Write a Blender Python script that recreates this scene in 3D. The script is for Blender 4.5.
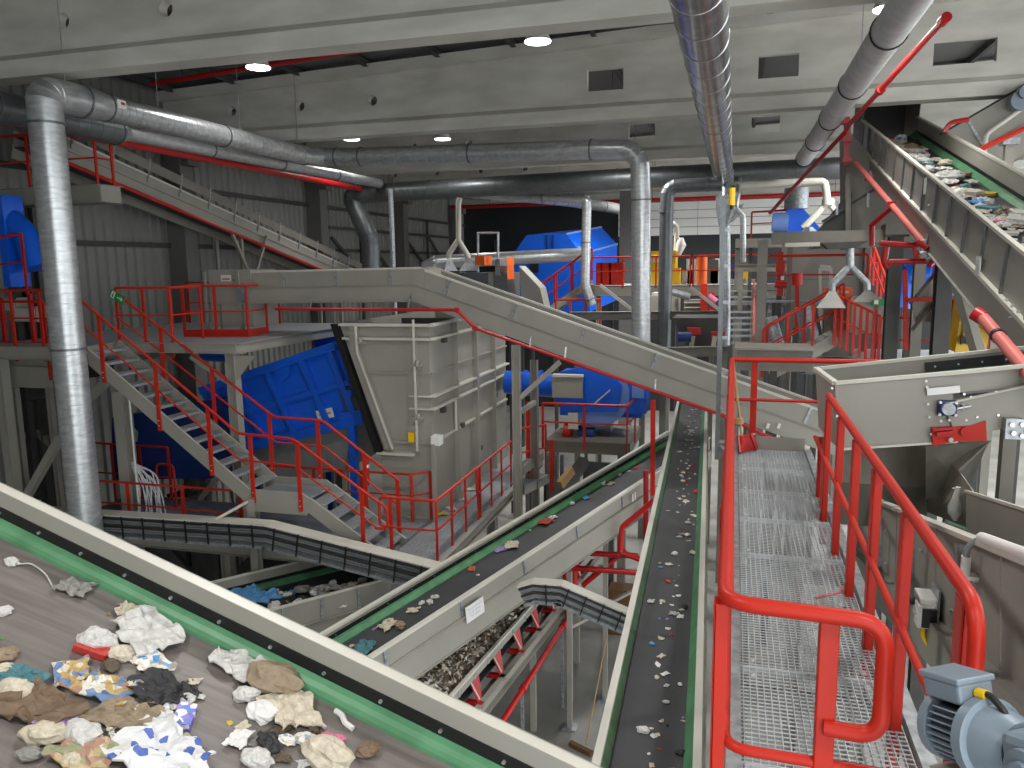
import bpy, math, random
from mathutils import Vector, Matrix
V = Vector
scene = bpy.context.scene
for o in list(bpy.data.objects):
    bpy.data.objects.remove(o)
COL = scene.collection
# ---------------------------------------------------------------- camera
FPX, ZC = 784.0, 8.6
nad = V((73, 5170, FPX)).normalized()
yv = V((223, -122, FPX)); yv = (yv - nad * nad.dot(yv)).normalized()
up = -nad
xv = yv.cross(up)
if xv.x < 0: xv = -xv
RIGHT, DOWN, FWD = (V((xv[i], yv[i], up[i])) for i in range(3))
cam = bpy.data.cameras.new('camera'); camo = bpy.data.objects.new('camera', cam); COL.objects.link(camo)
cam.sensor_fit = 'HORIZONTAL'; cam.sensor_width = 36; cam.lens = FPX * 36 / 1024
cam.clip_start = .05; cam.clip_end = 300
mw = Matrix((RIGHT, -DOWN, -FWD)).transposed().to_4x4(); mw.translation = V((0, 0, ZC))
camo.matrix_world = mw
scene.camera = camo
# ---------------------------------------------------------------- light
W = bpy.data.worlds.new('world'); scene.world = W; W.use_nodes = True
bg = W.node_tree.nodes['Background']; bg.inputs[0].default_value = (.93, .97, 1, 1); bg.inputs[1].default_value = WORLD = 3.1
LAMP_W = 900
def area(loc, rot, sx, sy, power, col=(1, 1, 1)):
    l = bpy.data.lights.new('daylight', 'AREA'); l.shape = 'RECTANGLE'; l.size = sx; l.size_y = sy; l.energy = power; l.color = col
    o = bpy.data.objects.new('daylight', l); COL.objects.link(o); o.location = loc; o.rotation_euler = rot
    return o
vs = scene.view_settings; vs.view_transform = 'Standard'; vs.look = 'None'; vs.gamma = 1; vs.exposure = 0.16; vs.use_curve_mapping = False

# ---------------------------------------------------------------- pixel -> place
def ray(px, py): return RIGHT * (px - 512) + DOWN * (py - 384) + FWD * FPX
def P(px, py, x=None, y=None, z=None):
    r = ray(px, py)
    t = x / r.x if x is not None else (y / r.y if y is not None else (z - ZC) / r.z)
    return V((0, 0, ZC)) + r * t
def on_plane(px, py, p0, n):
    r = ray(px, py); c = V((0, 0, ZC))
    return c + r * ((p0 - c).dot(n) / r.dot(n))

# ---------------------------------------------------------------- materials
def lin(h):
    v = [int(h[i:i+2], 16) / 255 for i in (0, 2, 4)]
    return tuple((c / 12.92 if c <= .04045 else ((c + .055) / 1.055) ** 2.4) for c in v)
MATS = {}
def mat(name, hexc, rough=.5, metal=0., var=.12, scale=3., bump=0., bscale=40., hex2=None, stretch=(1, 1, 1), spec=.5, fac=(.35, .7)):
    m = bpy.data.materials.new(name); m.use_nodes = True; nt = m.node_tree; N = nt.nodes; L = nt.links
    b = N['Principled BSDF']; b.inputs['Roughness'].default_value = rough; b.inputs['Metallic'].default_value = metal
    b.inputs['Specular IOR Level'].default_value = spec
    tc = N.new('ShaderNodeTexCoord'); mp = N.new('ShaderNodeMapping'); mp.inputs['Scale'].default_value = stretch
    L.new(tc.outputs['Object'], mp.inputs[0])
    nz = N.new('ShaderNodeTexNoise'); nz.inputs['Scale'].default_value = scale; nz.inputs['Detail'].default_value = 4
    L.new(mp.outputs[0], nz.inputs['Vector'])
    cr = N.new('ShaderNodeValToRGB'); L.new(nz.outputs[0], cr.inputs[0])
    c = lin(hexc); c2 = lin(hex2) if hex2 else tuple(v * (1 - var) for v in c)
    cr.color_ramp.elements[0].position, cr.color_ramp.elements[1].position = fac
    cr.color_ramp.elements[0].color = (*c2, 1); cr.color_ramp.elements[1].color = (*c, 1)
    L.new(cr.outputs[0], b.inputs['Base Color'])
    if bump:
        n2 = N.new('ShaderNodeTexNoise'); n2.inputs['Scale'].default_value = bscale; L.new(mp.outputs[0], n2.inputs['Vector'])
        bp = N.new('ShaderNodeBump'); bp.inputs['Strength'].default_value = bump; bp.inputs['Distance'].default_value = .02
        L.new(n2.outputs[0], bp.inputs['Height']); L.new(bp.outputs[0], b.inputs['Normal'])
    MATS[name] = m; return m
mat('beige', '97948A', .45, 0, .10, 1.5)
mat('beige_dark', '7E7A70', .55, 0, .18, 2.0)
mat('beige_dirty', '96938A', .5, 0, .3, 3.0, hex2='6B665C', stretch=(1, 1, .3))
mat('rim', 'C9C6BA', .4, 0, .08, 2)
mat('red', 'B82818', .42, 0, .10, 2, spec=.3)
mat('pipe_red', 'B31B1B', .35, 0, .12, 2)
mat('pipe_pink', 'C86A62', .45, 0, .15, 3)
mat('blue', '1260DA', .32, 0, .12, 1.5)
mat('navy', '12306F', .45, 0, .15, 1.5)
mat('blue_pale', '6F8FD0', .35, 0, .1, 1.5)
mat('yellow', 'E9BE12', .4, 0, .15, 2)
mat('orange', 'E8641A', .45, 0, .1, 3)
mat('green', '5A9068', .45, 0, .14, 4, hex2='467853')
mat('green_sign', '16803C', .5, 0, .05, 2)
mat('white_paint', 'E6E5E0', .45, 0, .06, 3)
mat('paper', 'DCDAD6', .7, 0, .06, 8)
mat('print_grey', '8F93A0', .7, 0, .3, 60, hex2='E6E6E6')
mat('black', '121212', .55, 0, .2, 4)
mat('rubber', '2B2B2B', .6, 0, .25, 6, bump=.1)
mat('belt', '3B3C3E', .62, 0, .22, 2.5, bump=.08, bscale=60)
mat('belt_near', '7A736E', .5, 0, .25, 5, bump=.06, bscale=90, hex2='645D58', stretch=(.35, 6, 1))
mat('belt_dusty', '5C5C5C', .65, 0, .2, 3, bump=.1)
mat('galv', 'B8BCBF', .38, .6, .22, 14, hex2='8E9396')
mat('duct', 'D2D4D5', .34, .7, .2, 5, hex2='B4B7B8', stretch=(1, 1, 3))
mat('duct_pale', 'D8D9D8', .45, .4, .1, 4, hex2='C2C4C4')
mat('duct_shiny', 'C9CACB', .22, .95, .15, 5, hex2='9FA1A2')
mat('duct_dark', '767A7B', .42, .6, .2, 5)
mat('galv_dark', '7F8385', .45, .7, .2, 10)
mat('tread', 'C6CACD', .42, .55, .2, 30, hex2='8F9598')
mat('deck', 'A9AEB2', .5, .4, .3, 60, hex2='71767A')
mat('grate', 'C4C8CA', .42, .2, .15, 25)
mat('concrete', 'DAD8CF', .85, 0, .1, 1.2, bump=.12, bscale=30, hex2='C2C0B6', stretch=(.6, 1, 2))
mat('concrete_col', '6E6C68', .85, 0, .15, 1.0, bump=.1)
mat('floor', 'A5A49E', .55, 0, .1, .6, bump=.03, hex2='86857F')
mat('sheet', '84847F', .45, .15, .1, 1.0)
mat('roof', '6A6B6A', .55, .2, .1, 1.0)
mat('cladding', 'F0EFEA', .5, 0, .05, 1)
mat('dark_wall', '26282A', .6, 0, .2, .5)
mat('steel', '8C8B86', .5, .3, .15, 3)
mat('steel_dark', '4A4A47', .55, .2, .2, 3)
mat('motor', '7C8A96', .42, .1, .12, 6)
mat('motor_dark', '3C444B', .45, .2, .12, 6)
mat('wood', 'B08D5C', .6, 0, .2, 12, stretch=(8, 8, 1))
mat('wood_dark', '6A4A2C', .65, 0, .2, 6)
mat('bolt', 'D6D8D8', .3, .8, .05, 5)
mat('cable', '8B8D8E', .5, 0, .1, 10)
mat('cable_white', 'D2D6DA', .5, 0, .1, 10)
mat('curtain', '8A8A88', .6, 0, .15, 4)
mat('skin', 'C99A7C', .6)
def emis(name, col, s):
    m = bpy.data.materials.new(name); m.use_nodes = True; b = m.node_tree.nodes['Principled BSDF']
    b.inputs['Base Color'].default_value = (*col, 1); b.inputs['Emission Color'].default_value = (*col, 1); b.inputs['Emission Strength'].default_value = s
    MATS[name] = m
emis('lamp_glow', (1, .97, .95), 9)
# scraps of waste: one material for each colour
SC = {'white': 'CFCDC8', 'cream': 'CFC4AE', 'tan': '94826A', 'brown': '76604A', 'grey': '8E8C86', 'black_film': '2A2A2C', 'teal': '4A7F86',
      'sky': '5C9BD0', 'scrap_red': 'C03A32', 'pink': 'DB7396', 'scrap_yellow': 'CDAE48', 'mauve': 'A58BC0', 'dirt': '5C4F40', 'leafgreen': '5B7A58', 'scrap_orange': 'C8703A'}
for k, h in SC.items(): mat(k, h, .6, 0, .3, 9)
def patchy(name, cols, scale, rough=.45):
    m = bpy.data.materials.new(name); m.use_nodes = True; nt = m.node_tree; N = nt.nodes; L = nt.links
    b = N['Principled BSDF']; b.inputs['Roughness'].default_value = rough
    tc = N.new('ShaderNodeTexCoord'); vo = N.new('ShaderNodeTexVoronoi'); vo.inputs['Scale'].default_value = scale; L.new(tc.outputs['Object'], vo.inputs['Vector'])
    cr = N.new('ShaderNodeValToRGB'); cr.color_ramp.interpolation = 'CONSTANT'; L.new(vo.outputs['Color'], cr.inputs[0])
    el = cr.color_ramp.elements
    while len(el) < len(cols): el.new(.5)
    for i, c in enumerate(cols):
        el[i].position = i / len(cols) if i else 0; el[i].color = (*lin(c), 1)
    L.new(cr.outputs[0], b.inputs['Base Color']); MATS[name] = m
patchy('print_blue', ['D6D6D8', '4A62A8', 'D8D8D8', 'D2D2D2', 'D6D6D6', 'CFCDC8'], 9)
patchy('print_gold', ['B79A5E', 'C9C0AC', '6680A8', 'AE9258', 'CFCABC', 'A07860'], 6)
patchy('print_purple', ['6A58A8', '7F74C0', 'D9D4E8', '4E6FC0'], 5)
patchy('print_mix', ['E4E0D8', '7FA7C4', 'D8CFC0', 'EDEBE6', 'A89A88'], 5)
patchy('print_green', ['8E9470', 'B8A67E', 'A4806E', '8A8E6C'], 6)

# ---------------------------------------------------------------- mesh helpers
OFF = {}
def frame(d, upv=V((0, 0, 1))):
    d = V(d).normalized(); s = d.cross(upv)
    if s.length < 1e-4: s = d.cross(V((0, 1, 0)))
    s.normalize(); return d, s, s.cross(d).normalized()
class MB:
    def __init__(self): self.v = []; self.f = []; self.mi = []; self.sm = []; self.cm = 0
    def add(self, vs, fs, smooth=False):
        b = len(self.v); self.v += [tuple(v) for v in vs]
        for f in fs: self.f.append([b + i for i in f]); self.mi.append(self.cm); self.sm.append(smooth)
        return self
    def box(self, c, s, R=None):
        c = V(c); R = R or Matrix.Identity(3)
        vs = [c + R @ V((sx * s[0] / 2, sy * s[1] / 2, sz * s[2] / 2)) for sx in (-1, 1) for sy in (-1, 1) for sz in (-1, 1)]
        return self.add(vs, [(0, 1, 3, 2), (4, 6, 7, 5), (0, 4, 5, 1), (2, 3, 7, 6), (0, 2, 6, 4), (1, 5, 7, 3)])
    def mm(self, a, b):  # box from corner to corner
        a, b = V(a), V(b); return self.box((a + b) / 2, [abs(a[i] - b[i]) for i in range(3)])
    def extrude(self, prof, a, b, upv=V((0, 0, 1)), smooth=False):   # profile (side, normal) swept a -> b
        a, b = V(a), V(b); d, s, n = frame(b - a, upv); k = len(prof)
        vs = [a + s * p + n * q for p, q in prof] + [b + s * p + n * q for p, q in prof]
        fs = [(i, (i + 1) % k, k + (i + 1) % k, k + i) for i in range(k)] + [tuple(range(k))[::-1], tuple(range(k, 2 * k))]
        return self.add(vs, fs, smooth)
    def bar(self, a, b, w, h, upv=V((0, 0, 1)), os=0, on=0):
        return self.extrude([(os - w / 2, on - h / 2), (os + w / 2, on - h / 2), (os + w / 2, on + h / 2), (os - w / 2, on + h / 2)], a, b, upv)
    def ibeam(self, a, b, w, h, t=.015, upv=V((0, 0, 1))):
        x, y = w / 2, h / 2
        return self.extrude([(-x, -y), (x, -y), (x, -y + t), (t / 2, -y + t), (t / 2, y - t), (x, y - t), (x, y), (-x, y), (-x, y - t), (-t / 2, y - t), (-t / 2, -y + t), (-x, -y + t)], a, b, upv)
    def channel(self, a, b, w, h, t=.012, upv=V((0, 0, 1)), os=0, on=0):  # open towards +side
        y = h / 2
        return self.extrude([(os, on - y), (os + w, on - y), (os + w, on - y + t), (os + t, on - y + t), (os + t, on + y - t), (os + w, on + y - t), (os + w, on + y), (os, on + y)], a, b, upv)
    def prism(self, poly, vec):
        poly = [V(p) for p in poly]; vec = V(vec); k = len(poly)
        return self.add(poly + [p + vec for p in poly], [tuple(range(k))[::-1], tuple(range(k, 2 * k))] + [(i, (i + 1) % k, k + (i + 1) % k, k + i) for i in range(k)])
    def rings(self, rs, n=16, caps=True, smooth=True):   # rs: (centre, axis, radius)
        vs = []
        s0 = None
        for c, ax, r in rs:
            ax = V(ax).normalized()
            if s0 is None: _, s0, _ = frame(ax)
            s = (s0 - ax * s0.dot(ax))
            s = s.normalized() if s.length > 1e-5 else frame(ax)[1]
            s0 = s; t = ax.cross(s)
            vs += [V(c) + (s * math.cos(2 * math.pi * i / n) + t * math.sin(2 * math.pi * i / n)) * r for i in range(n)]
        fs = []
        for j in range(len(rs) - 1):
            for i in range(n):
                fs.append((j * n + i, j * n + (i + 1) % n, (j + 1) * n + (i + 1) % n, (j + 1) * n + i))
        b = len(self.v); self.add(vs, fs, smooth)
        if caps:
            for rr in (range(n), range((len(rs) - 1) * n, len(rs) * n)):
                self.f.append([b + i for i in rr]); self.mi.append(self.cm); self.sm.append(False)
        return self
    def cyl(self, a, b, r, n=16, r2=None, smooth=True):
        a, b = V(a), V(b); return self.rings([(a, b - a, r), (b, b - a, r if r2 is None else r2)], n, True, smooth)
    def tube(self, pts, r, n=8, bend=0., bn=5, closed=False):
        pts = [V(p) for p in pts]
        q = rounded(pts, bend, bn) if bend else pts
        rs = []
        for i, p in enumerate(q):
            a = (q[i] - q[i - 1]).normalized() if i else (q[1] - q[0]).normalized()
            b = (q[i + 1] - q[i]).normalized() if i < len(q) - 1 else a
            ax = (a + b); ax = ax.normalized() if ax.length > 1e-4 else a
            c = max(.5, ax.dot(a)); rs.append((p, ax, r / (c if not bend else 1)))
        return self.rings(rs, n)
    def build(self, name, material, parent=None, label=None, cat=None, group=None, kind=None, mats=None, sharp=True, bevel=0.):
        if parent is not None: off = OFF[parent.name]
        else:
            xs, ys, zs = zip(*self.v); off = V(((min(xs) + max(xs)) / 2, (min(ys) + max(ys)) / 2, min(zs)))
        me = bpy.data.meshes.new(name); me.from_pydata([tuple(V(v) - off) for v in self.v], [], self.f); me.update()
        for m in (mats or [material]): me.materials.append(MATS[m])
        me.polygons.foreach_set('material_index', self.mi); me.polygons.foreach_set('use_smooth', self.sm)
        if any(self.sm) and sharp: me.set_sharp_from_angle(angle=math.radians(40))
        me.validate()
        o = bpy.data.objects.new(name, me); COL.objects.link(o); OFF[o.name] = off
        if parent is not None: o.parent = parent
        else: o.location = off
        if bevel:
            bv = o.modifiers.new('bevel', 'BEVEL'); bv.width = bevel; bv.segments = 2; bv.limit_method = 'ANGLE'
        tag(o, label, cat, group, kind); return o
def rounded(pts, r, n=5):
    out = [pts[0]]
    for i in range(1, len(pts) - 1):
        p, a, b = pts[i], pts[i - 1] - pts[i], pts[i + 1] - pts[i]
        k = min(r, a.length * .49, b.length * .49)
        s, e = p + a.normalized() * k, p + b.normalized() * k
        for j in range(n + 1):
            t = j / n; out.append(s * (1 - t) ** 2 + p * 2 * t * (1 - t) + e * t * t)
    out.append(pts[-1]); return out
def tag(o, label=None, cat=None, group=None, kind=None):
    for k, v in (('label', label), ('category', cat), ('group', group), ('kind', kind)):
        if v: o[k] = v
    return o
def thing(name, label, cat, loc, group=None):
    o = bpy.data.objects.new(name, None); COL.objects.link(o); o.location = V(loc); OFF[o.name] = V(loc); o.empty_display_size = .1
    return tag(o, label, cat, group)
def struct(mb, name, m, label=None, parent=None, **k):
    return mb.build(name, m, parent, label, kind=None if parent else 'structure', **k)
def inst(me, name, parent, loc, rot=None, scale=None):     # a piece that shares its mesh
    o = bpy.data.objects.new(name, me); COL.objects.link(o)
    if parent is not None: o.parent = parent; o.location = V(loc) - OFF[parent.name]
    else: o.location = V(loc)
    if rot is not None: o.rotation_euler = rot.to_euler() if isinstance(rot, Matrix) else rot
    if scale is not None: o.scale = scale
    OFF[o.name] = V(loc); return o
def piece(mb, name, m):       # a mesh about the origin for inst()
    me = bpy.data.meshes.new(name); me.from_pydata(mb.v, [], mb.f); me.materials.append(MATS[m])
    me.polygons.foreach_set('use_smooth', mb.sm)
    if any(mb.sm): me.set_sharp_from_angle(angle=math.radians(40))
    me.update(); return me
def basis(d, upv=V((0, 0, 1))):   # columns: d, side(left), normal
    d, s, n = frame(d, upv); return Matrix((d, -s, n)).transposed()
def lerp(a, b, t): return V(a) * (1 - t) + V(b) * t
# ================================================================ the hall
XW, YB = -16.0, 46.0
XR = 22.0
ztop = lambda x: 13.66 + (x + 14.67) * .036
m = MB(); m.box((2.5, 19, -.1), (39, 56, .2)); struct(m, 'floor', 'floor', 'pale grey concrete floor of the sorting hall')
# left wall: corrugated sheets bay by bay
bays = [-4.0, 4.1, 12.0, 19.9, 27.8, 35.7, 43.6, YB]
m = MB(); m.box((XW - .12, 20, 7), (.04, 52, 14.4)); wl = struct(m, 'wall_left', 'sheet', 'corrugated grey metal wall on the left')
def corrugated(p0, p1, z0, z1, pitch, depth, nrm):
    p0, p1 = V(p0), V(p1); d = (p1 - p0); L = d.length; d.normalize(); n = int(L / pitch); mb = MB(); nrm = V(nrm)
    prof = []
    for i in range(n):
        b = i * L / n; w = L / n
        prof += [(b, 0), (b + w * .30, 0), (b + w * .42, depth), (b + w * .82, depth), (b + w * .94, 0)]
    prof.append((L, 0))
    vs = [p0 + d * s + nrm * t + V((0, 0, z)) for s, t in prof for z in (z0, z1)]
    mb.add(vs, [(2 * i, 2 * i + 2, 2 * i + 3, 2 * i + 1) for i in range(len(prof) - 1)]); return mb
for i in range(len(bays) - 1):
    corrugated((XW, bays[i], 0), (XW, bays[i + 1], 0), 0, 13.6, .33, .07, (1, 0, 0)).build('corrugated_sheet', 'sheet', wl)
    for z in (6.2, 9.3, 11.0):
        m = MB(); m.bar((XW + .13, bays[i], z), (XW + .13, bays[i + 1], z), .1, .14); m.build('girt', 'steel_dark', wl)
n = 0
for y in bays[1:-1]:
    n += 1
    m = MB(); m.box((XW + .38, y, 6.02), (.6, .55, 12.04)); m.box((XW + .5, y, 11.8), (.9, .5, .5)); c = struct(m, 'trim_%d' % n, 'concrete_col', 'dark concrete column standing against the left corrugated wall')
    c['group'] = 'columns along the left wall'
# back wall
m = MB(); m.box((3, YB + .2, 7.2), (38, .3, 14.4)); wb = struct(m, 'wall_back', 'dark_wall', 'dark rear wall with pale cladding boards above')
for i in range(5):
    for k in range(6):
        m = MB(); m.box((-4.3 + 4.45 * k, YB - .02, 10.13 + .47 * i + .225), (4.43, .09, .44)); m.build('cladding_board', 'cladding', wb)
for k in range(9):
    m = MB(); m.box((-14 + 3.6 * k, YB, 5.05), (.06, .12, 10.1)); m.build('wall_post', 'steel_dark', wb)
m = MB(); m.box((-8.5, -7.2, 7), (15.5, .2, 14.2)); wf = struct(m, 'wall_front_light_block', 'sheet', 'grey metal wall behind the viewer at left')  # out of view; added to keep daylight off the left of the hall
# concrete roof beams with holes in the web
def plate_with_holes(outline, holes, y0, y1):
    cu = bpy.data.curves.new('tmp', 'CURVE'); cu.dimensions = '2D'; cu.fill_mode = 'BOTH'; cu.extrude = (y1 - y0) / 2
    for poly in [outline] + holes:
        s = cu.splines.new('POLY'); s.points.add(len(poly) - 1); s.use_cyclic_u = True
        for p, q in zip(s.points, poly): p.co = (q[0], q[1], 0, 1)
    o = bpy.data.objects.new('tmp', cu); COL.objects.link(o)
    dg = bpy.context.evaluated_depsgraph_get(); dg.update(); me = bpy.data.meshes.new_from_object(o.evaluated_get(dg))
    mb = MB(); ym = (y0 + y1) / 2
    mb.add([(v.co.x, ym - v.co.z, v.co.y) for v in me.vertices], [list(p.vertices) for p in me.polygons])
    bpy.data.objects.remove(o); bpy.data.curves.remove(cu); bpy.data.meshes.remove(me); return mb
circ = lambda x, z, r: [(x + r * math.cos(a * math.pi / 9), z + r * math.sin(a * math.pi / 9)) for a in range(18)]
rect = lambda x0, x1, z0, z1: [(x0, z0), (x1, z0), (x1, z1), (x0, z1)]
rh = []
for k in range(4): rh.append(circ(-15.77 + 2.145 * k, 12.95, .135))
for k in range(5): rh.append(rect(-3.6 + 4.0 * k - (.35 if k == 2 else 0), -2.72 + 4.0 * k, 12.78, 13.28))
BEAMY = [4.1, 12.0, 19.9, 27.8, 35.7, 43.6]
for i, y in enumerate(BEAMY):
    n += 1
    zb = 12.05
    mb = plate_with_holes([(-15.9, zb + .3), (XR, zb + .3), (XR, ztop(XR) - .28), (-15.9, ztop(-15.9) - .28)], rh, y - .06, y + .1)
    o = struct(mb, 'trim_%d' % n, 'concrete', 'precast concrete roof girder, %s from the camera' % ['first, overhead', 'nearest in view, across the upper left', 'second in view, with rectangular openings', 'third in view, in shadow', 'fourth in view, pale band', 'last in view'][i])
    m = MB(); m.extrude([(-.24, 0), (.24, 0), (.24, .3), (.1, .42), (-.1, .42), (-.24, .3)], (-15.9, y, zb), (XR, y, zb)); m.build('bottom_flange', 'concrete', o)
    m = MB(); m.extrude([(-.24, -.28), (.24, -.28), (.24, 0), (-.24, 0)], (-15.9, y, ztop(-15.9)), (XR, y, ztop(XR))); m.build('top_flange', 'concrete', o)
    for k in range(4):
        x = -15.77 + 2.145 * k; m = MB(); rs = [((x, y - .09, 12.95), (0, 1, 0), .165), ((x, y - .09, 12.95), (0, 1, 0), .132), ((x, y + .1, 12.95), (0, 1, 0), .132)]
        m.rings(rs, 18, False); m.build('sleeve', 'concrete', o)
# roof deck
m = MB(); m.extrude([(-26.9, .02), (26.9, .02), (26.9, .16), (-26.9, .16)], (-16.3, 19.5, ztop(-16.3) + .1), (XR, 19.5, ztop(XR) + .1))
rf = struct(m, 'ceiling', 'roof', 'dark metal roof deck on purlins between concrete girders')
for k in range(19):
    x = -15.4 + 2.0 * k; m = MB(); m.ibeam((x, -7, ztop(x) + .02), (x, YB, ztop(x) + .02), .12, .2); m.build('purlin', 'steel_dark', rf)
m = MB(); m.bar((-16.1, 19.5, 13.9), (-16.1, 19.6, 13.9), .1, .1); m.build('ridge_clip', 'steel_dark', rf)
# far concrete column under the fourth girder
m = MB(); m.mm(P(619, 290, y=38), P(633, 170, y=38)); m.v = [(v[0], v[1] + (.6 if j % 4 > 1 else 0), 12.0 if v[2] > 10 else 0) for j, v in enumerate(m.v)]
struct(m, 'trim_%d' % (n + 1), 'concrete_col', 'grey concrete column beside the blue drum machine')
# red sprinkler main under the roof
for (a, b, r, lab) in [(P(150, 84, y=17.6), P(700, -4, y=17.6), .06, 'red sprinkler pipe high under the roof between two girders'),
                       ((-15.6, 43, 11.9), (16, 43, 11.9), .11, 'red sprinkler main crossing in front of the rear wall')]:
    m = MB(); m.tube([a, b], r, 10); t = m.build('sprinkler_pipe', 'pipe_red', None, lab, 'pipe')
    for k in range(7):
        p = lerp(a, b, (k + .5) / 7); h = MB(); h.cyl(p, (p.x, p.y, ztop(p.x) + .12), .012, 6); h.build('hanger_rod', 'steel_dark', t)
# high-bay lamps
lamp_spots = [(-10.26, 16.), (-3.9, 16.), (2.5, 16.), (8.9, 16.), (-12.2, 24.2), (-9.4, 25.2), (-3.6, 24.), (4.2, 24.), (10.3, 24.),
              (-10.3, 32.), (-3.9, 32.), (2.5, 32.), (8.9, 32.), (-3.9, 40.), (2.5, 40.), (8.9, 40.), (-3.9, 8.), (2.5, 8.), (8.9, 8.), (-3.9, 0.), (2.5, 0.), (8.9, 0.)]
lab = {0: 'lit high-bay lamp hanging at left under the nearest girder', 1: 'lit high-bay lamp hanging beside the second girder, top centre', 4: 'lit high-bay lamp above the bend of the left duct',
       5: 'small lit high-bay lamp above the centre duct', 6: 'lit high-bay lamp just over the duct elbow', 7: 'lit high-bay lamp seen above the right conveyor'}
for i, (x, y) in enumerate(lamp_spots):
    z = 13.0 if y < 20 else 12.8
    if i in (4, 5): z = 12.75
    t = thing('high_bay_lamp', lab.get(i, 'high-bay lamp further off under the roof'), 'lamp', (x, y, z), 'high-bay lamps')
    m = MB(); m.rings([((x, y, z), (0, 0, 1), .27), ((x, y, z + .16), (0, 0, 1), .2), ((x, y, z + .2), (0, 0, 1), .1), ((x, y, z + .34), (0, 0, 1), .1)], 20); m.build('reflector', 'white_paint', t)
    m = MB(); m.cyl((x, y, z - .02), (x, y, z - .005), .26, 20); m.build('lens', 'lamp_glow', t)
    m = MB(); m.cyl((x, y, z + .3), (x, y, ztop(x) + .13), .012, 6); m.build('suspension_rod', 'steel_dark', t)
    l = bpy.data.lights.new('lamp_light', 'SPOT'); l.spot_size = math.radians(150); l.spot_blend = .8; l.shadow_soft_size = .27
    l.energy = LAMP_W * (.35 if x < -6 else 1.0) * (1.25 if y < 12 else (2.6 if y > 20 and x > -6 else 1)); l.color = (1, .985, .96)
    lo = bpy.data.objects.new('lamp_light', l); COL.objects.link(lo); lo.location = (0, 0, -.06); lo.parent = t

# ================================================================ builders
def along(pts, spacing, ends=True):
    out = []
    for i in range(len(pts) - 1):
        a, b = pts[i], pts[i + 1]; n = max(1, round((b - a).length / spacing))
        for k in range(n + (1 if i == len(pts) - 2 and ends else 0)):
            out.append((lerp(a, b, k / n), (b - a)))
    return out
def railing(label, pts, h=1.1, spacing=1.2, mids=(.55,), r=.022, m='red', drop=.12, pw=.06, pd=.03, kick=False, group=None, bend=.12, loop=(False, False), name='railing', fix=None):
    pts = [V(p) for p in pts]; t = thing(name, label, 'railing', pts[0], group); u = V((0, 0, h))
    top = [p + u for p in pts]
    mid0 = mids[0] if mids else h * .5
    if loop[0]:
        d = (pts[0] - pts[1]).normalized() * .22; top = [pts[0] + V((0, 0, mid0)), pts[0] + d + V((0, 0, mid0)), pts[0] + d + u] + top
    if loop[1]:
        d = (pts[-1] - pts[-2]).normalized() * .22; top = top + [pts[-1] + d + u, pts[-1] + d + V((0, 0, mid0)), pts[-1] + V((0, 0, mid0))]
    if loop[0]: top.pop(3)
    if loop[1]: top.pop(-4)
    mb = MB(); mb.tube(top, r, 8, bend=bend, bn=4); mb.build('handrail', m, t)
    for z in mids:
        mb = MB(); mb.tube([p + V((0, 0, z)) for p in pts], r * .68, 6, bend=bend, bn=3); mb.build('mid_rail', m, t)
    mb = MB(); mb.box((0, 0, (h - drop) / 2), (pw, pd, h + drop)); pm = piece(mb, 'post', m)
    for p, d in along(pts, spacing): inst(pm, 'post', t, p, (0, 0, math.atan2(d.y, d.x)))
    if kick:
        for i in range(len(pts) - 1):
            mb = MB(); mb.bar(pts[i] + V((0, 0, .08)), pts[i + 1] + V((0, 0, .08)), .008, .16); mb.build('toe_board', kick if isinstance(kick, str) else m, t)
    return t
def support(t, pts, z0=0., w=.12, m='steel_dark', deck=True):
    pts = [V(p) for p in pts]
    if deck:
        for i in range(len(pts) - 1): mb = MB(); mb.bar(pts[i] - V((0, 0, .14)), pts[i + 1] - V((0, 0, .14)), .35, .05); mb.build('deck_strip', 'deck', t)
    for q in (pts[0], pts[-1]): mb = MB(); mb.bar((q.x, q.y + .05, z0), (q.x, q.y + .05, q.z - .12), w, w, upv=V((0, 1, 0))); mb.build('leg', m, t)
    return t
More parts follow.
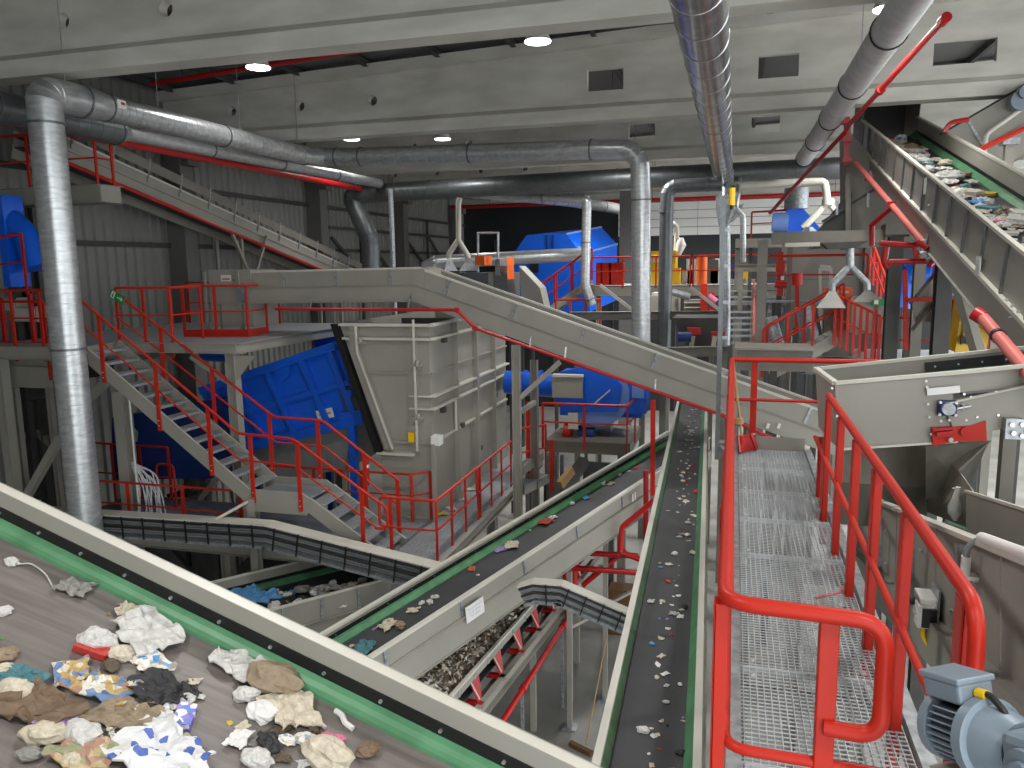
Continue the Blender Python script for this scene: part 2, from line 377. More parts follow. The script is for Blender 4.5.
def conveyor(label, a, b, w, hs=.3, hl=.3, bd=.25, ribs=1.2, side='beige', belt='belt', rimm='rim', skirt=None, legs=(), name='belt_conveyor', cat='conveyor', ribm='galv', drums=True, group=None, rw=.05, ends=None, bolts=0, skirts=(-1, 1)):
    a, b = V(a), V(b); t = thing(name, label, cat, V((a.x, a.y, a.z - hs - hl)), group); d, s, n = frame(b - a); L = (b - a).length
    mb = MB(); mb.bar(a - n * bd, b - n * bd, w - .06, .03); mb.build('belt', belt, t)
    for sg in (-1, 1):
        o = s * sg * w / 2
        mb = MB(); mb.bar(a + o - n * hs / 2, b + o - n * hs / 2, .014, hs); g = mb.build('side_guard', side, t)
        mb = MB(); mb.extrude([(-rw / 2, -.03), (rw / 2, -.03), (rw / 2, .012), (-rw / 2, .012)], a + o, b + o); mb.build('rim', rimm, g)
        if hl > 0:
            o2 = s * sg * (w / 2 + .012); c = -hs - hl / 2
            x0 = sg * 1
            mb = MB(); mb.extrude([(0, c - hl / 2), (x0 * .05, c - hl / 2), (x0 * .05, c - hl / 2 + .012), (x0 * .014, c - hl / 2 + .012), (x0 * .014, c + hl / 2 - .012), (x0 * .05, c + hl / 2 - .012), (x0 * .05, c + hl / 2), (0, c + hl / 2)], a + o2, b + o2); mb.build('frame_beam', side, t)
        if ribs and ribs > 0:
            mb = MB(); mb.box((0, 0, -hs / 2), (.05, .035, hs - .05)); rm = piece(mb, 'stiffener', ribm); k = max(1, int(L / ribs))
            for i in range(k + 1):
                inst(rm, 'stiffener', g, lerp(a, b, (i + .5) / (k + 1)) + o + s * sg * .02, basis(d))
        if skirt and sg in skirts:
            mb = MB(); q = -sg
            mb.extrude([(q * .01, -bd + .015), (q * .13, -bd + .015), (q * .13, -bd + .04), (q * .06, -bd + .10), (q * .01, -bd + .11)], a + o, b + o, smooth=False); mb.build('green_skirt', skirt, t)
            mb = MB(); mb.extrude([(q * .008, -bd + .11), (q * .02, -bd + .11), (q * .02, -bd + .17), (q * .008, -bd + .17)], a + o, b + o); bs = mb.build('black_seal', 'black', t)
            if bolts:
                mb = MB(); mb.cyl((0, 0, 0), (0, 0, .012), .011, 8); bm = piece(mb, 'bolt', 'bolt')
                for i in range(int(L / bolts)):
                    p = a + o + d * (bolts * (i + .5)) + s * q * .02 + n * (-bd + .14)
                    inst(bm, 'bolt', bs, p, Matrix((n, d, s * q)).transposed())
    if drums:
        for p in (a, b):
            mb = MB(); c = p - n * (bd + .12); mb.cyl(c - s * (w / 2 - .03), c + s * (w / 2 - .03), .11, 14); mb.build('drum', 'rubber', t)
    mb = MB(); mb.bar(a - n * (bd + .24), b - n * (bd + .24), w - .08, .02); mb.build('return_belt', belt, t)
    for tt, zf in legs:
        p = lerp(a, b, tt) - n * (hs + hl)
        for sg in (-1, 1):
            q = p + s * sg * (w / 2 - .02); mb = MB(); mb.ibeam((q.x, q.y, zf), (q.x, q.y, q.z + .02), .12, .12, .014, upv=V((1, 0, 0))); lg = mb.build('leg', side, t)
            mb = MB(); mb.box((q.x, q.y, zf + .012), (.24, .24, .024)); mb.build('foot_plate', side, lg)
        mb = MB(); q0, q1 = p - s * (w / 2), p + s * (w / 2); zz = zf + (p.z - zf) * .5; mb.bar((q0.x, q0.y, zz), (q1.x, q1.y, zz), .06, .06); mb.build('cross_brace', side, t)
    return t
def duct(label, pts, r, bend=.9, seam=.16, bands=2.5, m='duct', n=20, name='ventilation_duct', gores=5, group=None, caps=True, bandm='galv_dark', cat='duct'):
    pts = [V(p) for p in pts]; t = thing(name, label, cat, pts[0], group)
    cur = pts[0]
    def straight(a, b):
        L = (b - a).length
        if L < .02: return
        d = (b - a).normalized(); mb = MB(); rs = [(a, d, r)]
        if seam:
            k = int(L / seam)
            for i in range(1, k):
                p = a + d * (i * L / k); rs += [(p - d * .009, d, r), (p - d * .006, d, r + .006), (p + d * .006, d, r + .006), (p + d * .009, d, r)]
        rs.append((b, d, r)); mb.rings(rs, n, caps); pp = mb.build('pipe', m, t)
        if bands:
            k = max(1, int(L / bands))
            for i in range(k + 1):
                c = a + d * (L * (i + (.5 if k == 1 and L < bands else 0)) / max(1, k)); c = c if 0 < i < k else c
                mb = MB(); mb.rings([(c - d * .02, d, r + .004), (c - d * .02, d, r + .022), (c + d * .02, d, r + .022), (c + d * .02, d, r + .004)], n, False); mb.build('band', bandm, t)
                if k == 1 and L < bands: break
    for i in range(1, len(pts)):
        if i < len(pts) - 1:
            a = (pts[i - 1] - pts[i]); b = pts[i + 1] - pts[i]; k = min(bend, a.length * .48, b.length * .48)
            s, e = pts[i] + a.normalized() * k, pts[i] + b.normalized() * k
            straight(cur, s)
            q = rounded([s, pts[i], e], k * 1.0, gores)[1:-1]
            q = [s] + q[1:-1] + [e]
            mb = MB(); rs = []
            for j, p in enumerate(q):
                u0 = (q[j] - q[j - 1]).normalized() if j else -a.normalized(); u1 = (q[j + 1] - q[j]).normalized() if j < len(q) - 1 else b.normalized()
                ax = (u0 + u1).normalized(); rr = r / max(.8, ax.dot(u0)); rs += [(p, ax, rr)] if j in (0, len(q) - 1) else [(p - u0 * .008, ax, rr), (p, ax, rr + .008), (p + u1 * .008, ax, rr)]
            mb.rings(rs, n, False); mb.build('elbow', m, t); cur = e
        else: straight(cur, pts[i])
    return t
def platform(label, x0, x1, y0, y1, z, th=.22, m='beige', name='platform', legs=(), deck='deck', zf=0., holes=None):
    t = thing(name, label, 'platform', ((x0 + x1) / 2, (y0 + y1) / 2, z - th))
    mb = MB(); mb.mm((x0, y0, z - .04), (x1, y1, z)); mb.build('deck_plate', deck, t)
    for (a, b) in (((x0, y0), (x1, y0)), ((x1, y0), (x1, y1)), ((x1, y1), (x0, y1)), ((x0, y1), (x0, y0))):
        mb = MB(); A, B = V((*a, z - th / 2)), V((*b, z - th / 2)); mb.channel(A, B, .08, th, .012); mb.build('edge_beam', m, t)
    for (x, y) in legs:
        mb = MB(); mb.ibeam((x, y, zf), (x, y, z - .04), .2, .2, .02, upv=V((1, 0, 0))); lg = mb.build('leg', m, t)
        mb = MB(); mb.box((x, y, zf + .015), (.36, .36, .03)); mb.build('foot_plate', m, lg)
    return t
def stair(label, a, b, w, nst, side, m='beige', railm='red', rails=True, name='stair_flight', tread='tread', rail_h=1.0, group=None, sh=.26):
    # a top nosing, b bottom nosing on the side nearest us; w = width vector
    a, b, w = V(a), V(b), V(w); t = thing(name, label, 'stair', b, group); d = (b - a); h = V((d.x, d.y, 0)).normalized()
    for o in (V((0, 0, 0)), w):
        mb = MB(); mb.bar(a + o - V((0, 0, sh * .25)), b + o - V((0, 0, sh * .25)), .05, sh); mb.build('stringer', m, t)
    run = V((d.x, d.y, 0)).length / nst; W = w.length
    mb = MB(); mb.box((0, 0, -.02), (run * .95, W - .05, .04)); mb.box((run * .47, 0, -.025), (.012, W - .05, .05)); tm = piece(mb, 'tread', tread)
    for i in range(nst): inst(tm, 'tread', t, lerp(a, b, (i + .5) / nst) + w / 2, (0, 0, math.atan2(h.y, h.x)))
    return t
def textobj(body, loc, rot, size, m, parent, name='lettering', align='CENTER'):
    cu = bpy.data.curves.new('tmp', 'FONT'); cu.body = body; cu.size = size; cu.align_x = align; cu.align_y = 'CENTER'; cu.extrude = .001
    o = bpy.data.objects.new('tmp', cu); COL.objects.link(o); dg = bpy.context.evaluated_depsgraph_get(); dg.update()
    me = bpy.data.meshes.new_from_object(o.evaluated_get(dg)); bpy.data.objects.remove(o); bpy.data.curves.remove(cu)
    me.materials.clear(); me.materials.append(MATS[m]); me.name = name
    return inst(me, name, parent, loc, rot)
# ================================================================ grating walkway in front
WX0, WX1, WY0, WY1, WZ = 0.02, .86, 2.5, 9.72, 6.35
wk = thing('grating_walkway', 'long steel grating walkway leading away from the viewer', 'walkway', (.44, 6, WZ - .2))
def grating_mesh(w, l):
    mb = MB(); nx, ny = int(w / .034), int(l / .0345)
    for i in range(nx + 1): mb.box((-w / 2 + i * w / nx, 0, -.014), (.004, l, .028))
    for j in range(ny + 1): mb.box((0, -l / 2 + j * l / ny, -.005), (w, .0035, .006))
    for y in (-l / 2 + .003, l / 2 - .003): mb.box((0, y, -.016), (w, .006, .034))
    return piece(mb, 'grating_panel', 'grate')
PL = .9; gm = grating_mesh(WX1 - WX0 - .03, PL - .008); k = 0
y = WY1 - PL / 2
mb = MB(); mb.box((0, 0, .004), (.03, .045, .006)); mb.cyl((0, 0, 0), (0, 0, .014), .008, 6); cm = piece(mb, 'grating_clip', 'bolt')
while y > WY0 - .4:
    g = inst(gm, 'grating_panel', wk, ((WX0 + WX1) / 2, y, WZ)); g['kind'] = 'stuff'
    for sx in (-.28, .3):
        for sy in (-.38, .36): inst(cm, 'grating_clip', g, (0, 0, 0)).location = (sx, sy, .001)
    y -= PL
for x, s in ((WX0, -1), (WX1, 1)):
    mb = MB(); mb.channel((x, WY0 - .4, WZ - .07), (x, WY1, WZ - .07), .07, .2, .01, os=0 if s > 0 else -.0); mb.build('side_channel', 'galv', wk)
mb = MB(); mb.box(((WX0 + WX1) / 2, WY1 + .01, WZ + .03), (WX1 - WX0, .015, .26)); mb.build('end_plate', 'beige', wk)
for yy in (4.2, 6.0, 7.8, 9.3):
    mb = MB(); mb.bar((WX0, yy, WZ - .1), (WX1, yy, WZ - .1), .06, .1); mb.build('cross_bearer', 'beige_dark', wk)
for yy in (5.4, 9.2):
    for x in (.1, .78):
        mb = MB(); mb.ibeam((x, yy, 0), (x, yy, WZ - .16), .14, .14, .014, upv=V((1, 0, 0))); mb.build('leg', 'beige_dark', wk)
# hand rails of the walkway
HR = 1.1
def near_post(t, x, y, z0, z1, w=.075, d=.05, face='x'):
    mb = MB()
    if face == 'x':   # channel lying along y, open to the back
        mb.box((x, y, (z0 + z1) / 2), (d * .25, w, z1 - z0)); mb.box((x + d * .4, y - w / 2 + .004, (z0 + z1) / 2), (d, .008, z1 - z0)); mb.box((x + d * .4, y + w / 2 - .004, (z0 + z1) / 2), (d, .008, z1 - z0))
    else:
        mb.box((x, y, (z0 + z1) / 2), (w, d * .3, z1 - z0)); mb.box((x - w / 2 + .004, y + d * .4, (z0 + z1) / 2), (.008, d, z1 - z0)); mb.box((x + w / 2 - .004, y + d * .4, (z0 + z1) / 2), (.008, d, z1 - z0))
    p = mb.build('post', 'red', t, bevel=.004)
    b = MB(); b.cyl((x - .02, y, z0 + .1), (x + .03, y, z0 + .1), .012, 8); b.build('bolt', 'bolt', p)
    b = MB(); b.cyl((x - .02, y, z0 + .2), (x + .03, y, z0 + .2), .012, 8); b.build('bolt', 'bolt', p)
    return p
zt = WZ + HR; zm = WZ + .55
t = thing('railing', 'red tubular railing on the left of the near walkway ending in a hooked return', 'railing', (-.01, 6, WZ))
yn = 2.64
mb = MB(); mb.tube([(0, 9.62, zt), (0, yn, zt), (.5, yn - .04, zt), (.5, yn - .04, zt - .40), (.33, yn - .02, zt - .40)], .028, 14, bend=.1, bn=7); mb.build('handrail', 'red', t)
mb = MB(); mb.tube([(.01, 9.62, zm), (.01, yn + .02, zm), (.9, yn - .02, zm)], .02, 10, bend=.09, bn=6); mb.build('mid_rail', 'red', t)
for yy in (9.58, 8.45, 7.3, 6.15, 5.0, 3.85, 2.72): near_post(t, -.033, yy, WZ - .22, zt - .03)
near_post(t, .335, yn - .01, WZ - .6, zt - .02, face='y', w=.062)
t = thing('railing', 'red tubular railing on the right of the near walkway', 'railing', (.8, 5, WZ))
mb = MB(); mb.tube([(.81, 7.15, zt), (.81, 2.78, zt), (.81, 2.78, WZ - .2)], .028, 14, bend=.14, bn=7); mb.build('handrail', 'red', t)
mb = MB(); mb.tube([(.79, 7.9, zm + .02), (.79, 2.9, zm)], .02, 10); mb.build('mid_rail', 'red', t)
for yy in (7.12, 6.3, 5.5, 4.72, 3.9): near_post(t, .79, yy, WZ - .22, zt - .03)
near_post(t, .8, 2.95, WZ - .6, zt - .03, w=.1)
mb = MB(); mb.tube([(.84, 2.75, 7.02), (.93, 2.35, 6.8)], .035, 10); mb.build('rail_stub', 'red', t)
for yy in (7.85, 7.5): near_post(t, .82, yy, WZ - .22, zm + .03)
railing('red railing closing the far end of the near walkway', [(.0, 9.66, WZ), (2.6, 9.66, WZ)], 1.1, 20, mids=(.62,), r=.03, loop=(False, False))
t = bpy.data.objects['railing.002']; near_post(t, .26, 9.68, WZ, zt - .02, face='y')
# red dirty smear on the grating
mb = MB(); a = P(815, 598, z=WZ + .004); b = P(842, 592, z=WZ + .004); mb.bar(a, b, .02, .006); mb.bar(b, P(843, 586, z=WZ + .004), .02, .006); mb.build('red_strap', 'pipe_pink', None, 'faded red strap lying flat on the walkway grating', 'strap')
# shovel leaning at the walkway end
sh = thing('shovel', 'red plastic shovel with wooden handle leaning on the far walkway rail', 'shovel', P(746, 452, z=WZ))
top, low = P(733, 361, y=9.60), P(742, 440, y=9.52)
mb = MB(); mb.tube([top, low], .017, 10); mb.build('handle', 'wood', sh)
mb = MB(); c = P(747, 445, y=9.47); d, s, n = frame((low - top), V((0, -1, 0)))
u = V((.23, 0, 0)); b0 = P(738, 436, y=9.54); b1 = P(740, 453, z=WZ + .02); b2 = P(757, 449, z=WZ + .02); b3 = P(751, 434, y=9.54)
mb.prism([b0, b1, b2, b3], (0, .02, 0)); mb.bar(b0, b1, .02, .05); mb.bar(b3, b2, .02, .05); mb.build('scoop', 'pipe_red', sh)
mb = MB(); mb.cyl(low - V((0, 0, -.05)), low + V((.01, -.03, -.09)), .03, 10); mb.build('socket', 'pipe_red', sh)
mb = MB(); q = P(739, 421, y=9.56); mb.rings([(q + V((0, 0, -.06)), (0, 0, 1), .02), (q + V((0, 0, -.03)), (0, 0, 1), .055), (q + V((0, 0, .03)), (0, 0, 1), .05), (q + V((0, 0, .06)), (0, 0, 1), .015)], 10); mb.build('rag_wrap', 'wood', sh)
# galvanised post with yellow beacon
pb, pt = P(719, 470, y=10.35), P(724, 196, y=10.35)
t = thing('lamp_post', 'tall galvanised post with yellow beacon at the walkway end', 'post', (pb.x, pb.y, WZ - .3))
mb = MB(); mb.bar((pb.x, pb.y, WZ - .15), (.1, 9.72, WZ - .15), .06, .08); mb.build('base_bracket', 'galv', t)
mb = MB(); mb.channel((pb.x, pb.y, WZ - .3), (pb.x, pb.y, pt.z), .06, .07, .008, upv=V((0, 1, 0))); mb.build('post', 'galv_dark', t)
for i in range(7):
    mb = MB(); mb.box((pb.x + .03, pb.y - .05, 6.3 + i * .45), (.07, .012, .04)); mb.build('clamp', 'galv', t)
q = P(732, 197, y=10.3); mb = MB(); mb.cyl((q.x, q.y, q.z - .1), (q.x, q.y, q.z + .11), .04, 12); mb.build('beacon', 'yellow', t)
mb = MB(); mb.cyl((q.x, q.y, q.z - .15), (q.x, q.y, q.z - .1), .022, 10); mb.build('beacon_base', 'black', t)
mb = MB(); mb.bar((pb.x, pb.y - .02, q.z), (q.x, q.y, q.z), .03, .03); mb.build('bracket', 'galv', t)

# ================================================================ near belt, lower left
dA = -ray(-1730, -339).normalized()   # runs down to the right
if dA.x < 0: dA = -dA
K = 1.06
pA = V((0, 0, ZC)) + ray(300, 634) * (3.2 * K / FPX)
hA = dA.cross(V((0, 0, 1))).normalized(); nA = hA.cross(dA).normalized()   # hA towards the camera
a0, a1 = pA - dA * 3.4, pA + dA * 1.42
WA = 1.22
cv = thing('belt_conveyor', 'wide grey belt conveyor in the foreground with green edging and bolted black seal', 'conveyor', pA - nA * .8)
BD = .19
mb = MB(); mb.extrude([(-.06, -BD - .02), (WA, -BD - .02), (WA, -BD), (-.06, -BD)][::1], a0, a1, nA); beltA = mb.build('belt', 'belt_near', cv)
sgn = 1 if frame(dA, nA)[1].dot(hA) > 0 else -1
def exA(prof, name, m, par=cv, **k):
    mb = MB(); mb.extrude([(sgn * p, q) for p, q in prof], a0, a1, nA); return mb.build(name, m, par, **k)
exA([(-.055, 0), (.002, 0), (.002, -.005), (-.055, -.005)], 'rim', 'rim')
exA([(-.06, -.0), (-.052, -.0), (-.052, -.5), (-.06, -.5)], 'side_plate', 'beige')
exA([(-.004, -.003), (.004, -.003), (.004, -.115), (-.004, -.115)], 'side_guard', 'beige')
sealA = exA([(-.002, -.085), (.012, -.085), (.016, -.142), (-.002, -.142)], 'black_seal', 'black')
exA([(-.02, -.136), (.02, -.136), (.044, -.144), (.064, -.158), (.075, -.175), (.079, -.195), (-.02, -.195)], 'green_edge', 'green')
exA([(WA - .01, .02), (WA + .09, .02), (WA + .09, -.25), (WA - .01, -.25)], 'near_rim', 'rim')
mb = MB(); mb.cyl((0, 0, 0), (0, 0, .01), .008, 10); bm = piece(mb, 'bolt', 'bolt')
for i in range(17): inst(bm, 'bolt', sealA, a0 + dA * (.14 + .285 * i) + hA * .014 - nA * .113, Matrix((dA, nA, hA)).transposed())
for i in range(6):
    p = a0 + dA * (.4 + i * .9) - nA * .29; mb = MB(); mb.cyl(p, p + hA * WA, .05, 12); mb.build('idler', 'rubber', cv)
for s in (.9, 3.9):
    p = a0 + dA * s - nA * .5 - hA * .05; mb = MB(); mb.ibeam((p.x, p.y, 0), p, .14, .14, .014, upv=V((1, 0, 0))); mb.build('leg', 'beige', cv)

# ================================================================ long belt beside the walkway
ZB = 5.2
bl0, br0 = P(598, 768, z=ZB), P(694, 768, z=ZB); bl1, br1 = P(677, 406, z=ZB), P(706.5, 406, z=ZB)
ca, cb = (bl0 + br0) / 2, (bl1 + br1) / 2; dd = (cb - ca).normalized(); wB = .5 * ((br0 - bl0).length + (br1 - bl1).length)
belt_B = conveyor('long narrow dark belt conveyor with green right edge running beside the walkway', ca - dd * 1.2, cb + dd * 1.5, wB, .18, .28, .14, 1.4, skirt=None, legs=((.22, 0), (.5, 0)), rw=.06)
a, b = ca - dd * 1.2, cb + dd * 1.5; d, s, n = frame(b - a)
mb = MB(); mb.extrude([(wB / 2 - .01, -.02), (wB / 2 - .02, -.014), (wB / 2 - .095, -.11), (wB / 2 - .095, -.125), (wB / 2 - .01, -.125)], a, b); mb.build('green_skirt', 'green', belt_B)
mb = MB(); mb.extrude([(-wB / 2 + .01, -.02), (-wB / 2 + .015, -.014), (-wB / 2 + .07, -.11), (-wB / 2 + .07, -.125), (-wB / 2 + .01, -.125)], a, b); mb.build('green_skirt', 'leafgreen', belt_B)
B_AXIS = (a, b, wB)

# ================================================================ diagonal belt feeding it
dC = ray(1182, 131).normalized(); cC = P(652, 474, x=-1.5); hC = dC.cross(V((0, 0, 1))).normalized(); wC = 1.035
c1 = cC - hC * wC / 2 + dC * 2.6; c0 = c1 - dC * 12.1
belt_C = conveyor('diagonal belt conveyor with green left edge climbing to the long belt', c0, c1, wC, .3, .42, .26, 1.6, skirt='green', skirts=(-1,), bolts=.5, legs=(), rw=.07)
C_AXIS = (c0, c1, wC)
q = on_plane(475, 610, cC + hC * .085 - V((0, 0, .3)), hC); dC2, sC, nC = frame(dC)
mb = MB(); mb.box((0, 0, 0), (.4, .008, .26)); o = inst(piece(mb, 'label_plate', 'paper'), 'label_plate', belt_C, q, basis(dC))
for i in range(3): mb = MB(); mb.box((0, 0, 0), (.3 - .05 * i, .004, .03)); inst(piece(mb, 'print_line', 'print_grey'), 'print_line', o, (0, 0, 0)).location = (0, -.006, .07 - .06 * i)
q = on_plane(634, 497, cC + hC * .085 - V((0, 0, .3)), hC)
for k in (-.045, .045): mb = MB(); mb.box((k, 0, 0), (.035, .008, .16)); inst(piece(mb, 'marker', 'paper'), 'marker', belt_C, q, basis(dC))

# ================================================================ feed box and belt right of the walkway end
GY = 7.32
g0, g1 = P(835, 384, y=GY), P(1024, 366, y=GY); gd = (g1 - g0).normalized(); gdep = .95
t = thing('feed_conveyor', 'grey-beige feed conveyor with discharge box above the walkway at right', 'conveyor', P(838, 449, y=GY))
bx = P(941, 382, y=GY)
mb = MB(); f0, f1, f2, f3 = g0, P(951, 374, y=GY), P(957, 441, y=GY), P(838, 449, y=GY)
mb.prism([f0, f1, f2, f3], (0, .012, 0)); fp = mb.build('front_panel', 'beige', t)
gb = P(816, 370, z=g0.z); off = V((gb.x - g0.x, gdep, 0))
mb = MB(); mb.prism([g0, f3, f3 + off, g0 + off], (.012, 0, 0)); mb.build('end_panel', 'beige', t)
e1 = g0 + gd * 4.5
mb = MB(); mb.prism([g0 + off, f3 + off, e1 + off - V((0, 0, .5)), e1 + off], (0, .012, 0)); mb.build('back_panel', 'beige', t)
mb = MB(); mb.bar(g0 + V((0, -.01, .01)), f1 + V((0, -.01, .01)), .04, .03); mb.bar(f1 + V((0, -.01, .01)), e1 + V((0, -.01, .01)), .04, .03); mb.bar(g0 + V((0, 0, .01)), g0 + off + V((0, 0, .01)), .05, .035); mb.bar(g0 + off + V((0, 0, .01)), e1 + off + V((0, 0, .01)), .04, .03); mb.build('rim', 'rim', t)
mb = MB(); mb.bar(f3 - V((0, .012, 0)), f2 - V((0, .012, 0)), .03, .02); mb.build('lower_lip', 'rim', t)
# belt side frame
s0, s1 = f1, e1
mb = MB(); mb.prism([f1 + V((0, .03, 0)), e1 + V((0, .03, 0)), e1 + V((0, .03, -.17)), f1 + V((0, .03, -.17))], (0, .012, 0)); mb.build('side_guard', 'beige', t)
u0, u1 = P(943, 404, y=GY - .03), P(1024, 386, y=GY - .03); ud = u1 - u0; l0, l1 = P(957, 437, y=GY - .03), P(1024, 425, y=GY - .03)
u2, l2 = u0 + ud * 2.6, l0 + (l1 - l0) * 2.6
mb = MB(); mb.prism([u0, u2, l2, l0], (0, .05, 0)); mb.build('frame_beam', 'beige', t)
mb = MB(); mb.bar(u0 + V((0, -.012, 0)), u2 + V((0, -.012, 0)), .03, .012); mb.build('beam_lip', 'rim', t)
mb = MB(); mb.extrude([(-gdep + .02, -.2), (-.05, -.2), (-.05, -.18), (-gdep + .02, -.18)], f1 + V((.1, 0, 0)), e1); mb.build('belt', 'belt', t)
q0, q1 = P(880, 398, y=8.18), P(1024, 372, y=8.18)
mb = MB(); mb.bar(V((f1.x, GY + gdep - .03, f1.z - .06)), V((e1.x, GY + gdep - .03, e1.z - .06)), .012, .09); sl = mb.build('black_seal', 'black', t)
for i in range(8): p = lerp(V((f1.x, GY + gdep - .045, f1.z - .06)), V((e1.x, GY + gdep - .045, e1.z - .06)), (i + .4) / 18); mb = MB(); mb.cyl(p, p - V((0, .012, 0)), .009, 8); mb.build('bolt', 'bolt', sl)
mb = MB(); mb.bar(V((f1.x, GY + gdep - .06, f1.z - .13)), V((e1.x, GY + gdep - .06, e1.z - .13)), .06, .03); mb.build('green_skirt', 'green', t)
# bearing, belt scraper, bolts
c = P(947, 408, y=GY - .04); mb = MB(); mb.box(c, (.15, .03, .135)); bh = mb.build('bearing_housing', 'navy', t, bevel=.012)
mb = MB(); mb.cyl(c - V((0, .015, 0)), c - V((0, .07, 0)), .052, 18); mb.build('bearing_cap', 'galv', bh)
mb = MB()
for sx in (-.06, .06):
    for sz in (-.052, .052): mb.cyl(c + V((sx, -.015, sz)), c + V((sx, -.045, sz)), .012, 8)
mb.build('bearing_bolts', 'bolt', bh)
mb = MB(); q = P(963, 407, y=GY - .06); mb.cyl(c + V((.07, -.03, 0)), q + V((.06, 0, .01)), .009, 8); mb.cyl(q + V((0, 0, -.02)), q + V((0, 0, .025)), .014, 8); mb.build('tension_screw', 'bolt', t)
mb = MB(); mb.bar(P(927, 392, y=GY - .03), P(960, 389, y=GY - .03), .01, .06); mb.build('white_cover', 'white_paint', t)
mb = MB(); a0_, a1_ = P(932, 428, y=GY - .05), P(988, 422, y=GY - .05); mb.prism([P(932, 428, y=GY - .05), P(971, 426, y=GY - .05), P(986, 421, y=GY - .05), P(987, 441, y=GY - .05), P(958, 441, y=GY - .05), P(933, 446, y=GY - .05)], (0, .09, 0)); scp = mb.build('belt_scraper', 'red', t)
mb = MB(); mb.bar(P(934, 430, y=GY - .09), P(955, 428, y=GY - .09), .02, .02); mb.bar(P(936, 434, y=GY - .07), P(953, 432, y=GY - .07), .06, .035); mb.build('scraper_handle', 'pipe_red', scp)
c = P(966, 432, y=GY - .08); mb = MB(); mb.cyl(c, c + V((0, .05, 0)), .04, 14); mb.build('scraper_pivot', 'red', scp)
c = P(951, 440, y=GY - .08); mb = MB(); mb.cyl(c, c + V((0, .05, 0)), .02, 12); mb.build('scraper_bolt', 'bolt', scp)
mb = MB(); mb.cyl((0, 0, 0), (0, -.012, 0), .011, 8); bm2 = piece(mb, 'bolt', 'bolt')
for px, py in ((926, 381), (927, 387), (928, 404), (929, 417), (931, 434), (964, 394), (971, 397), (996, 392), (998, 415), (941, 421), (949, 420), (966, 420), (977, 417), (832, 388), (836, 402), (837, 416), (838, 430), (839, 443)):
    inst(bm2, 'bolt', fp, P(px, py, y=GY - .035))
# chute below the box
mb = MB(); cz = P(880, 490, y=8.3).z
mb.prism([P(836, 446, y=8.2), P(927, 440, y=8.2), P(927, 488, y=8.2), P(836, 482, y=8.2)], (0, .012, 0)); mb.build('chute_back', 'beige_dirty', t)
mb = MB(); mb.prism([P(927, 440, y=8.19), P(927, 512, y=8.19), P(985, 535, y=6.7), P(972, 490, y=6.75), P(958, 470, y=7.3), P(990, 441, y=7.35)], (.012, .012, 0)); mb.build('chute_side', 'beige_dirty', t)
mb = MB(); k0, k1, k2, k3 = P(926, 447, y=GY + .02), P(989, 441, y=GY + .02), P(968, 490, y=GY + .35), P(926, 500, y=GY + .5)
mb.prism([k0, k1, k2, k3], (0, .012, 0)); mb.build('chute_flap', 'beige_dirty', t)
mb = MB(); mb.prism([P(836, 482, y=8.2), P(927, 488, y=8.2), P(927, 530, y=8.28), P(836, 524, y=8.28)], (0, .012, 0)); mb.build('chute_apron', 'beige_dark', t)
# support post with galvanised head
lp = P(1009, 430, y=GY - .06); mb = MB(); mb.bar((lp.x, lp.y, 5.6), (lp.x, lp.y, lp.z), .1, .1, upv=V((0, 1, 0))); mb.build('support_post', 'beige_dark', t)
mb = MB(); mb.box((lp.x + .02, lp.y - .02, lp.z + .02), (.13, .09, .17)); hd = mb.build('post_head', 'galv', t)
mb = MB()
for sx, sz in ((-.035, .04), (.04, .045), (-.02, -.03), (.045, -.05)): mb.cyl((lp.x + .03 + sx, lp.y - .065, lp.z + .02 + sz), (lp.x + .03 + sx, lp.y - .09, lp.z + .02 + sz), .02, 6)
mb.build('post_bolts', 'bolt', hd)
# smears and paper stuck on the apron
for px, py, sx, sz, m_, l_ in ((892, 459, .22, .05, 'tan', 'torn brown wrapper stuck to the chute behind the railing'), (875, 452, .05, .07, 'sky', 'small blue wrapper stuck to the chute behind the railing')):
    c = P(px, py, y=8.24); mb = MB(); mb.box(c, (sx, .012, sz)); mb.prism([c + V((-sx / 2, -.02, 0)), c + V((0, -.03, sz * .4)), c + V((sx / 2, -.015, .03)), c + V((.02, -.02, -sz * .5))], (0, .012, 0)); mb.build('wrapper', m_, None, l_, 'litter')

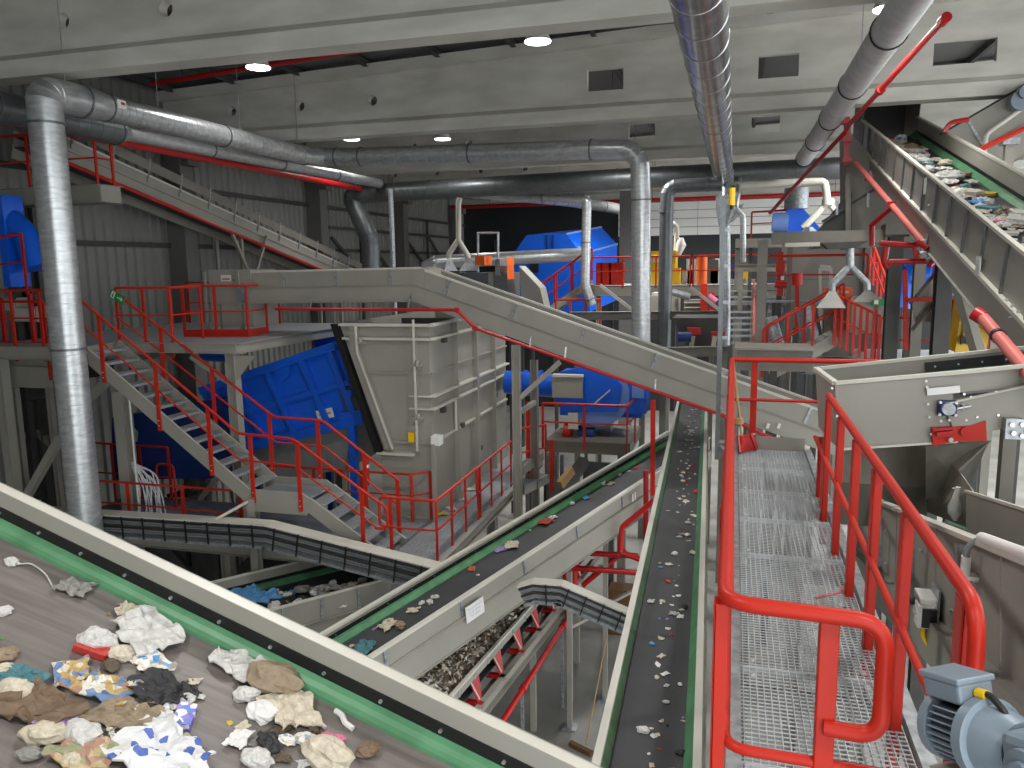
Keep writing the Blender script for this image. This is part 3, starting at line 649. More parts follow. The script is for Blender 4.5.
# ================================================================ side conveyor right of the walkway
IX = 1.42
iz = lambda y: 6.59 - (y - 6.59) * .2225
i0, i1 = V((IX, 1.9, iz(1.9))), V((IX, 9.9, iz(9.9)))
WI = 1.15
t = thing('side_conveyor', 'grey-beige conveyor with ribbed side panels beside the right walkway railing', 'conveyor', (IX + .5, 5, 4.5))
d, s, n = frame(i1 - i0)
HI = .62
for q, sg in ((V((0, 0, 0)), -1), (s * WI, 1)):
    mb = MB(); k = 6
    for j in range(k):
        A, B = lerp(i0, i1, (j + .01) / k) + q, lerp(i0, i1, (j + .99) / k) + q
        mb = MB(); mb.bar(A - n * HI / 2, B - n * HI / 2, .014, HI); pnl = mb.build('side_panel', 'beige', t)
        if sg < 0:
            for tt in (.5,):
                p = lerp(A, B, tt); m2 = MB(); m2.bar(p - s * .03 - n * .04, p - s * .03 - n * (HI - .03), .045, .06, upv=d); st = m2.build('stiffener', 'galv', pnl)
            for tt, hh in ((.3, .22), (.7, .5), (.3, .52), (.68, .2)):
                p = lerp(A, B, tt) - n * hh - s * .007; m2 = MB(); m2.cyl(p, p - s * .016, .012, 8); m2.build('bolt', 'bolt', pnl)
    mb = MB(); mb.extrude([(-.05, 0), (.03, 0), (.03, .03), (-.05, .03)], i0 + q, i1 + q); mb.build('rim', 'rim', t)
    mb = MB(); mb.extrude([(-.1, -HI - .28), (.03, -HI - .28), (.03, -HI), (-.1, -HI)], i0 + q, i1 + q); mb.build('frame_beam', 'beige', t)
mb = MB(); mb.extrude([(.02, -.32), (WI - .02, -.32), (WI - .02, -.3), (.02, -.3)], i0, i1); mb.build('belt', 'belt', t)
for x in (.06, WI - .06): mb = MB(); mb.extrude([(x - .05, -.3), (x + .05, -.3), (x, -.22)], i0, i1); mb.build('green_skirt', 'green', t)
mb = MB(); mb.extrude([(WI - .03, -.24), (WI - .015, -.24), (WI - .015, -.14), (WI - .03, -.14)], i0, i1); mb.build('black_seal', 'black', t)
# far raised guard behind the belt
ga, gb_ = P(966, 491, y=6.9), P(1030, 511, y=5.3)
gdir = (gb_ - ga)
mb = MB(); mb.prism([ga, ga + gdir * 1.6, P(1030, 566, y=5.3) + gdir * .6, P(966, 529, y=6.9)], (.014, 0, 0)); mb.build('high_guard', 'beige', t)
mb = MB(); mb.bar(ga, ga + gdir * 1.6, .03, .02); mb.build('guard_rim', 'rim', t)
for yy in (3.6, 8.6):
    for q in (V((0, 0, 0)), s * WI):
        p = V((IX, yy, iz(yy) - HI - .3)) + q; mb = MB(); mb.ibeam((p.x, p.y, 0), p, .14, .14, .014, upv=V((1, 0, 0))); mb.build('leg', 'beige_dark', t)
# white conduit along its rim
cA, cB = P(984, 540, x=IX - .03), P(1024, 562, x=IX - .03)
mb = MB(); cz0 = P(966, 640, x=IX - .07)
zz0 = V((IX - .07, P(966, 560, x=IX - .07).y, P(966, 556, x=IX - .07).z)); 
mb.tube([(zz0.x, zz0.y, zz0.z - .35), (zz0.x, zz0.y, zz0.z)], .028, 10); pc = mb.build('conduit', 'white_paint', None, 'white plastic conduit clipped to the side conveyor panel', 'conduit')
top0 = P(982, 538, x=IX - .02); top1 = V((IX - .02, top0.y - 2.6, top0.z + 2.6 * .2225 + .0))
mb = MB(); mb.tube([top0, top1], .034, 10); mb.build('upper_run', 'white_paint', pc)
mb = MB(); mb.tube([zz0, zz0 + V((0, -.02, .07)), top0 + V((-.02, .03, -.03)), top0], .018, 8, bend=.05); mb.build('bend_hose', 'cable', pc)
for k in (.12, .26): mb = MB(); mb.box((zz0.x + .03, zz0.y, zz0.z - k), (.08, .08, .025)); mb.build('clip', 'white_paint', pc)
# isolator switch box
c = P(925, 606, x=IX - .1)
t2 = thing('isolator_switch', 'white isolator switch box with black knob and yellow cable glands', 'switch', c - V((0, 0, .1)))
mb = MB(); mb.box(c + V((.06, .0, .0)), (.012, .2, .3)); mb.build('back_plate', 'galv', t2)
mb = MB(); mb.box(c, (.11, .2, .18)); mb.build('box', 'white_paint', t2, bevel=.01)
mb = MB(); mb.box(c + V((-.02, -.075, -.03)), (.1, .11, .16)); b2 = mb.build('cover', 'paper', t2, bevel=.008)
mb = MB(); mb.box(c + V((-.072, -.075, -.02)), (.004, .05, .07)); mb.build('sticker', 'print_grey', b2)
mb = MB(); mb.box(c + V((-.0, -.137, -.03)), (.09, .02, .13)); mb.build('dark_side', 'black', t2)
mb = MB(); mb.cyl(c + V((-.05, .06, .01)), c + V((-.12, .075, .01)), .032, 12); mb.cyl(c + V((-.12, .075, .01)), c + V((-.16, .085, .01)), .042, 12); mb.build('knob', 'black', t2)
for k in (-.09, -.06, -.03):
    mb = MB(); mb.tube([c + V((-.02, k, -.11)), c + V((-.02, k, -.19)), c + V((.03, k - .05, -.27))], .011, 8, bend=.04); mb.build('cable_gland', 'yellow' if k < -.05 else 'scrap_yellow', t2)
# white cloth hanging on the guard
c = ga - gdir * .04 + V((-.05, -.02, 0)); mb = MB()
for i, (z, r) in enumerate(((.02, .02), (-.06, .03), (-.13, .05), (-.2, .055), (-.25, .04), (-.28, .012))): pass
mb.rings([(c + V((0, 0, .03)), (0, 0, 1), .02), (c + V((-.01, .01, -.06)), (0, 0, 1), .026), (c + V((-.01, .03, -.14)), (0, 0, 1), .05), (c + V((0, .03, -.2)), (0, 0, 1), .055), (c + V((0, .02, -.26)), (0, 0, 1), .015)], 9)
mb.rings([(c + V((0, .0, .02)), (0, 0, 1), .015), (c + V((-.01, .06, .0)), (0, .3, -1), .018), (c + V((-.01, .09, -.07)), (0, 0, 1), .012)], 7)
mb.build('hanging_cloth', 'white', None, 'white torn cloth hanging over the conveyor guard at right', 'cloth')

# ================================================================ gear motor, bottom right
mc = P(985, 738, y=2.05); ax = V((-.62, .62, .12)).normalized()
t = thing('gear_motor', 'grey-blue gear motor with finned housing and terminal box at lower right', 'motor', mc - V((0, 0, .15)))
d, s, n = frame(ax)
fc = P(942, 722, y=2.42); ax = (fc - P(1012, 748, y=2.22)).normalized(); d, s, n = frame(ax)
S = .80; R = .115 * S; L = .21 * S
base = fc - ax * L
mb = MB(); mb.rings([(fc - ax * (.045 * S), ax, R + (.006 * S)), (fc - ax * (.01 * S), ax, R + (.006 * S)), (fc, ax, R - (.01 * S))], 28); mb.build('fan_cowl', 'motor', t)
mb = MB(); mb.rings([(fc - ax * (.05 * S), ax, R - (.02 * S)), (base, ax, R - (.02 * S))], 24); hs_ = mb.build('housing', 'motor_dark', t)
for i in range(30):
    a_ = 2 * math.pi * i / 30
    if .30 * math.pi < a_ < .70 * math.pi: continue
    v = s * math.cos(a_) + n * math.sin(a_); mb = MB(); mb.bar(fc - ax * (.055 * S) + v * (R - (.012 * S)), base + v * (R - (.012 * S)), (.006 * S), (.03 * S), upv=v); mb.build('fin', 'motor', hs_)
tb = fc - ax * (.1 * S) + n * (R + (.035 * S))
mb = MB(); mb.box(tb, ((.17 * S), (.15 * S), (.075 * S)), Matrix((ax, -s, n)).transposed()); bo = mb.build('terminal_box', 'motor', t, bevel=(.012 * S))
mb = MB(); mb.box(tb + n * (.045 * S), ((.185 * S), (.165 * S), (.022 * S)), Matrix((ax, -s, n)).transposed()); mb.build('box_lid', 'motor', bo, bevel=(.006 * S))
mb = MB(); mb.rings([(base + ax * (.02 * S), ax, R), (base + ax * (.02 * S), ax, R + (.028 * S)), (base - ax * (.02 * S), ax, R + (.028 * S)), (base - ax * (.03 * S), ax, R + (.01 * S))], 28); mb.build('flange', 'motor', t)
mb = MB(); mb.rings([(base - ax * (.02 * S), ax, R + (.012 * S)), (base - ax * (.1 * S), ax, R - (.005 * S)), (base - ax * (.14 * S), ax, R - (.02 * S))], 24); mb.build('gear_neck', 'motor', t)
mb = MB(); gc = base - ax * (.24 * S) - n * (.01 * S); mb.box(gc, ((.2 * S), (.2 * S), (.2 * S)), Matrix((ax, -s, n)).transposed()); gbx = mb.build('gearbox', 'motor', t, bevel=(.03 * S))
mb = MB(); q = gc - s * (.1 * S) * (1 if s.y > 0 else -1) ; mb.cyl(gc + s * (.12 * S), gc - s * (.12 * S), (.07 * S), 24); mb.cyl(gc + s * (.14 * S), gc - s * (.14 * S), (.035 * S), 20); mb.build('output_hub', 'motor', gbx)
mb = MB(); mb.tube([gc + s * (.141 * S), gc + s * (.146 * S)], (.026 * S), 16); mb.build('shaft_end', 'yellow', gbx)
mb = MB(); q = tb - ax * (.09 * S); mb.tube([q, q - ax * (.05 * S) + n * (.01 * S), q - ax * (.11 * S) - n * (.04 * S) + s * (.0 * S), q - ax * (.12 * S) - n * (.12 * S)], (.012 * S), 8, bend=(.03 * S)); mb.build('supply_cable', 'black', t)
mb = MB(); mb.cyl(q, q - ax * (.04 * S), (.02 * S), 10); mb.build('cable_gland', 'yellow', t)
mb = MB(); mb.bar(base - n * (R + (.04 * S)) - ax * (.1 * S), fc - n * (R + (.04 * S)), (.16 * S), (.03 * S)); mb.build('mounting_bracket', 'beige', t)
# ================================================================ upper left deck and stair
DZ = 7.15
platform('grey-beige upper deck behind the stair at left', -14.6, -9.4, 13.3, 18.6, DZ, .2, legs=((-9.6, 13.45), (-12.3, 13.45), (-9.6, 17.6)), zf=0)
t = bpy.data.objects['platform']
mb = MB(); mb.prism([(-9.5, 13.4, DZ - .25), (-9.05, 13.4, DZ - .25), (-9.5, 13.4, DZ - .75)], (0, .02, 0)); mb.build('gusset', 'beige', t)
for a, b in (((-9.6, 13.5, DZ - .9), (-10.6, 13.5, DZ - .3)), ((-9.6, 13.6, 5.0), (-11.2, 14.2, 3.6))): mb = MB(); mb.bar(a, b, .09, .09); mb.build('diagonal_brace', 'beige', t)
platform('small landing at the stair head beside the tall duct', -14.6, -12.2, 12.2, 13.22, DZ, .26, zf=0, legs=((-14.3, 12.4),))
yN, yF = 12.3, 13.2
A, B = V((-12.15, yN, DZ)), V((-8.62, yN, 4.46)); LZ = 4.42
stair('steel stair flight with grey treads from the upper deck to the landing', A, B, (0, .9, 0), 13, 1)
C0, D0 = V((-7.42, yN, LZ)), V((-5.95, yN, 3.45))
stair('short lower stair flight with grey treads below the landing', C0, D0, (0, .9, 0), 5, 1)
t = thing('stair_landing', 'flat grated landing between the two stair flights', 'landing', (-8, 12.75, LZ - .3))
mb = MB(); mb.mm((-8.62, yN + .03, LZ - .04), (-7.42, yF - .03, LZ)); mb.build('deck_plate', 'deck', t)
for yy in (yN, yF): mb = MB(); mb.prism([(-8.75, yy - .02, LZ + .12), (-7.5, yy - .02, LZ + .12), (-7.3, yy - .02, LZ - .02), (-7.42, yy - .02, LZ - .3), (-8.75, yy - .02, LZ - .3)], (0, .04, 0)); mb.build('side_cheek', 'beige', t)
for x in (-8.55,):
    mb = MB(); mb.ibeam((x, yN + .0, 0), (x, yN + .0, LZ - .05), .16, .16, .016, upv=V((0, 1, 0))); mb.build('leg', 'beige', t)
mb = MB(); mb.tube([(-8.6, yN - .05, LZ - .1), (-9.3, yN - .5, LZ - .5)], .03, 8); mb.build('strut', 'rim', t)
h = 1.0
def stair_rail(label, pts, posts, hh=1.0, hook=None, lowd=.3, mid=.5):
    pts = [V(p) for p in pts]; t = thing('railing', label, 'railing', pts[-1]); u = V((0, 0, hh))
    top = [p + u for p in pts] + (hook or [])
    mb = MB(); mb.tube(top, .026, 10, bend=.12, bn=5); mb.build('handrail', 'red', t)
    mb = MB(); mb.tube([p + V((0, 0, mid)) for p in pts], .017, 8, bend=.08, bn=4); mb.build('mid_rail', 'red', t)
    for i, tt in posts:
        p = lerp(pts[i], pts[i + 1], tt); mb = MB(); mb.box((p.x, p.y, p.z + (hh - lowd) / 2), (.075, .03, hh + lowd)); po = mb.build('post', 'red', t)
        for zz in (-.2, -.1): b = MB(); b.cyl((p.x, p.y - .01, p.z + zz), (p.x, p.y - .03, p.z + zz), .012, 6); b.build('bolt', 'bolt', po)
    return t
e = V((-5.95, yN, 3.45))
stair_rail('red stair railing on the near side of both flights', [A + V((0, -.04, 0)), (-8.75, yN - .04, 4.6), (-7.6, yN - .04, 4.55), (-6.0, yN - .04, 3.5)], ((0, .15), (0, .5), (0, .82), (1, .22), (2, .05), (2, .82)), hook=[V((-5.8, yN - .04, 4.4)), V((-5.8, yN - .04, 4.0)), V((-6.05, yN - .04, 4.0))])
stair_rail('red stair railing on the far side with green exit sign at its top', [A + V((0, .94, 0.05)), (-8.6, yF + .04, 4.72), (-7.55, yF + .04, 4.7), (-6.0, yF + .04, 3.6)], ((0, .3), (0, .62), (0, .97), (1, .9), (2, .55), (2, .98)))
# exit sign
sp = P(117, 297, y=13.19)
t = thing('exit_sign', 'green escape route sign with white arrow on the stair railing', 'sign', sp - V((0, 0, .1)))
R30 = Matrix.Rotation(math.radians(28), 3, 'Y')
mb = MB(); mb.box(sp, (.36, .01, .19), R30); mb.build('sign_plate', 'green_sign', t)
mb = MB(); mb.box(sp + R30 @ V((-.1, -.008, 0)), (.09, .006, .14), R30); mb.build('pictogram_panel', 'paper', t)
mb = MB(); mb.box(sp + R30 @ V((-.1, -.013, .03)), (.02, .004, .04), R30); mb.box(sp + R30 @ V((-.095, -.013, -.02)), (.03, .004, .06), R30); mb.build('running_figure', 'green_sign', t)
mb = MB(); mb.box(sp + R30 @ V((.06, -.008, 0)), (.1, .006, .025), R30); mb.prism([sp + R30 @ V((.1, -.011, .05)), sp + R30 @ V((.155, -.011, 0)), sp + R30 @ V((.1, -.011, -.05))], (0, .006, 0)); mb.build('arrow', 'paper', t)
# deck railings
railing('red railing along the back of the upper left deck', [(-14.4, 18.4, DZ), (-11.6, 18.4, DZ)], 1.1, 1.0, r=.026)
railing('red railing on the near edge of the upper deck above the stair', [(-12.2, 13.36, DZ), (-10.9, 13.36, DZ), (-10.9, 14.3, DZ)], 1.1, .75, r=.026, drop=.3)
railing('red railing with toe board around the conveyor end on the upper deck', [(-11.5, 14.5, DZ), (-10.05, 14.7, DZ), (-10.1, 15.5, DZ)], 1.1, .75, r=.026, kick=True)
railing('red railing at the stair head behind the tall duct', [(-14.4, 12.25, DZ), (-12.3, 12.25, DZ)], 1.1, .6, r=.026, drop=.3)
# upper conveyor: level from the deck, then falling to the right
EY = 15.2; EW = .95
def PE(px, py): return P(px, py, y=EY)
e0, e1, e2 = PE(210, 272.5), PE(418, 267.5), PE(852, 421)
zc = V((0, EW / 2, 0))
tE1 = conveyor('level grey-beige conveyor running right from the upper deck', e0 + zc, e1 + zc + V((.0, 0, 0)), EW, .36, .34, .25, 1.5, drums=False, legs=())
mb = MB(); mb.mm(e0 + V((-.02, -.03, .06)), e0 + V((1.05, EW + .03, -1.2))); bx_ = mb.build('end_box', 'beige', tE1)
mb = MB(); q = PE(227, 274); mb.box(q + V((0, -.045, -.09)), (.26, .006, .14)); lb = mb.build('label_plate', 'paper', tE1)
mb = MB(); mb.box(q + V((0, -.05, -.11)), (.2, .004, .03)); mb.build('print_line', 'scrap_red', lb)
for px in (208, 241): mb = MB(); q = PE(px, 300); mb.box((q.x, q.y - .05, 7.9), (.05, .05, 1.3)); mb.build('end_post', 'beige', tE1)
for k in range(2): mb = MB(); q = PE(222 + 22 * k, 310); mb.box((q.x, q.y - .04, 7.5), (.03, .03, .7)); mb.build('panel_joint', 'beige_dark', tE1)
mb = MB(); q = PE(247, 296); mb.cyl(q - V((0, .15, 0)), q, .09, 14); mb.box(q + V((-.1, -.08, .02)), (.12, .1, .3)); mb.build('drive_bearing', 'motor', tE1)
tE2 = conveyor('grey-beige conveyor descending from upper centre towards the walkway end', e1 + zc, e2 + zc, EW, .36, .34, .25, 1.6, drums=False, legs=())
mb = MB(); mb.box(e1 + zc + V((0, 0, -.36)), (.3, EW + .06, .66)); mb.build('knee_joint', 'beige', tE2)
for px, py in ((768, 426), (779, 426)): mb = MB(); q = P(px, py, y=EY - .1); mb.box(q, (.05, .006, .1), Matrix.Rotation(math.radians(18), 3, 'Y')); mb.build('marker', 'paper', tE2)
# red pipe following it
pp = [P(275, 309, y=14.55), P(457, 310, y=14.55), P(475, 328, y=14.55), P(600, 372, y=14.55), P(722, 415, y=14.55), P(786, 445, y=14.55)]
t = thing('sprinkler_pipe', 'red pipe with a dog-leg running below the descending conveyor', 'pipe', pp[0])
for i in range(len(pp) - 1): mb = MB(); mb.tube([pp[i], pp[i + 1]], .032, 10); mb.build('pipe_length', 'pipe_red', t)
for i in (1, 2): mb = MB(); mb.box(pp[i], (.09, .09, .09), Matrix.Rotation(.4, 3, 'Y')); mb.build('coupling', 'pipe_red', t)
for px, py in ((310, 309), (408, 309), (530, 347), (565, 358), (655, 391)):
    q = P(px, py, y=14.55); mb = MB(); mb.bar(q, q + V((0, .1, .2)), .03, .012); mb.build('hanger', 'galv', t)
# support trestle of the descending conveyor
q0 = P(516, 345, y=15.1); q1 = P(516, 490, y=15.1)
t = thing('trestle', 'beige support post with diagonal brace under the descending conveyor', 'trestle', (q1.x, q1.y, 3.4))
mb = MB(); mb.ibeam((q0.x, q0.y, 3.43), q0, .16, .16, .014, upv=V((1, 0, 0))); mb.build('post', 'beige', t)
mb = MB(); mb.box((q0.x, q0.y, 3.44), (.36, .3, .03)); mb.build('base_plate', 'beige', t)
mb = MB(); mb.bar(P(520, 398, y=15.1), P(560, 362, y=15.1), .1, .1); mb.build('diagonal_brace', 'beige', t)
mb = MB(); mb.bar(P(520, 412, y=15.15), P(535, 402, y=17), .09, .09); mb.build('side_brace', 'beige', t)
mb = MB(); p = P(534, 360, y=17); mb.ibeam((p.x, p.y, 0), p, .16, .16, .014, upv=V((1, 0, 0))); mb.build('rear_post', 'beige_dark', t)

# ================================================================ lower deck beside the bin
LD = 3.4
platform('lower grated deck below the stairs', -13.4, -5.9, 12.45, 14.62, LD, .24, legs=((-13, 12.7), (-9.4, 12.6)))
platform('narrow grated catwalk along the right side of the big bin', -5.88, -4.94, 12.45, 20.4, LD, .24, legs=((-5.1, 12.7), (-5.1, 16.2), (-5.1, 19.6)))
x = -4.97
railing('red railing along the catwalk beside the big bin, near section', [(-5.85, 12.5, LD), (x, 12.5, LD), (x, 14.85, LD)], 1.1, .8, r=.028, drop=.28, loop=(True, False))
railing('red railing along the catwalk beside the big bin, far section', [(x, 15.0, LD), (x, 17.35, LD)], 1.1, .8, r=.028, drop=.28, loop=(True, False))
railing('red railing in front of the big bin base with looped end', [(-9.6, 14.4, LD), (-6.25, 14.4, LD), (-5.95, 14.7, LD)], 1.0, 1.3, r=.024)
railing('red railing on the lower deck under the stair at left', [(-12.9, 12.55, LD), (-9.0, 12.55, LD)], 1.0, 1.25, r=.024)
railing('dark red railing at the far left of the lower deck', [(-15.3, 14.5, LD), (-12.2, 14.5, LD)], 1.25, .8, r=.026)
for (px, lab) in ((166, 'red looped guard rail behind the stair leg, right one'), (130, 'red looped guard rail behind the stair leg, left one')):
    q = P(px, 470, y=14.0); mb = MB(); mb.tube([(q.x - .25, 14, LD), (q.x - .25, 14, LD + 1.0), (q.x + .2, 14, LD + 1.0), (q.x + .2, 14, LD)], .025, 8, bend=.14); mb.build('guard_hoop', 'red', None, lab, 'railing')
# red and white fire extinguisher on the deck by the bin
q = P(366, 470, y=14.1); t = thing('fire_extinguisher', 'red extinguisher bottle with white band behind the stair rail', 'extinguisher', (q.x, q.y, q.z - .3))
for z0, z1, r_, m_, nm in ((-.3, .05, .07, 'red', 'bottle'), (.05, .12, .072, 'paper', 'band'), (.12, .26, .068, 'red', 'cap')): mb = MB(); mb.cyl(q + V((0, 0, z0)), q + V((0, 0, z1)), r_, 12); mb.build(nm, m_, t)
mb = MB(); mb.bar((q.x, q.y + .05, LD), (q.x, q.y + .05, q.z), .04, .04); mb.build('stand', 'galv', t)
# big beige bin
BY, BX, BZ = 14.72, -5.9, 7.45; BYB = 20.2
t = thing('hopper_bin', 'large grey-beige steel hopper bin with ribs, flanges and slanted black-edged front', 'bin', (-6.8, 17, LD))
fr = [(-7.9, BZ), (BX, BZ), (BX, LD), (-7.05, LD), (-7.05, 4.75), (-6.98, 4.78)]
mb = MB(); mb.prism([(x_, BY, z_) for x_, z_ in fr], (0, .03, 0)); fp = mb.build('front_wall', 'beige', t)
mb = MB(); mb.prism([(BX - .03, BY + .031, LD), (BX, BY + .031, LD), (BX, BY + .031, BZ), (BX - .03, BY + .031, BZ)], (0, BYB - BY - .031, 0)); sw = mb.build('side_wall', 'beige', t)
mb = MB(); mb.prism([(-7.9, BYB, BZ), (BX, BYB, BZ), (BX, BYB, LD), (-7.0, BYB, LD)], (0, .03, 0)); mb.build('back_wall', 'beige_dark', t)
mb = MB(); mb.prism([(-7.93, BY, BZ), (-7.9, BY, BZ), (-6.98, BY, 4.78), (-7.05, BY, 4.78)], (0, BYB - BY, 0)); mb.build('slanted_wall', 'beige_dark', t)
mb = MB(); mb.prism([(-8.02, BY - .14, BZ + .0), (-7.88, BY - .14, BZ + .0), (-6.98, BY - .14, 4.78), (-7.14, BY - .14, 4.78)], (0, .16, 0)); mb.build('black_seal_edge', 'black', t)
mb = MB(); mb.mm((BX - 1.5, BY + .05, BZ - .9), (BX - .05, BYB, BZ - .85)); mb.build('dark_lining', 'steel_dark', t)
mb = MB(); mb.prism([(-7.4, 16.8, BZ - .02), (BX - .04, 16.8, BZ - .02), (BX - .04, 16.8, BZ - .85), (-7.4, 16.8, BZ - .85)], (0, .02, 0)); mb.build('inner_baffle', 'steel_dark', t)
def fl(a, b, w, h, nm='flange', m_='rim', par=t): mb = MB(); mb.bar(a, b, w, h); return mb.build(nm, m_, par)
for z, k in ((BZ - .02, .05), (BZ - .3, .05), (5.98, .04), (5.72, .04)):
    fl((BX + .05, BY - .06, z), (BX + .05, BYB, z), .13, k)
for z in (BZ - .02, BZ - .3): fl((-7.85 + (BZ - z) * .25, BY - .06, z), (BX + .1, BY - .06, z), .13, .05)
fl((-7.5, BY - .03, 6.45), (BX, BY - .03, 6.45), .05, .04, 'stiffener', 'beige'); fl((BX + .02, BY, 6.45), (BX + .02, BYB, 6.45), .05, .04, 'stiffener', 'beige')
for z in (5.98, 5.72): fl((-6.35, BY - .04, z), (BX + .05, BY - .04, z), .1, .03)
fl((-6.9, BY - .03, 5.0), (BX, BY - .03, 5.0), .05, .05, 'stiffener', 'beige'); fl((BX + .02, BY, 5.0), (BX + .02, BYB, 5.0), .05, .05, 'stiffener')
fl((-7.1, BY - .06, 4.76), (-6.28, BY - .06, 4.76), .14, .06)
for px in (410,):
    q = P(px, 330, y=BY - .1); mb = MB(); mb.channel((q.x, BY - .05, 4.78), (q.x, BY - .05, BZ - .02), .12, .2, .014, upv=V((1, 0, 0))); mb.build('front_post', 'beige', t)
    mb = MB(); mb.box((q.x + .09, BY - .14, 6.2), (.03, .06, 2.7)); mb.build('post_edge', 'rim', t)
mb = MB(); a_, b_, c_ = P(353, 326, y=BY - .1), P(355, 352, y=BY - .1), P(382, 420, y=BY - .1); cc = P(390, 448, y=BY - .1)
mb.bar(a_, b_, .16, .12, upv=V((0, 1, 0))); mb.bar(b_, cc, .16, .12, upv=V((0, 1, 0))); sp_ = mb.build('slanted_post', 'beige', t)
mb = MB(); mb.bar(a_ + V((.1, -.1, 0)), b_ + V((.1, -.1, 0)), .03, .05, upv=V((0, 1, 0))); mb.bar(b_ + V((.1, -.1, 0)), cc + V((.1, -.1, 0)), .03, .05, upv=V((0, 1, 0))); mb.build('post_edge', 'rim', sp_)
for px, py in ((361, 342), (417, 365), (418, 418)):
    q = P(px, py, y=BY - .1); mb = MB(); mb.box(q, (.2, .16, .06)); mb.cyl(q + V((.02, -.05, 0)), q + V((.02, -.05, .1)), .05, 8); mb.build('lug', 'beige', t)
for yy in (16.1, 17.5, 18.9):
    mb = MB(); mb.box((BX + .06, yy, (BZ + LD) / 2), (.12, .14 if yy == 17.5 else .05, BZ - LD)); mb.build('side_post', 'beige', t)
for px, py in ((444, 340), (443, 410), (462, 425), (495, 395), (480, 448)):
    q = P(px, py, x=BX + .04); mb = MB(); mb.box(q, (.1, .16, .1)); mb.build('pipe_stub', 'steel_dark', t)
q = P(412, 437, y=BY - .12); mb = MB(); mb.box(q, (.13, .1, .2)); mb.build('yellow_switch', 'yellow', t)
q = P(437, 440, x=BX + .1); mb = MB(); mb.box(q, (.18, .24, .2)); mb.build('junction_box', 'white_paint', t)
mb = MB(); q = P(435, 500, x=BX + .06); mb.bar((q.x, q.y, LD), (q.x, q.y, 5), .08, .08, upv=V((1, 0, 0))); mb.build('cable_duct', 'beige', t)
q = P(456, 420, x=BX + .05); mb = MB(); mb.cyl((q.x, q.y, 5.0), (q.x, q.y, 5.7), .03, 8); mb.build('sight_tube', 'rim', t)
# blue ribbed box left of the bin
t = thing('separator_box', 'bright blue ribbed separator housing tilted beside the bin', 'machine', P(300, 480, y=15.5))
Y0 = 15.5
bA, bB, bC, bD = P(204, 390, y=Y0), P(338, 345, y=Y0), P(366, 418, y=Y0), P(236, 449, y=Y0)
mb = MB(); mb.prism([bA, bB, bC, bD], (0, 2.2, 0)); mb.build('housing', 'blue', t)
def rib(a, b, w=.16, h=.14, m_='blue'): mb = MB(); mb.bar(a + V((0, -.08, 0)), b + V((0, -.08, 0)), h * 1.5, w, upv=V((0, 0, 1)) if abs((b - a).normalized().z) < .7 else V((1, 0, 0))); mb.build('rib', m_, t)
rib(bA, bB, .18); rib(bD, bC, .2); 
for tt in (.02, .26, .5, .75, .95): rib(lerp(bA, bB, tt), lerp(bD, bC, tt), .14, .11)
rib(lerp(bA, bD, .5), lerp(bB, bC, .5), .12, .08)
q = lerp(bD, bC, .62) + V((0, -.13, .35)); mb = MB(); mb.box(P(325, 414, y=Y0 - .09), (.42, .01, .22), Matrix.Rotation(math.radians(-14), 3, 'Y')); lb = mb.build('label_plate', 'paper', t)
for k in range(3): mb = MB(); mb.box(P(325, 411 + 3 * k, y=Y0 - .1), (.3, .006, .03), Matrix.Rotation(math.radians(-14), 3, 'Y')); mb.build('print_line', 'scrap_red' if k == 1 else 'print_grey', lb)
mb = MB(); q = P(281, 372, y=Y0 - .1); mb.prism([q + V((-.25, 0, .12)), q + V((.25, 0, .26)), q + V((.2, 0, -.1)), q + V((0, 0, -.22))], (0, .06, 0)); mb.cyl(q + V((0, -.02, -.05)), q + V((0, .02, -.05)), .06, 12); mb.build('lifting_lug', 'blue', t)
mb = MB(); mb.prism([P(247, 448, y=Y0 + .15), P(352, 424, y=Y0 + .15), P(345, 470, y=Y0 + .15), P(262, 480, y=Y0 + .15)], (0, 1.9, 0)); mb.build('grey_curtain', 'curtain', t)
mb = MB(); q = P(352, 400, y=Y0 - .05); mb.box(q, (.35, .2, .6), Matrix.Rotation(math.radians(-14), 3, 'Y')); mb.build('bearing_plate', 'steel_dark', t)
q = P(349, 393, y=Y0 - .2); mb = MB(); mb.box(q, (.18, .15, .15)); mb.build('bearing', 'blue', t)
mb = MB(); a_ = P(352, 412, y=Y0 - .1); mb.bar((a_.x, a_.y, LD), a_, .16, .16, upv=V((0, 1, 0))); mb.build('leg', 'blue', t)
mb = MB(); mb.bar(P(340, 416, y=Y0 - .1), P(364, 413, y=Y0 - .1), .12, .16); mb.build('cross_arm', 'blue', t)
for px in (258, 330): q = P(px, 470, y=Y0 + .6); mb = MB(); mb.bar((q.x, q.y, 0), (q.x, q.y, 5.0), .14, .14, upv=V((0, 1, 0))); mb.build('rear_leg', 'navy', t)
mb = MB(); mb.tube([P(230, 352, y=17.5), P(205, 350, y=17.5)], .28, 16); mb.build('blue_drum_end', 'blue', t)
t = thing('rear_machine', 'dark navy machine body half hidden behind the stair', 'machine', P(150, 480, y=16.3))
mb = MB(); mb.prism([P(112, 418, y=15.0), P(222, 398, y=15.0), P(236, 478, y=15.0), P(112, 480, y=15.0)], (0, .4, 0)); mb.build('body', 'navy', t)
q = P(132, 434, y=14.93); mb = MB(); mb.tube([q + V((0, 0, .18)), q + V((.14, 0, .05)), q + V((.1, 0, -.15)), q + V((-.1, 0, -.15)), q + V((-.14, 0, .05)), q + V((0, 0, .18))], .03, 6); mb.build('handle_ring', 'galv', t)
for px in (125, 205): q = P(px, 480, y=15.2); mb = MB(); mb.bar((q.x, q.y, 0), (q.x, q.y, 4.4), .18, .18, upv=V((0, 1, 0))); mb.build('leg', 'steel_dark', t)
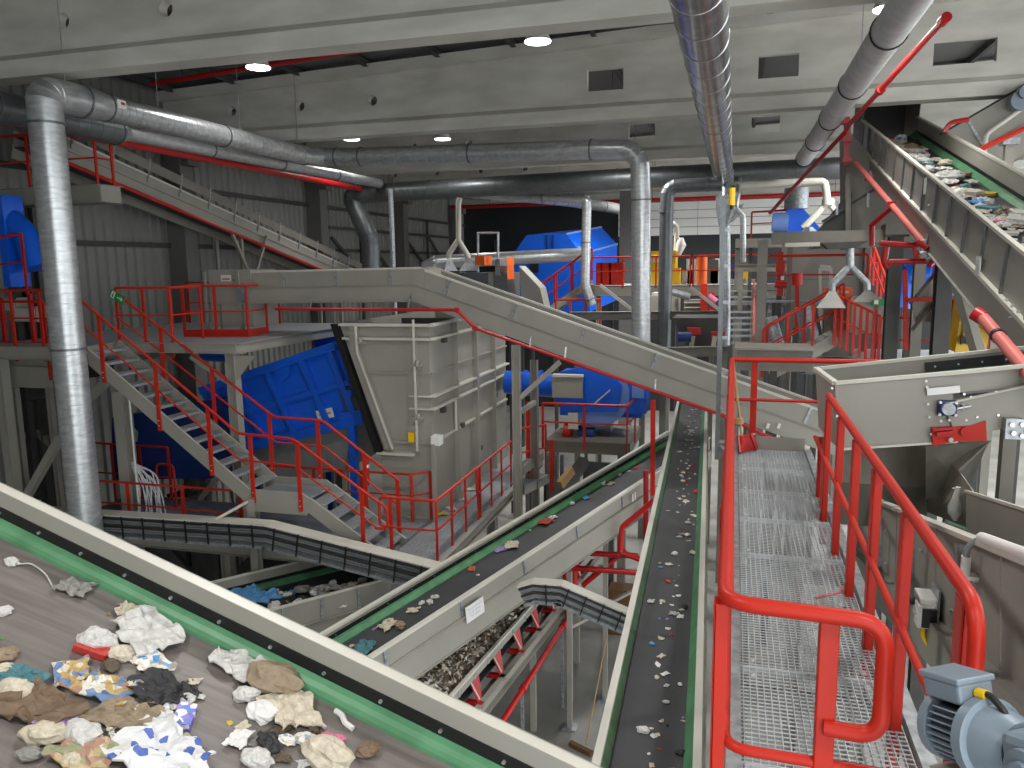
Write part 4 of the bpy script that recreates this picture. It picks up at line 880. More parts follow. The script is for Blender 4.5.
mb = MB(); mb.tube([P(320, 340, y=17.6), P(365, 335, y=17.6)], .3, 16); mb.build('shaft_tube', 'blue', t)
# white tangled cable ties below the stair
random.seed(5)
q = P(140, 462, y=13.2); mb = MB()
for i in range(16):
    a_ = P(131 + random.random() * 3, 462 + random.random() * 6, y=12.9); b_ = P(140 + random.random() * 22, 470 + random.random() * 26, y=12.9); c_ = V((b_.x + random.uniform(-.1, .25), 12.75, LD + .02))
    mb.tube([a_, b_, c_], .012, 5, bend=.2, bn=3)
mb.build('cable_bundle', 'cable_white', None, 'bunch of loose white cables hanging over the lower deck under the stair', 'cables')
mb = MB(); q = P(176, 498, z=LD); mb.prism([q + V((-.25, 0, 0)), q + V((.25, .1, 0)), q + V((.3, .35, 0)), q + V((-.15, .3, 0))], (0, 0, .08)); mb.build('black_mat', 'black', None, 'black rubber offcut lying on the lower deck', 'mat')
# stair-side steel legs
for px, lab in ((121, 'tall beige leg under the upper stair flight'),):
    q = P(px, 400, y=12.9); t = thing('stair_support', lab, 'post', (q.x, 12.9, LD)); mb = MB(); mb.ibeam((q.x, 12.9, LD), (q.x, 12.9, 6.2), .24, .22, .02, upv=V((0, 1, 0))); mb.build('column', 'beige', t)
    mb = MB(); mb.cyl((q.x + .25, 12.85, LD), (q.x + .25, 12.85, 6.2), .02, 8); mb.build('conduit', 'white_paint', t)
# ================================================================ cable tray across in front of the stairs
def cable_tray(label, pts, h=.42, w=.3, step=.45, cables=6):
    pts = [V(p) for p in pts]; t = thing('cable_tray', label, 'cable tray', pts[-1] - V((0, 0, h)))
    for i in range(len(pts) - 1):
        a, b = pts[i], pts[i + 1]; d, s, n = frame(b - a)
        mb = MB(); mb.bar(a + s * w / 2 - s * w / 2, b, w, .025); mb.build('cover', 'rim', t)
        mb = MB(); mb.bar(a - n * h, b - n * h, w, .05); mb.build('base_rail', 'galv', t)
        for k in range(cables):
            off = -n * (h * (.14 + .72 * k / cables)) + s * (w / 2 * (.9 - .15 * (k % 3)))
            mb = MB(); mb.tube([a + off, b + off], .017, 6); mb.build('cable', 'cable' if k % 3 else 'rubber', t)
        mb = MB(); mb.bar(a - n * h / 2 + s * .02, b - n * h / 2 + s * .02, .01, h * .9); mb.build('back_web', 'galv_dark', t)
        k = int((b - a).length / step)
        for j in range(k):
            p = lerp(a, b, (j + .5) / k) + s * w / 2; mb = MB(); mb.bar(p + s * .015, p - n * h + s * .015, .03, .02, upv=d); mb.build('rung', 'black', t)
    return t
tr = [P(20, 507.5, y=11.9), P(268, 523, y=11.9), P(438, 566, y=11.9)]
cable_tray('long cable tray with grey cables bending down to the right below the stairs', tr)
q = tr[1]
mb = MB()
tr2 = [P(519, 585, y=10.9), P(533, 581, y=10.9), P(562, 583, y=10.9), P(632, 613, y=10.9)]
cable_tray('short arched cable tray under the diagonal belt', tr2, step=.24, h=.3, w=.2)
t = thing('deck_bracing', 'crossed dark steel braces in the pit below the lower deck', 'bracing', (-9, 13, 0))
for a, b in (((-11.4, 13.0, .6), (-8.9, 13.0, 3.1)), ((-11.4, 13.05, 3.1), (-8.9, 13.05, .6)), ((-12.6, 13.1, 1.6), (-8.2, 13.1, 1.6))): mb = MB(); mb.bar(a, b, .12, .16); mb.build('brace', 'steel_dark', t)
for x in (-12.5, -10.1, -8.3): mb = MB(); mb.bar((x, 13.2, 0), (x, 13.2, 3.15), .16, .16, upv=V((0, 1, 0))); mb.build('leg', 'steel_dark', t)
t = thing('pit_shade_block', 'dark rubber-clad tank in the shade below the lower deck', 'tank', (-10.2, 14, 0))  # dark box added in place of the unlit void under the deck
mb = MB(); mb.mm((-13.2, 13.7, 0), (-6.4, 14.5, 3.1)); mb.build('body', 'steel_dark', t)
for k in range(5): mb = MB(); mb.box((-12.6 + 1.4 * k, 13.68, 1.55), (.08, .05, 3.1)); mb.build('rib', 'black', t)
# ================================================================ tray belt at lower left with mixed waste
QZ = 3.0
q0, q1, q2, q3 = P(203, 584, z=QZ), P(307, 559, z=QZ), P(258, 613, z=QZ), P(400, 575, z=QZ)
dQ = ((q1 - q0).normalized() + (q3 - q2).normalized()).normalized(); hq = V((dQ.y, -dQ.x, 0)); wQ = (q2 - q0).dot(hq)
ca = q0 + hq * wQ / 2 - dQ * 1.6; cb = q0 + hq * wQ / 2 + dQ * 3.2
belt_Q = conveyor('beige trough conveyor piled with mixed waste under the long cable tray', ca, cb, wQ, .42, .34, .36, .75, skirt='green', legs=((.15, 0), (.8, 0)), rw=.035)
Q_AXIS = (ca, cb, wQ)
# ================================================================ low belt with dark fine waste
r0, r1 = P(447, 700, z=2.5), P(533, 603, z=2.5); dR = (r1 - r0).normalized(); hR = V((dR.y, -dR.x, 0)); wR = 1.15
ra, rb = r0 - dR * 1.5 - hR * wR / 2, r1 + dR * 4 - hR * wR / 2
belt_R = conveyor('low belt conveyor carrying a heap of fine dirty waste under the diagonal belt', ra, rb, wR, .16, 0, .14, .55, rimm='rim', drums=True, ribm='bolt')
R_AXIS = (ra, rb, wR)
for i in range(9):
    p = ra + dR * (.6 + .86 * i) + hR * (wR / 2 - .02)
    mb = MB(); mb.prism([p + V((0, 0, -.2)), p + V((0, 0, -.2)) + dR * .3, p + hR * .13 + dR * .12 - V((0, 0, .5)), p + hR * .13 - V((0, 0, .5))], (0, 0, -.03)); mb.bar(p - V((0, 0, .5)) - hR * .2, p + hR * .2 - V((0, 0, .5)), .1, .06); mb.build('idler_bracket', 'pipe_red', belt_R)
    mb = MB(); mb.bar(p + V((0, 0, -.16)), p + hR * .12 + dR * .06 - V((0, 0, .45)), .03, .02); mb.build('bracket_strap', 'rim', belt_R)
mb = MB(); mb.channel(ra + hR * (wR / 2 + .1) - V((0, 0, .6)), rb + hR * (wR / 2 + .1) - V((0, 0, .6)), .1, .26, .014); mb.build('base_beam', 'beige', belt_R)
mb = MB(); mb.bar(ra + hR * (wR / 2) - V((0, 0, .64)), rb + hR * (wR / 2) - V((0, 0, .64)), .18, .03); mb.build('base_plate', 'beige_dark', belt_R)
for tt in (.2, .55, .85):
    for sg in (-.5, .5):
        p = lerp(ra, rb, tt) + hR * wR * sg; mb = MB(); mb.bar((p.x, p.y, 0), (p.x, p.y, 1.7), .1, .1, upv=V((0, 1, 0))); mb.build('leg', 'beige', belt_R)
# red pipes near it
t = thing('sprinkler_pipe', 'slanting red pipe beside the low belt on the concrete floor', 'pipe', P(500, 730, z=1.2))
pa, pb_, pc_ = P(497, 730, z=1.5), P(568, 618, z=1.7), P(568, 575, y=13.8)
mb = MB(); mb.tube([pa, pb_], .05, 10); mb.build('pipe_length', 'pipe_red', t)
mb = MB(); mb.tube([pb_, V((pb_.x, pb_.y, 3.2))], .06, 10); mb.build('riser', 'pipe_red', t)
for tt in (.3, .9): p = lerp(pa, pb_, tt); mb = MB(); mb.cyl(p, p + (pb_ - pa).normalized() * .1, .07, 10); mb.build('coupling', 'pipe_red', t); mb = MB(); mb.bar((p.x, p.y, 0), p, .05, .05, upv=V((0, 1, 0))); mb.build('stand', 'galv', t)
t = thing('sprinkler_pipe', 'dark red pipes meeting behind the arched cable tray', 'pipe', P(560, 560, y=14))
for pts in ([P(550, 566, y=14), P(640, 573, y=14)], [P(555, 551, y=14.4), P(638, 556, y=14.4)], [P(655, 500, y=14.2), P(622, 527, y=14.2), P(620, 552, y=14.2), P(642, 560, y=14.2)], [P(625, 550, y=14.6), P(583, 585, y=14.6)], [P(646, 470, y=15), P(646, 560, y=15)]):
    mb = MB(); mb.tube(pts, .055, 10, bend=.06 if len(pts) > 2 else 0); mb.build('pipe_length', 'pipe_red', t)
for px in (566, 574): q = P(px, 560, y=14.1); mb = MB(); mb.cyl((q.x, q.y, 2.0), (q.x, q.y, 2.85), .07, 10); mb.build('riser', 'pipe_red', t)
q = P(570, 600, y=14.1); mb = MB(); mb.bar((q.x, q.y + .1, 0), (q.x, q.y + .1, 2.1), .06, .06, upv=V((0, 1, 0))); mb.build('stand', 'galv', t)
# slim posts on the floor
for px, py, lab in ((570, 728, 'slim beige post on the floor left of the long belt, nearest'), (605, 700, 'slim beige post on the floor left of the long belt, further right')):
    q = P(px, py, z=0); t = thing('support_post', lab, 'post', q); mb = MB(); mb.bar(q, (q.x, q.y, 3.1 if px < 580 else 3.3), .09, .09, upv=V((0, 1, 0))); mb.build('column', 'beige', t)
    mb = MB(); mb.box(q + V((0, 0, .02)), (.26, .26, .04)); mb.build('foot_plate', 'galv', t)
    mb = MB(); mb.bar((q.x, q.y, 2.0), (q.x + .5, q.y + 1.2, 1.9), .06, .06); mb.build('cross_tie', 'beige', t)
q = P(592, 745, z=0); t = thing('broom', 'broom with thin stick leaning near the floor posts', 'broom', q)
mb = MB(); mb.tube([P(586, 745, z=.08), P(606, 640, y=14.2)], .014, 6); mb.build('stick', 'wood', t)
mb = MB(); mb.bar(P(570, 743, z=.06), P(592, 754, z=.06), .09, .08); mb.build('brush_head', 'wood_dark', t)
q = P(622, 594, y=17.5); t = thing('wooden_crate', 'brown wooden box on the floor behind the arched cable tray', 'crate', (q.x, q.y, 0)); mb = MB(); mb.box((q.x, q.y, .55), (.6, .5, 1.1)); mb.build('body', 'wood_dark', t)
for dx in (-.32, .32): mb = MB(); mb.box((q.x + dx, q.y - .26, .55), (.06, .03, 1.1)); mb.build('batten', 'wood', t)

# ================================================================ ducts on the left
rD = .285
dz = 11.66
tb_ = duct('large spiral steel duct rising at left with a gored elbow at the top', [(-11.55, 11.4, 3.3), (-11.55, 11.4, dz), (-11.55, 12.5, dz)], .285, bend=.72, seam=.18, bands=3.2, n=28)
mb = MB(); mb.rings([(V((-11.55, 12.35, dz)), (0, 1, 0), .286), (V((-11.55, 12.9, dz)), (0, 1, 0), .243)], 28); mb.build('reducer', 'duct', tb_)
run_ = duct('large steel duct running back from the left elbow under the girders', [(-11.55, 12.8, dz), (-11.5, 19.9, dz)], .24, seam=.18, bands=3.0, n=26)
mb = MB(); q = P(117, 106, x=-11.2); mb.box((-11.3, 12.95, dz + .06), (.012, .22, .16)); lb = mb.build('warning_label', 'paper', run_)
mb = MB(); mb.box((-11.292, 12.98, dz + .08), (.006, .1, .05)); mb.build('label_mark', 'scrap_red', lb)
Dz = dz + .35
d2 = duct('long horizontal spiral duct crossing the hall with a drop at its right end', [P(332, 157, y=20.6), P(352, 157, y=20.6), P(641, 148, y=20.0), P(641, 345, y=20.0)], .24, bend=1.25, seam=.16, bands=3.0, n=24)
duct('curved duct piece joining the left duct to the cross duct', [(-11.5, 19.7, dz), P(322, 157, y=20.6), P(356, 157, y=20.6)], .25, bend=.5, seam=.16, bands=0, n=24)
duct('thinner steel duct and reducer running back beside the large left duct', [(-12.7, 8.5, 11.5), (-12.6, 14.2, 11.5)], .27, seam=.3, bands=2, m='duct_dark', n=22)
duct('thin steel duct running back below the large left duct', [(-12.6, 14.2, 11.5), (-12.35, 26.5, 11.56)], .16, seam=0, bands=2.6, m='duct', n=18)
mb = MB(); mb.rings([(V((-12.6, 14.5, 11.5)), (0, 1, 0), .165), (V((-12.6, 14.2, 11.5)), (0, 1, 0), .275)], 20); mb.build('duct_reducer', 'duct', None, 'conical reducer between the thick and the thin left duct', 'duct')
m_ = MB(); m_.tube([(-13.35, 8.5, 11.46), (-13.2, 27, 11.42)], .1, 12); t = m_.build('sprinkler_pipe', 'pipe_red', None, 'long red pipe running back below the left ducts', 'pipe')
for k in range(5): m_ = MB(); y = 10 + 3.8 * k; m_.cyl((-13.3, y - .05, 11.455), (-13.3, y + .05, 11.455), .125, 12); m_.build('coupling', 'pipe_red', t)
for k, (x, y) in enumerate(((-11.55, 11.9), (-11.5, 14.2), (-11.5, 17.0), (-11.5, 19.6))):
    m_ = MB(); m_.cyl((x, y, dz + .25), (x, y, ztop(x) + .12), .008, 6); m_.build('hanger_wire', 'galv', None, 'thin wire hanging the large left duct from the roof', 'wire', 'duct hanger wires at left')
for px in (296, 411, 515): 
    q = P(px, 140, y=20.2); m_ = MB(); m_.cyl((q.x, q.y, dz + .3), (q.x, q.y, ztop(q.x) + .12), .008, 6); m_.build('hanger_wire', 'galv', None, 'thin wire hanging the cross duct from the roof', 'wire', 'cross duct hanger wires')
# dark cross duct at the back with a drop on the left
YD = 27.0
duct('wide dark duct crossing the back of the hall with a bent drop at left', [P(371, 300, y=YD), P(371, 240, y=YD), P(350, 195, y=YD), P(410, 191, y=YD), P(640, 178, y=YD), P(945, 163, y=YD)], .34, bend=.75, seam=.4, bands=3.5, m='duct_dark', n=22, gores=4)
q = P(392, 230, y=YD - 1); m_ = MB(); m_.cyl((q.x, q.y, 0), (q.x, q.y, 11.3), .09, 10); m_.build('steel_pole', 'galv', None, 'slim vertical steel pole right of the bent dark duct', 'pole')
td_ = duct('tapering light duct running back above the blue drum machine', [P(440, 188, y=27.0), P(560, 199, y=33), P(632, 211, y=44)], .27, bend=.5, seam=0, bands=4, n=16)
for px_, py_, yy_ in ((470, 190, 28.5), (560, 199, 33)):
    q = P(px_, py_, y=yy_); mb = MB(); mb.cyl(q + V((0, 0, .2)), (q.x, q.y, ztop(q.x) + .12), .012, 6); mb.build('hanger_rod', 'galv', td_)
duct('light duct with vertical drop in front of the blue drum machine', [P(470, 190, y=27.2), P(500, 197, y=27.5), P(587, 199, y=27.5), P(585, 285, y=27.5), P(592, 305, y=27.5)], .165, bend=.35, seam=0, bands=3, n=16)
# upper left deck with railings
platform('high walkway deck at the upper left edge', -15.55, -12.75, 13.8, 14.35, 10.38, .36, legs=())
t = bpy.data.objects['platform.004']
for x in (-15.4, -15.0): mb = MB(); mb.ibeam((x, 14.2, 0), (x, 14.2, 10.0), .2, .2, .02, upv=V((1, 0, 0))); mb.build('leg', 'steel_dark', t)
railing('red railing of the high walkway at the upper left', [(-15.5, 13.85, 10.38), (-12.85, 13.85, 10.38), (-12.85, 14.3, 10.38)], 1.1, .8, r=.03, drop=.34)
# inclined belt along the left wall
k0, k1 = V((-14.6, 14.0, 11.6)), V((-14.6, 29.0, 8.25))
tK = conveyor('inclined belt conveyor descending along the left corrugated wall', k0, k1, .9, .28, .3, .12, 0, drums=False, legs=((.45, 0), (.85, 0)))
d, s, n = frame(k1 - k0)
for sg in (-1, 1):
    mb = MB(); mb.bar(k0 + s * sg * .5 + n * .22, k1 + s * sg * .5 + n * .22, .012, .24); mb.build('upper_board', 'beige_dark', tK)
mb = MB(); mb.box((0, 0, 0), (.05, .03, .6)); rm = piece(mb, 'stanchion', 'galv')
for i in range(13): inst(rm, 'stanchion', tK, lerp(k0, k1, (i + .5) / 13) + s * -.5 + n * .1 if s.x < 0 else lerp(k0, k1, (i + .5) / 13) + s * .5 + n * .1, basis(d))
mb = MB(); mb.tube([k0 + V((.62, 0, -.62)), k1 + V((.62, 0, -.62))], .05, 8); mb.build('red_pipe', 'pipe_red', tK)
q = P(250, 235, x=-14.0)
for dx in (-.55, .55): mb = MB(); mb.bar((q.x, q.y, 8.2), (q.x, q.y + dx * 1.6, 9.6), .08, .08); mb.build('y_strut', 'beige', tK)
# conveyor and machinery at the left edge
tL = conveyor('level conveyor loaded with waste at the left edge behind the red railing', (-16.0 + .3, 13.4, 6.95), (-13.6, 13.4, 6.95), .9, .3, .45, .06, 0, drums=False, legs=((.5, 0),))
railing('red railing in front of the conveyor at the left edge', [(-15.7, 12.85, 6.5), (-13.55, 12.85, 6.5)], 1.5, 1.6, mids=(.65,), r=.03)
L_AXIS = ((-15.6, 13.4, 6.9), (-13.8, 13.4, 6.9))
t = thing('blue_machine', 'blue machine housing and round pipe at the left edge', 'machine', (-15.3, 14.2, 7.5))
mb = MB(); mb.mm(P(-6, 195, y=13.0), P(11, 287, y=13.0) + V((0, .5, 0))); mb.build('housing', 'blue', t)
mb = MB(); mb.tube([P(10, 220, y=13.3), P(24, 232, y=13.3), P(38, 268, y=13.3)], .26, 16, bend=.3); mb.build('bent_pipe', 'blue', t)
mb = MB(); q = P(0, 300, y=14.4); mb.bar((q.x + 1.0, 13.9, 3.4), (q.x + 1.0, 13.9, 8.3), .16, .16, upv=V((0, 1, 0))); mb.build('leg', 'steel_dark', t)
for a, b in ((P(12, 300, y=13.5), P(34, 250, y=13.5)), (P(14, 258, y=13.5), P(36, 300, y=13.5))): mb = MB(); mb.bar(a, b, .08, .08); mb.build('cross_bar', 'steel_dark', t)
rr = [P(-2, 292, y=12.98), P(27, 288, y=12.98)]; support(railing('short red railing in front of the blue machine at the left edge', rr, 1.1, 2.0, r=.03), rr, z0=6.94, w=.07, m='pipe_red', deck=False)
for px0, py0, px1, py1, lab in ((0, 298, 17, 312, 'pale control cabinet above the left edge conveyor, upper'), (9, 307, 37, 322, 'pale control cabinet above the left edge conveyor, lower')):
    a, b = P(px0, py0, y=13.7), P(px1, py1, y=13.7); mb = MB(); mb.mm(a, b + V((0, .3, 0))); t = mb.build('control_cabinet', 'beige', None, lab, 'cabinet'); m2 = MB(); m2.mm(a + V((.03, -.012, -.03)), b + V((-.03, 0, .03))); m2.build('door', 'rim', t)
# red standpipe and steelwork lower left
t = thing('sprinkler_pipe', 'thick red standpipe bending over at the lower left', 'pipe', P(24, 480, y=13.6))
mb = MB(); mb.tube([P(2, 385, y=13.6), P(14, 386, y=13.6), P(27, 500, y=13.6)], .09, 12, bend=.2); mb.build('pipe_length', 'pipe_red', t)
mb = MB(); q = P(20, 440, y=13.6); mb.cyl(q, q + V((0, 0, .15)), .12, 12); mb.build('coupling', 'pipe_red', t)
t = thing('steel_bracing', 'crossed beige steel bracing behind the tall duct', 'bracing', P(40, 500, y=13.2))
for a, b, mm_ in ((P(25, 500, y=12.2), P(60, 438, y=12.2), 'beige'), (P(30, 425, y=14.2), P(58, 450, y=14.2), 'beige_dark'), (P(25, 475, y=14.4), P(60, 415, y=14.4), 'steel_dark'), (P(80, 408, y=12.6), P(108, 380, y=12.6), 'beige')):
    mb = MB(); mb.bar(a, b, .14, .14); mb.build('brace', mm_, t)
for a, b in ((P(22, 372, y=14.0), P(60, 360, y=14.0)), (P(22, 397, y=14.0), P(62, 385, y=14.0)), (P(85, 372, y=14.8), P(130, 365, y=14.8))): mb = MB(); mb.bar(a, b, .2, .3); mb.build('girder', 'steel_dark', t)
# ================================================================ steep loaded conveyor at the right
FX0, FWID = 3.0, 1.26; fz = lambda y: 9.1 + (y - 11.3) * .2757
fa, fb = V((FX0 + FWID / 2, 6.2, fz(6.2))), V((FX0 + FWID / 2, 22.2, fz(22.2)))
tF = conveyor('steep beige conveyor loaded with mixed waste climbing away at right', fa, fb, FWID, .65, .45, .48, .95, skirt='green', skirts=(1,), ribm='galv_dark', legs=(), rw=.06)
F_AXIS = (fa, fb, FWID)
d, s, n = frame(fb - fa)
mb = MB(); mb.bar(fa - s * (FWID / 2 + .03) - n * .65, fb - s * (FWID / 2 + .03) - n * .65, .07, .05); mb.build('mid_flange', 'rim', tF)
hb = fb - d * .2; he = hb + d * 1.7
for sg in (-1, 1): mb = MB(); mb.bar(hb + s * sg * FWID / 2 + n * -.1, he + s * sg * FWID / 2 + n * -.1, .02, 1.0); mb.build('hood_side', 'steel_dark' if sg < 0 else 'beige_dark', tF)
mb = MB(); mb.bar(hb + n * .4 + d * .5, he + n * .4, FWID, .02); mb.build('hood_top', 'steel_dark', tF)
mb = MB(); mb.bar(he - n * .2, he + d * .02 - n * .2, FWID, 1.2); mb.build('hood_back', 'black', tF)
mb = MB(); mb.bar(hb - n * .95, he - n * .95, FWID, .03); mb.build('hood_floor', 'beige_dark', tF)
q = P(897, 247, x=FX0 - .06); q = P(978, 266, x=FX0 - .07)
mb = MB(); mb.box(q, (.008, .2, .24)); lb = mb.build('label_plate', 'paper', tF)
for k in range(3): mb = MB(); mb.box(q + V((-.006, 0, .06 - .05 * k)), (.004, .14, .025)); mb.build('print_line', 'print_grey', lb)
for px, py in ((1008, 300), (1014, 306), (1020, 312), (1012, 318), (930, 205), (925, 240)):
    q = P(px, py, x=FX0 - .05); mb = MB(); mb.cyl(q, q - V((.03, 0, 0)), .016, 8); mb.build('bolt', 'bolt', tF)
q = P(925, 186, x=FX0 - .06); mb = MB(); mb.box(q, (.012, .14, .26)); mb.build('marker', 'white_paint', tF)
# legs of that conveyor
for px, py, yy, m_, lab in ((895, 252, 16.5, 'steel_dark', 'dark steel column under the steep conveyor, left of two'), (945, 258, 14.5, 'steel_dark', 'dark steel column under the steep conveyor, right of two')):
    q = P(px, py, y=yy); t = thing('support_column', lab, 'column', (q.x, q.y, 0)); mb = MB(); mb.ibeam((q.x, q.y, 0), (q.x, q.y, q.z + .3), .24, .24, .02, upv=V((0, 1, 0))); mb.build('column', m_, t); mb = MB(); mb.box((q.x, q.y, .02), (.4, .4, .04)); mb.build('foot_plate', m_, t)
    mb = MB(); mb.box((q.x, q.y, q.z + .3), (.4, .4, .04)); mb.build('head_plate', m_, t)
t = thing('brace', 'long beige diagonal brace below the steep conveyor', 'brace', P(978, 352, y=12.6)); mb = MB(); mb.bar(P(952, 262, y=13.2), P(979, 356, y=12.6), .14, .14); mb.build('bar', 'beige', t); mb = MB(); q = P(952, 262, y=13.2); mb.box(q, (.2, .2, .2)); mb.build('top_plate', 'beige', t)
# discharge chute under its head
t = thing('discharge_chute', 'dark grey discharge chute hanging under the head of the steep conveyor', 'chute', P(860, 250, y=20.5))
mb = MB(); mb.prism([P(847, 128, y=20.4), P(866, 150, y=20.4), P(915, 205, y=20.4), P(926, 243, y=20.4), P(848, 249, y=20.4)], (0, 1.4, 0)); mb.build('body', 'beige_dark', t)
mb = MB(); mb.prism([P(852, 192, y=20.3), P(852, 246, y=20.3), P(812, 249, y=20.3), P(820, 232, y=20.3)], (0, 1.2, 0)); mb.build('outlet', 'steel_dark', t)
mb = MB(); mb.bar(P(848, 125, y=20.2), P(848, 248, y=20.2), .12, .1, upv=V((0, 1, 0))); mb.build('corner_post', 'beige_dark', t)
mb = MB(); mb.bar(P(822, 222, y=20.2), P(880, 186, y=20.2), .06, .06); mb.build('stiffener', 'steel_dark', t)
for px, py in ((837, 208), (871, 178), (868, 200)): q = P(px, py, y=20.15); mb = MB(); mb.box(q, (.05, .03, .32)); mb.build('joint_plate', 'galv', t)
t = thing('red_standpipe', 'thick dark red standpipe at the head of the steep conveyor', 'pipe', P(847, 170, y=19.9))
mb = MB(); mb.bar(P(847, 117, y=19.9), P(846, 165, y=19.9), .11, .11, upv=V((0, 1, 0))); mb.build('riser', 'pipe_red', t)
for py in (122, 140, 160): q = P(847, py, y=19.85); mb = MB(); mb.box(q, (.2, .2, .1)); mb.build('clamp', 'pipe_red', t)
# red and pink pipes
t = thing('sprinkler_pipe', 'red pipe slanting down from the upper right girder to the conveyor head', 'pipe', P(848, 125, y=19))
a, b = P(942, 22, y=14.6), P(846, 128, y=19.6); mb = MB(); mb.tube([a, b], .052, 12); mb.build('pipe_length', 'pipe_red', t)
mb = MB(); mb.cyl(a, a + (a - b).normalized() * .18, .085, 12); mb.build('end_cap', 'pipe_red', t)
q = lerp(a, b, .57); mb = MB(); mb.cyl(q, q + (a - b).normalized() * .12, .09, 12); mb.build('coupling', 'pipe_red', t)
a2, b2 = P(846, 131, y=19.7), P(770, 213, y=24); mb = MB(); mb.tube([a2, b2], .05, 8); mb.build('thin_branch', 'pipe_red', t)
t = thing('sprinkler_pipe', 'faded pink pipe running under the steep conveyor to a valve cluster', 'pipe', P(922, 245, y=14.2))
mb = MB(); mb.tube([P(856, 163, y=19.6), P(893, 207, y=16.5), P(924, 244, y=14.2)], .058, 12); mb.build('pipe_length', 'pipe_pink', t)
for px, py, yy in ((891, 205, 16.6), (868, 178, 18.6)): q = P(px, py, y=yy); mb = MB(); mb.box(q, (.16, .16, .12)); mb.build('coupling', 'pipe_red', t)
random.seed(3)
for i in range(9): q = P(926 + random.uniform(-10, 14), 250 + random.uniform(-8, 10), y=14.1); mb = MB(); mb.tube([q, q + V((random.uniform(-.2, .2), random.uniform(-.2, .2), random.uniform(-.2, .2)))], .045, 8); mb.build('valve_fitting', 'pipe_red' if i % 3 else 'galv', t)
mb = MB(); mb.tube([P(925, 244, y=14.15), P(928, 236, y=14.15), P(940, 234, y=14.15)], .03, 8); mb.build('lever', 'galv', t)
mb = MB(); mb.tube([P(886, 247, y=15), P(884, 262, y=15), P(888, 268, y=15)], .06, 10, bend=.1); mb.build('elbow', 'pipe_red', t)
for pts in ([P(880, 243, y=15.2), P(920, 246, y=15.2)], [P(884, 262, y=15), P(932, 261, y=15)], [P(893, 207, y=16.5), P(872, 225, y=17), P(872, 246, y=17)]): mb = MB(); mb.tube(pts, .05, 10); mb.build('branch', 'pipe_red', t)
t = thing('sprinkler_pipe', 'faded pink pipe with dark collar entering at the right edge', 'pipe', P(985, 320, y=8.9))
a, b = P(983, 318, y=8.9), P(1040, 386, y=7.0); mb = MB(); mb.tube([a, b], .06, 12); mb.build('pipe_length', 'pipe_pink', t); mb = MB(); mb.cyl(a, a + V((-.07, .05, .05)), .075, 12); mb.build('end_collar', 'pipe_red', t); q = lerp(a, b, .3); mb = MB(); mb.cyl(q, q + (b - a).normalized() * .06, .07, 12); mb.build('clamp', 'black', t)
# second conveyor at the upper right
c0, c1 = P(940, 134, y=19.6), P(1050, 70, y=19.6)
tF2 = conveyor('beige conveyor with black rim rising out of frame at the upper right', c0 + V((0, .5, 0)), c1 + V((0, .5, 0)), 1.0, .72, .6, .3, 1.4, rimm='black', rw=.06, ends=None)
q = P(1022, 100, y=19.2); mb = MB(); mb.cyl(q, q + V((0, .3, 0)), .2, 14); mb.cyl(q + V((.05, -.1, .15)), q + V((.05, .2, .15)), .14, 14); mb.build('drive_motor', 'motor', tF2)
mb = MB(); q0, q1 = P(984, 160, y=19.4), P(986, 134, y=19.4); mb.tube([q0, q1, P(1020, 110, y=19.4)], .05, 8, bend=.1); mb.build('white_hose', 'rim', tF2)
rr = [P(970, 200, y=17.6), P(1040, 168, y=17.6)]; support(railing('red railing under the conveyor at the upper right edge', rr, .9, 1.0, mids=(), r=.05, pw=.12, pd=.05), rr)
for px, lab in ((988, 'beige post below the upper right conveyor'),): q = P(1008, 160, y=18.4); t = thing('support_post', lab, 'post', (q.x, q.y, 0)); mb = MB(); mb.bar((q.x, q.y, 0), (q.x, q.y, q.z + .3), .16, .16, upv=V((0, 1, 0))); mb.build('column', 'beige', t); mb = MB(); mb.box((q.x, q.y, q.z + .35), (.3, .3, .12)); mb.build('head', 'galv', t)
mb = MB(); q = P(955, 127, y=19); mb.tube([q + V((-.2, 0, -.1)), q + V((-.1, 0, .1)), q + V((.25, 0, .14))], .05, 8, bend=.1); mb.build('red_hose_end', 'pipe_red', None, 'short bent red pipe end above the steep conveyor guard', 'pipe')

# ================================================================ overhead ducts
duct('shiny steel duct overhead running straight back above the walkway', [(-.42, 4.4, 11.22), (-.42, 26.7, 11.22)], .285, seam=.9, bands=0, m='duct_shiny', n=28)
duct('pale straight duct overhead at right with black clamp bands', [(1.98, 9.0, 11.75), (1.98, 26.6, 11.75)], .24, seam=.0, bands=3.1, m='duct_pale', n=24, bandm='black')
for k, (x, y, z) in enumerate(((1.98, 12.2, 11.9), (1.98, 15.2, 11.9), (1.98, 21.4, 11.9))):
    m_ = MB(); m_.cyl((x, y, z), (x, y, ztop(x) + .12), .008, 6); m_.build('hanger_wire', 'galv', None, 'thin wire hanging the pale right duct from the roof', 'wire', 'right duct hanger wires')
duct('black duct with elbow dropping behind the descending conveyor', [P(722, 184, y=24), P(667, 186, y=24), P(664, 350, y=24)], .2, bend=.95, seam=0, bands=4, m='duct_dark', n=18)
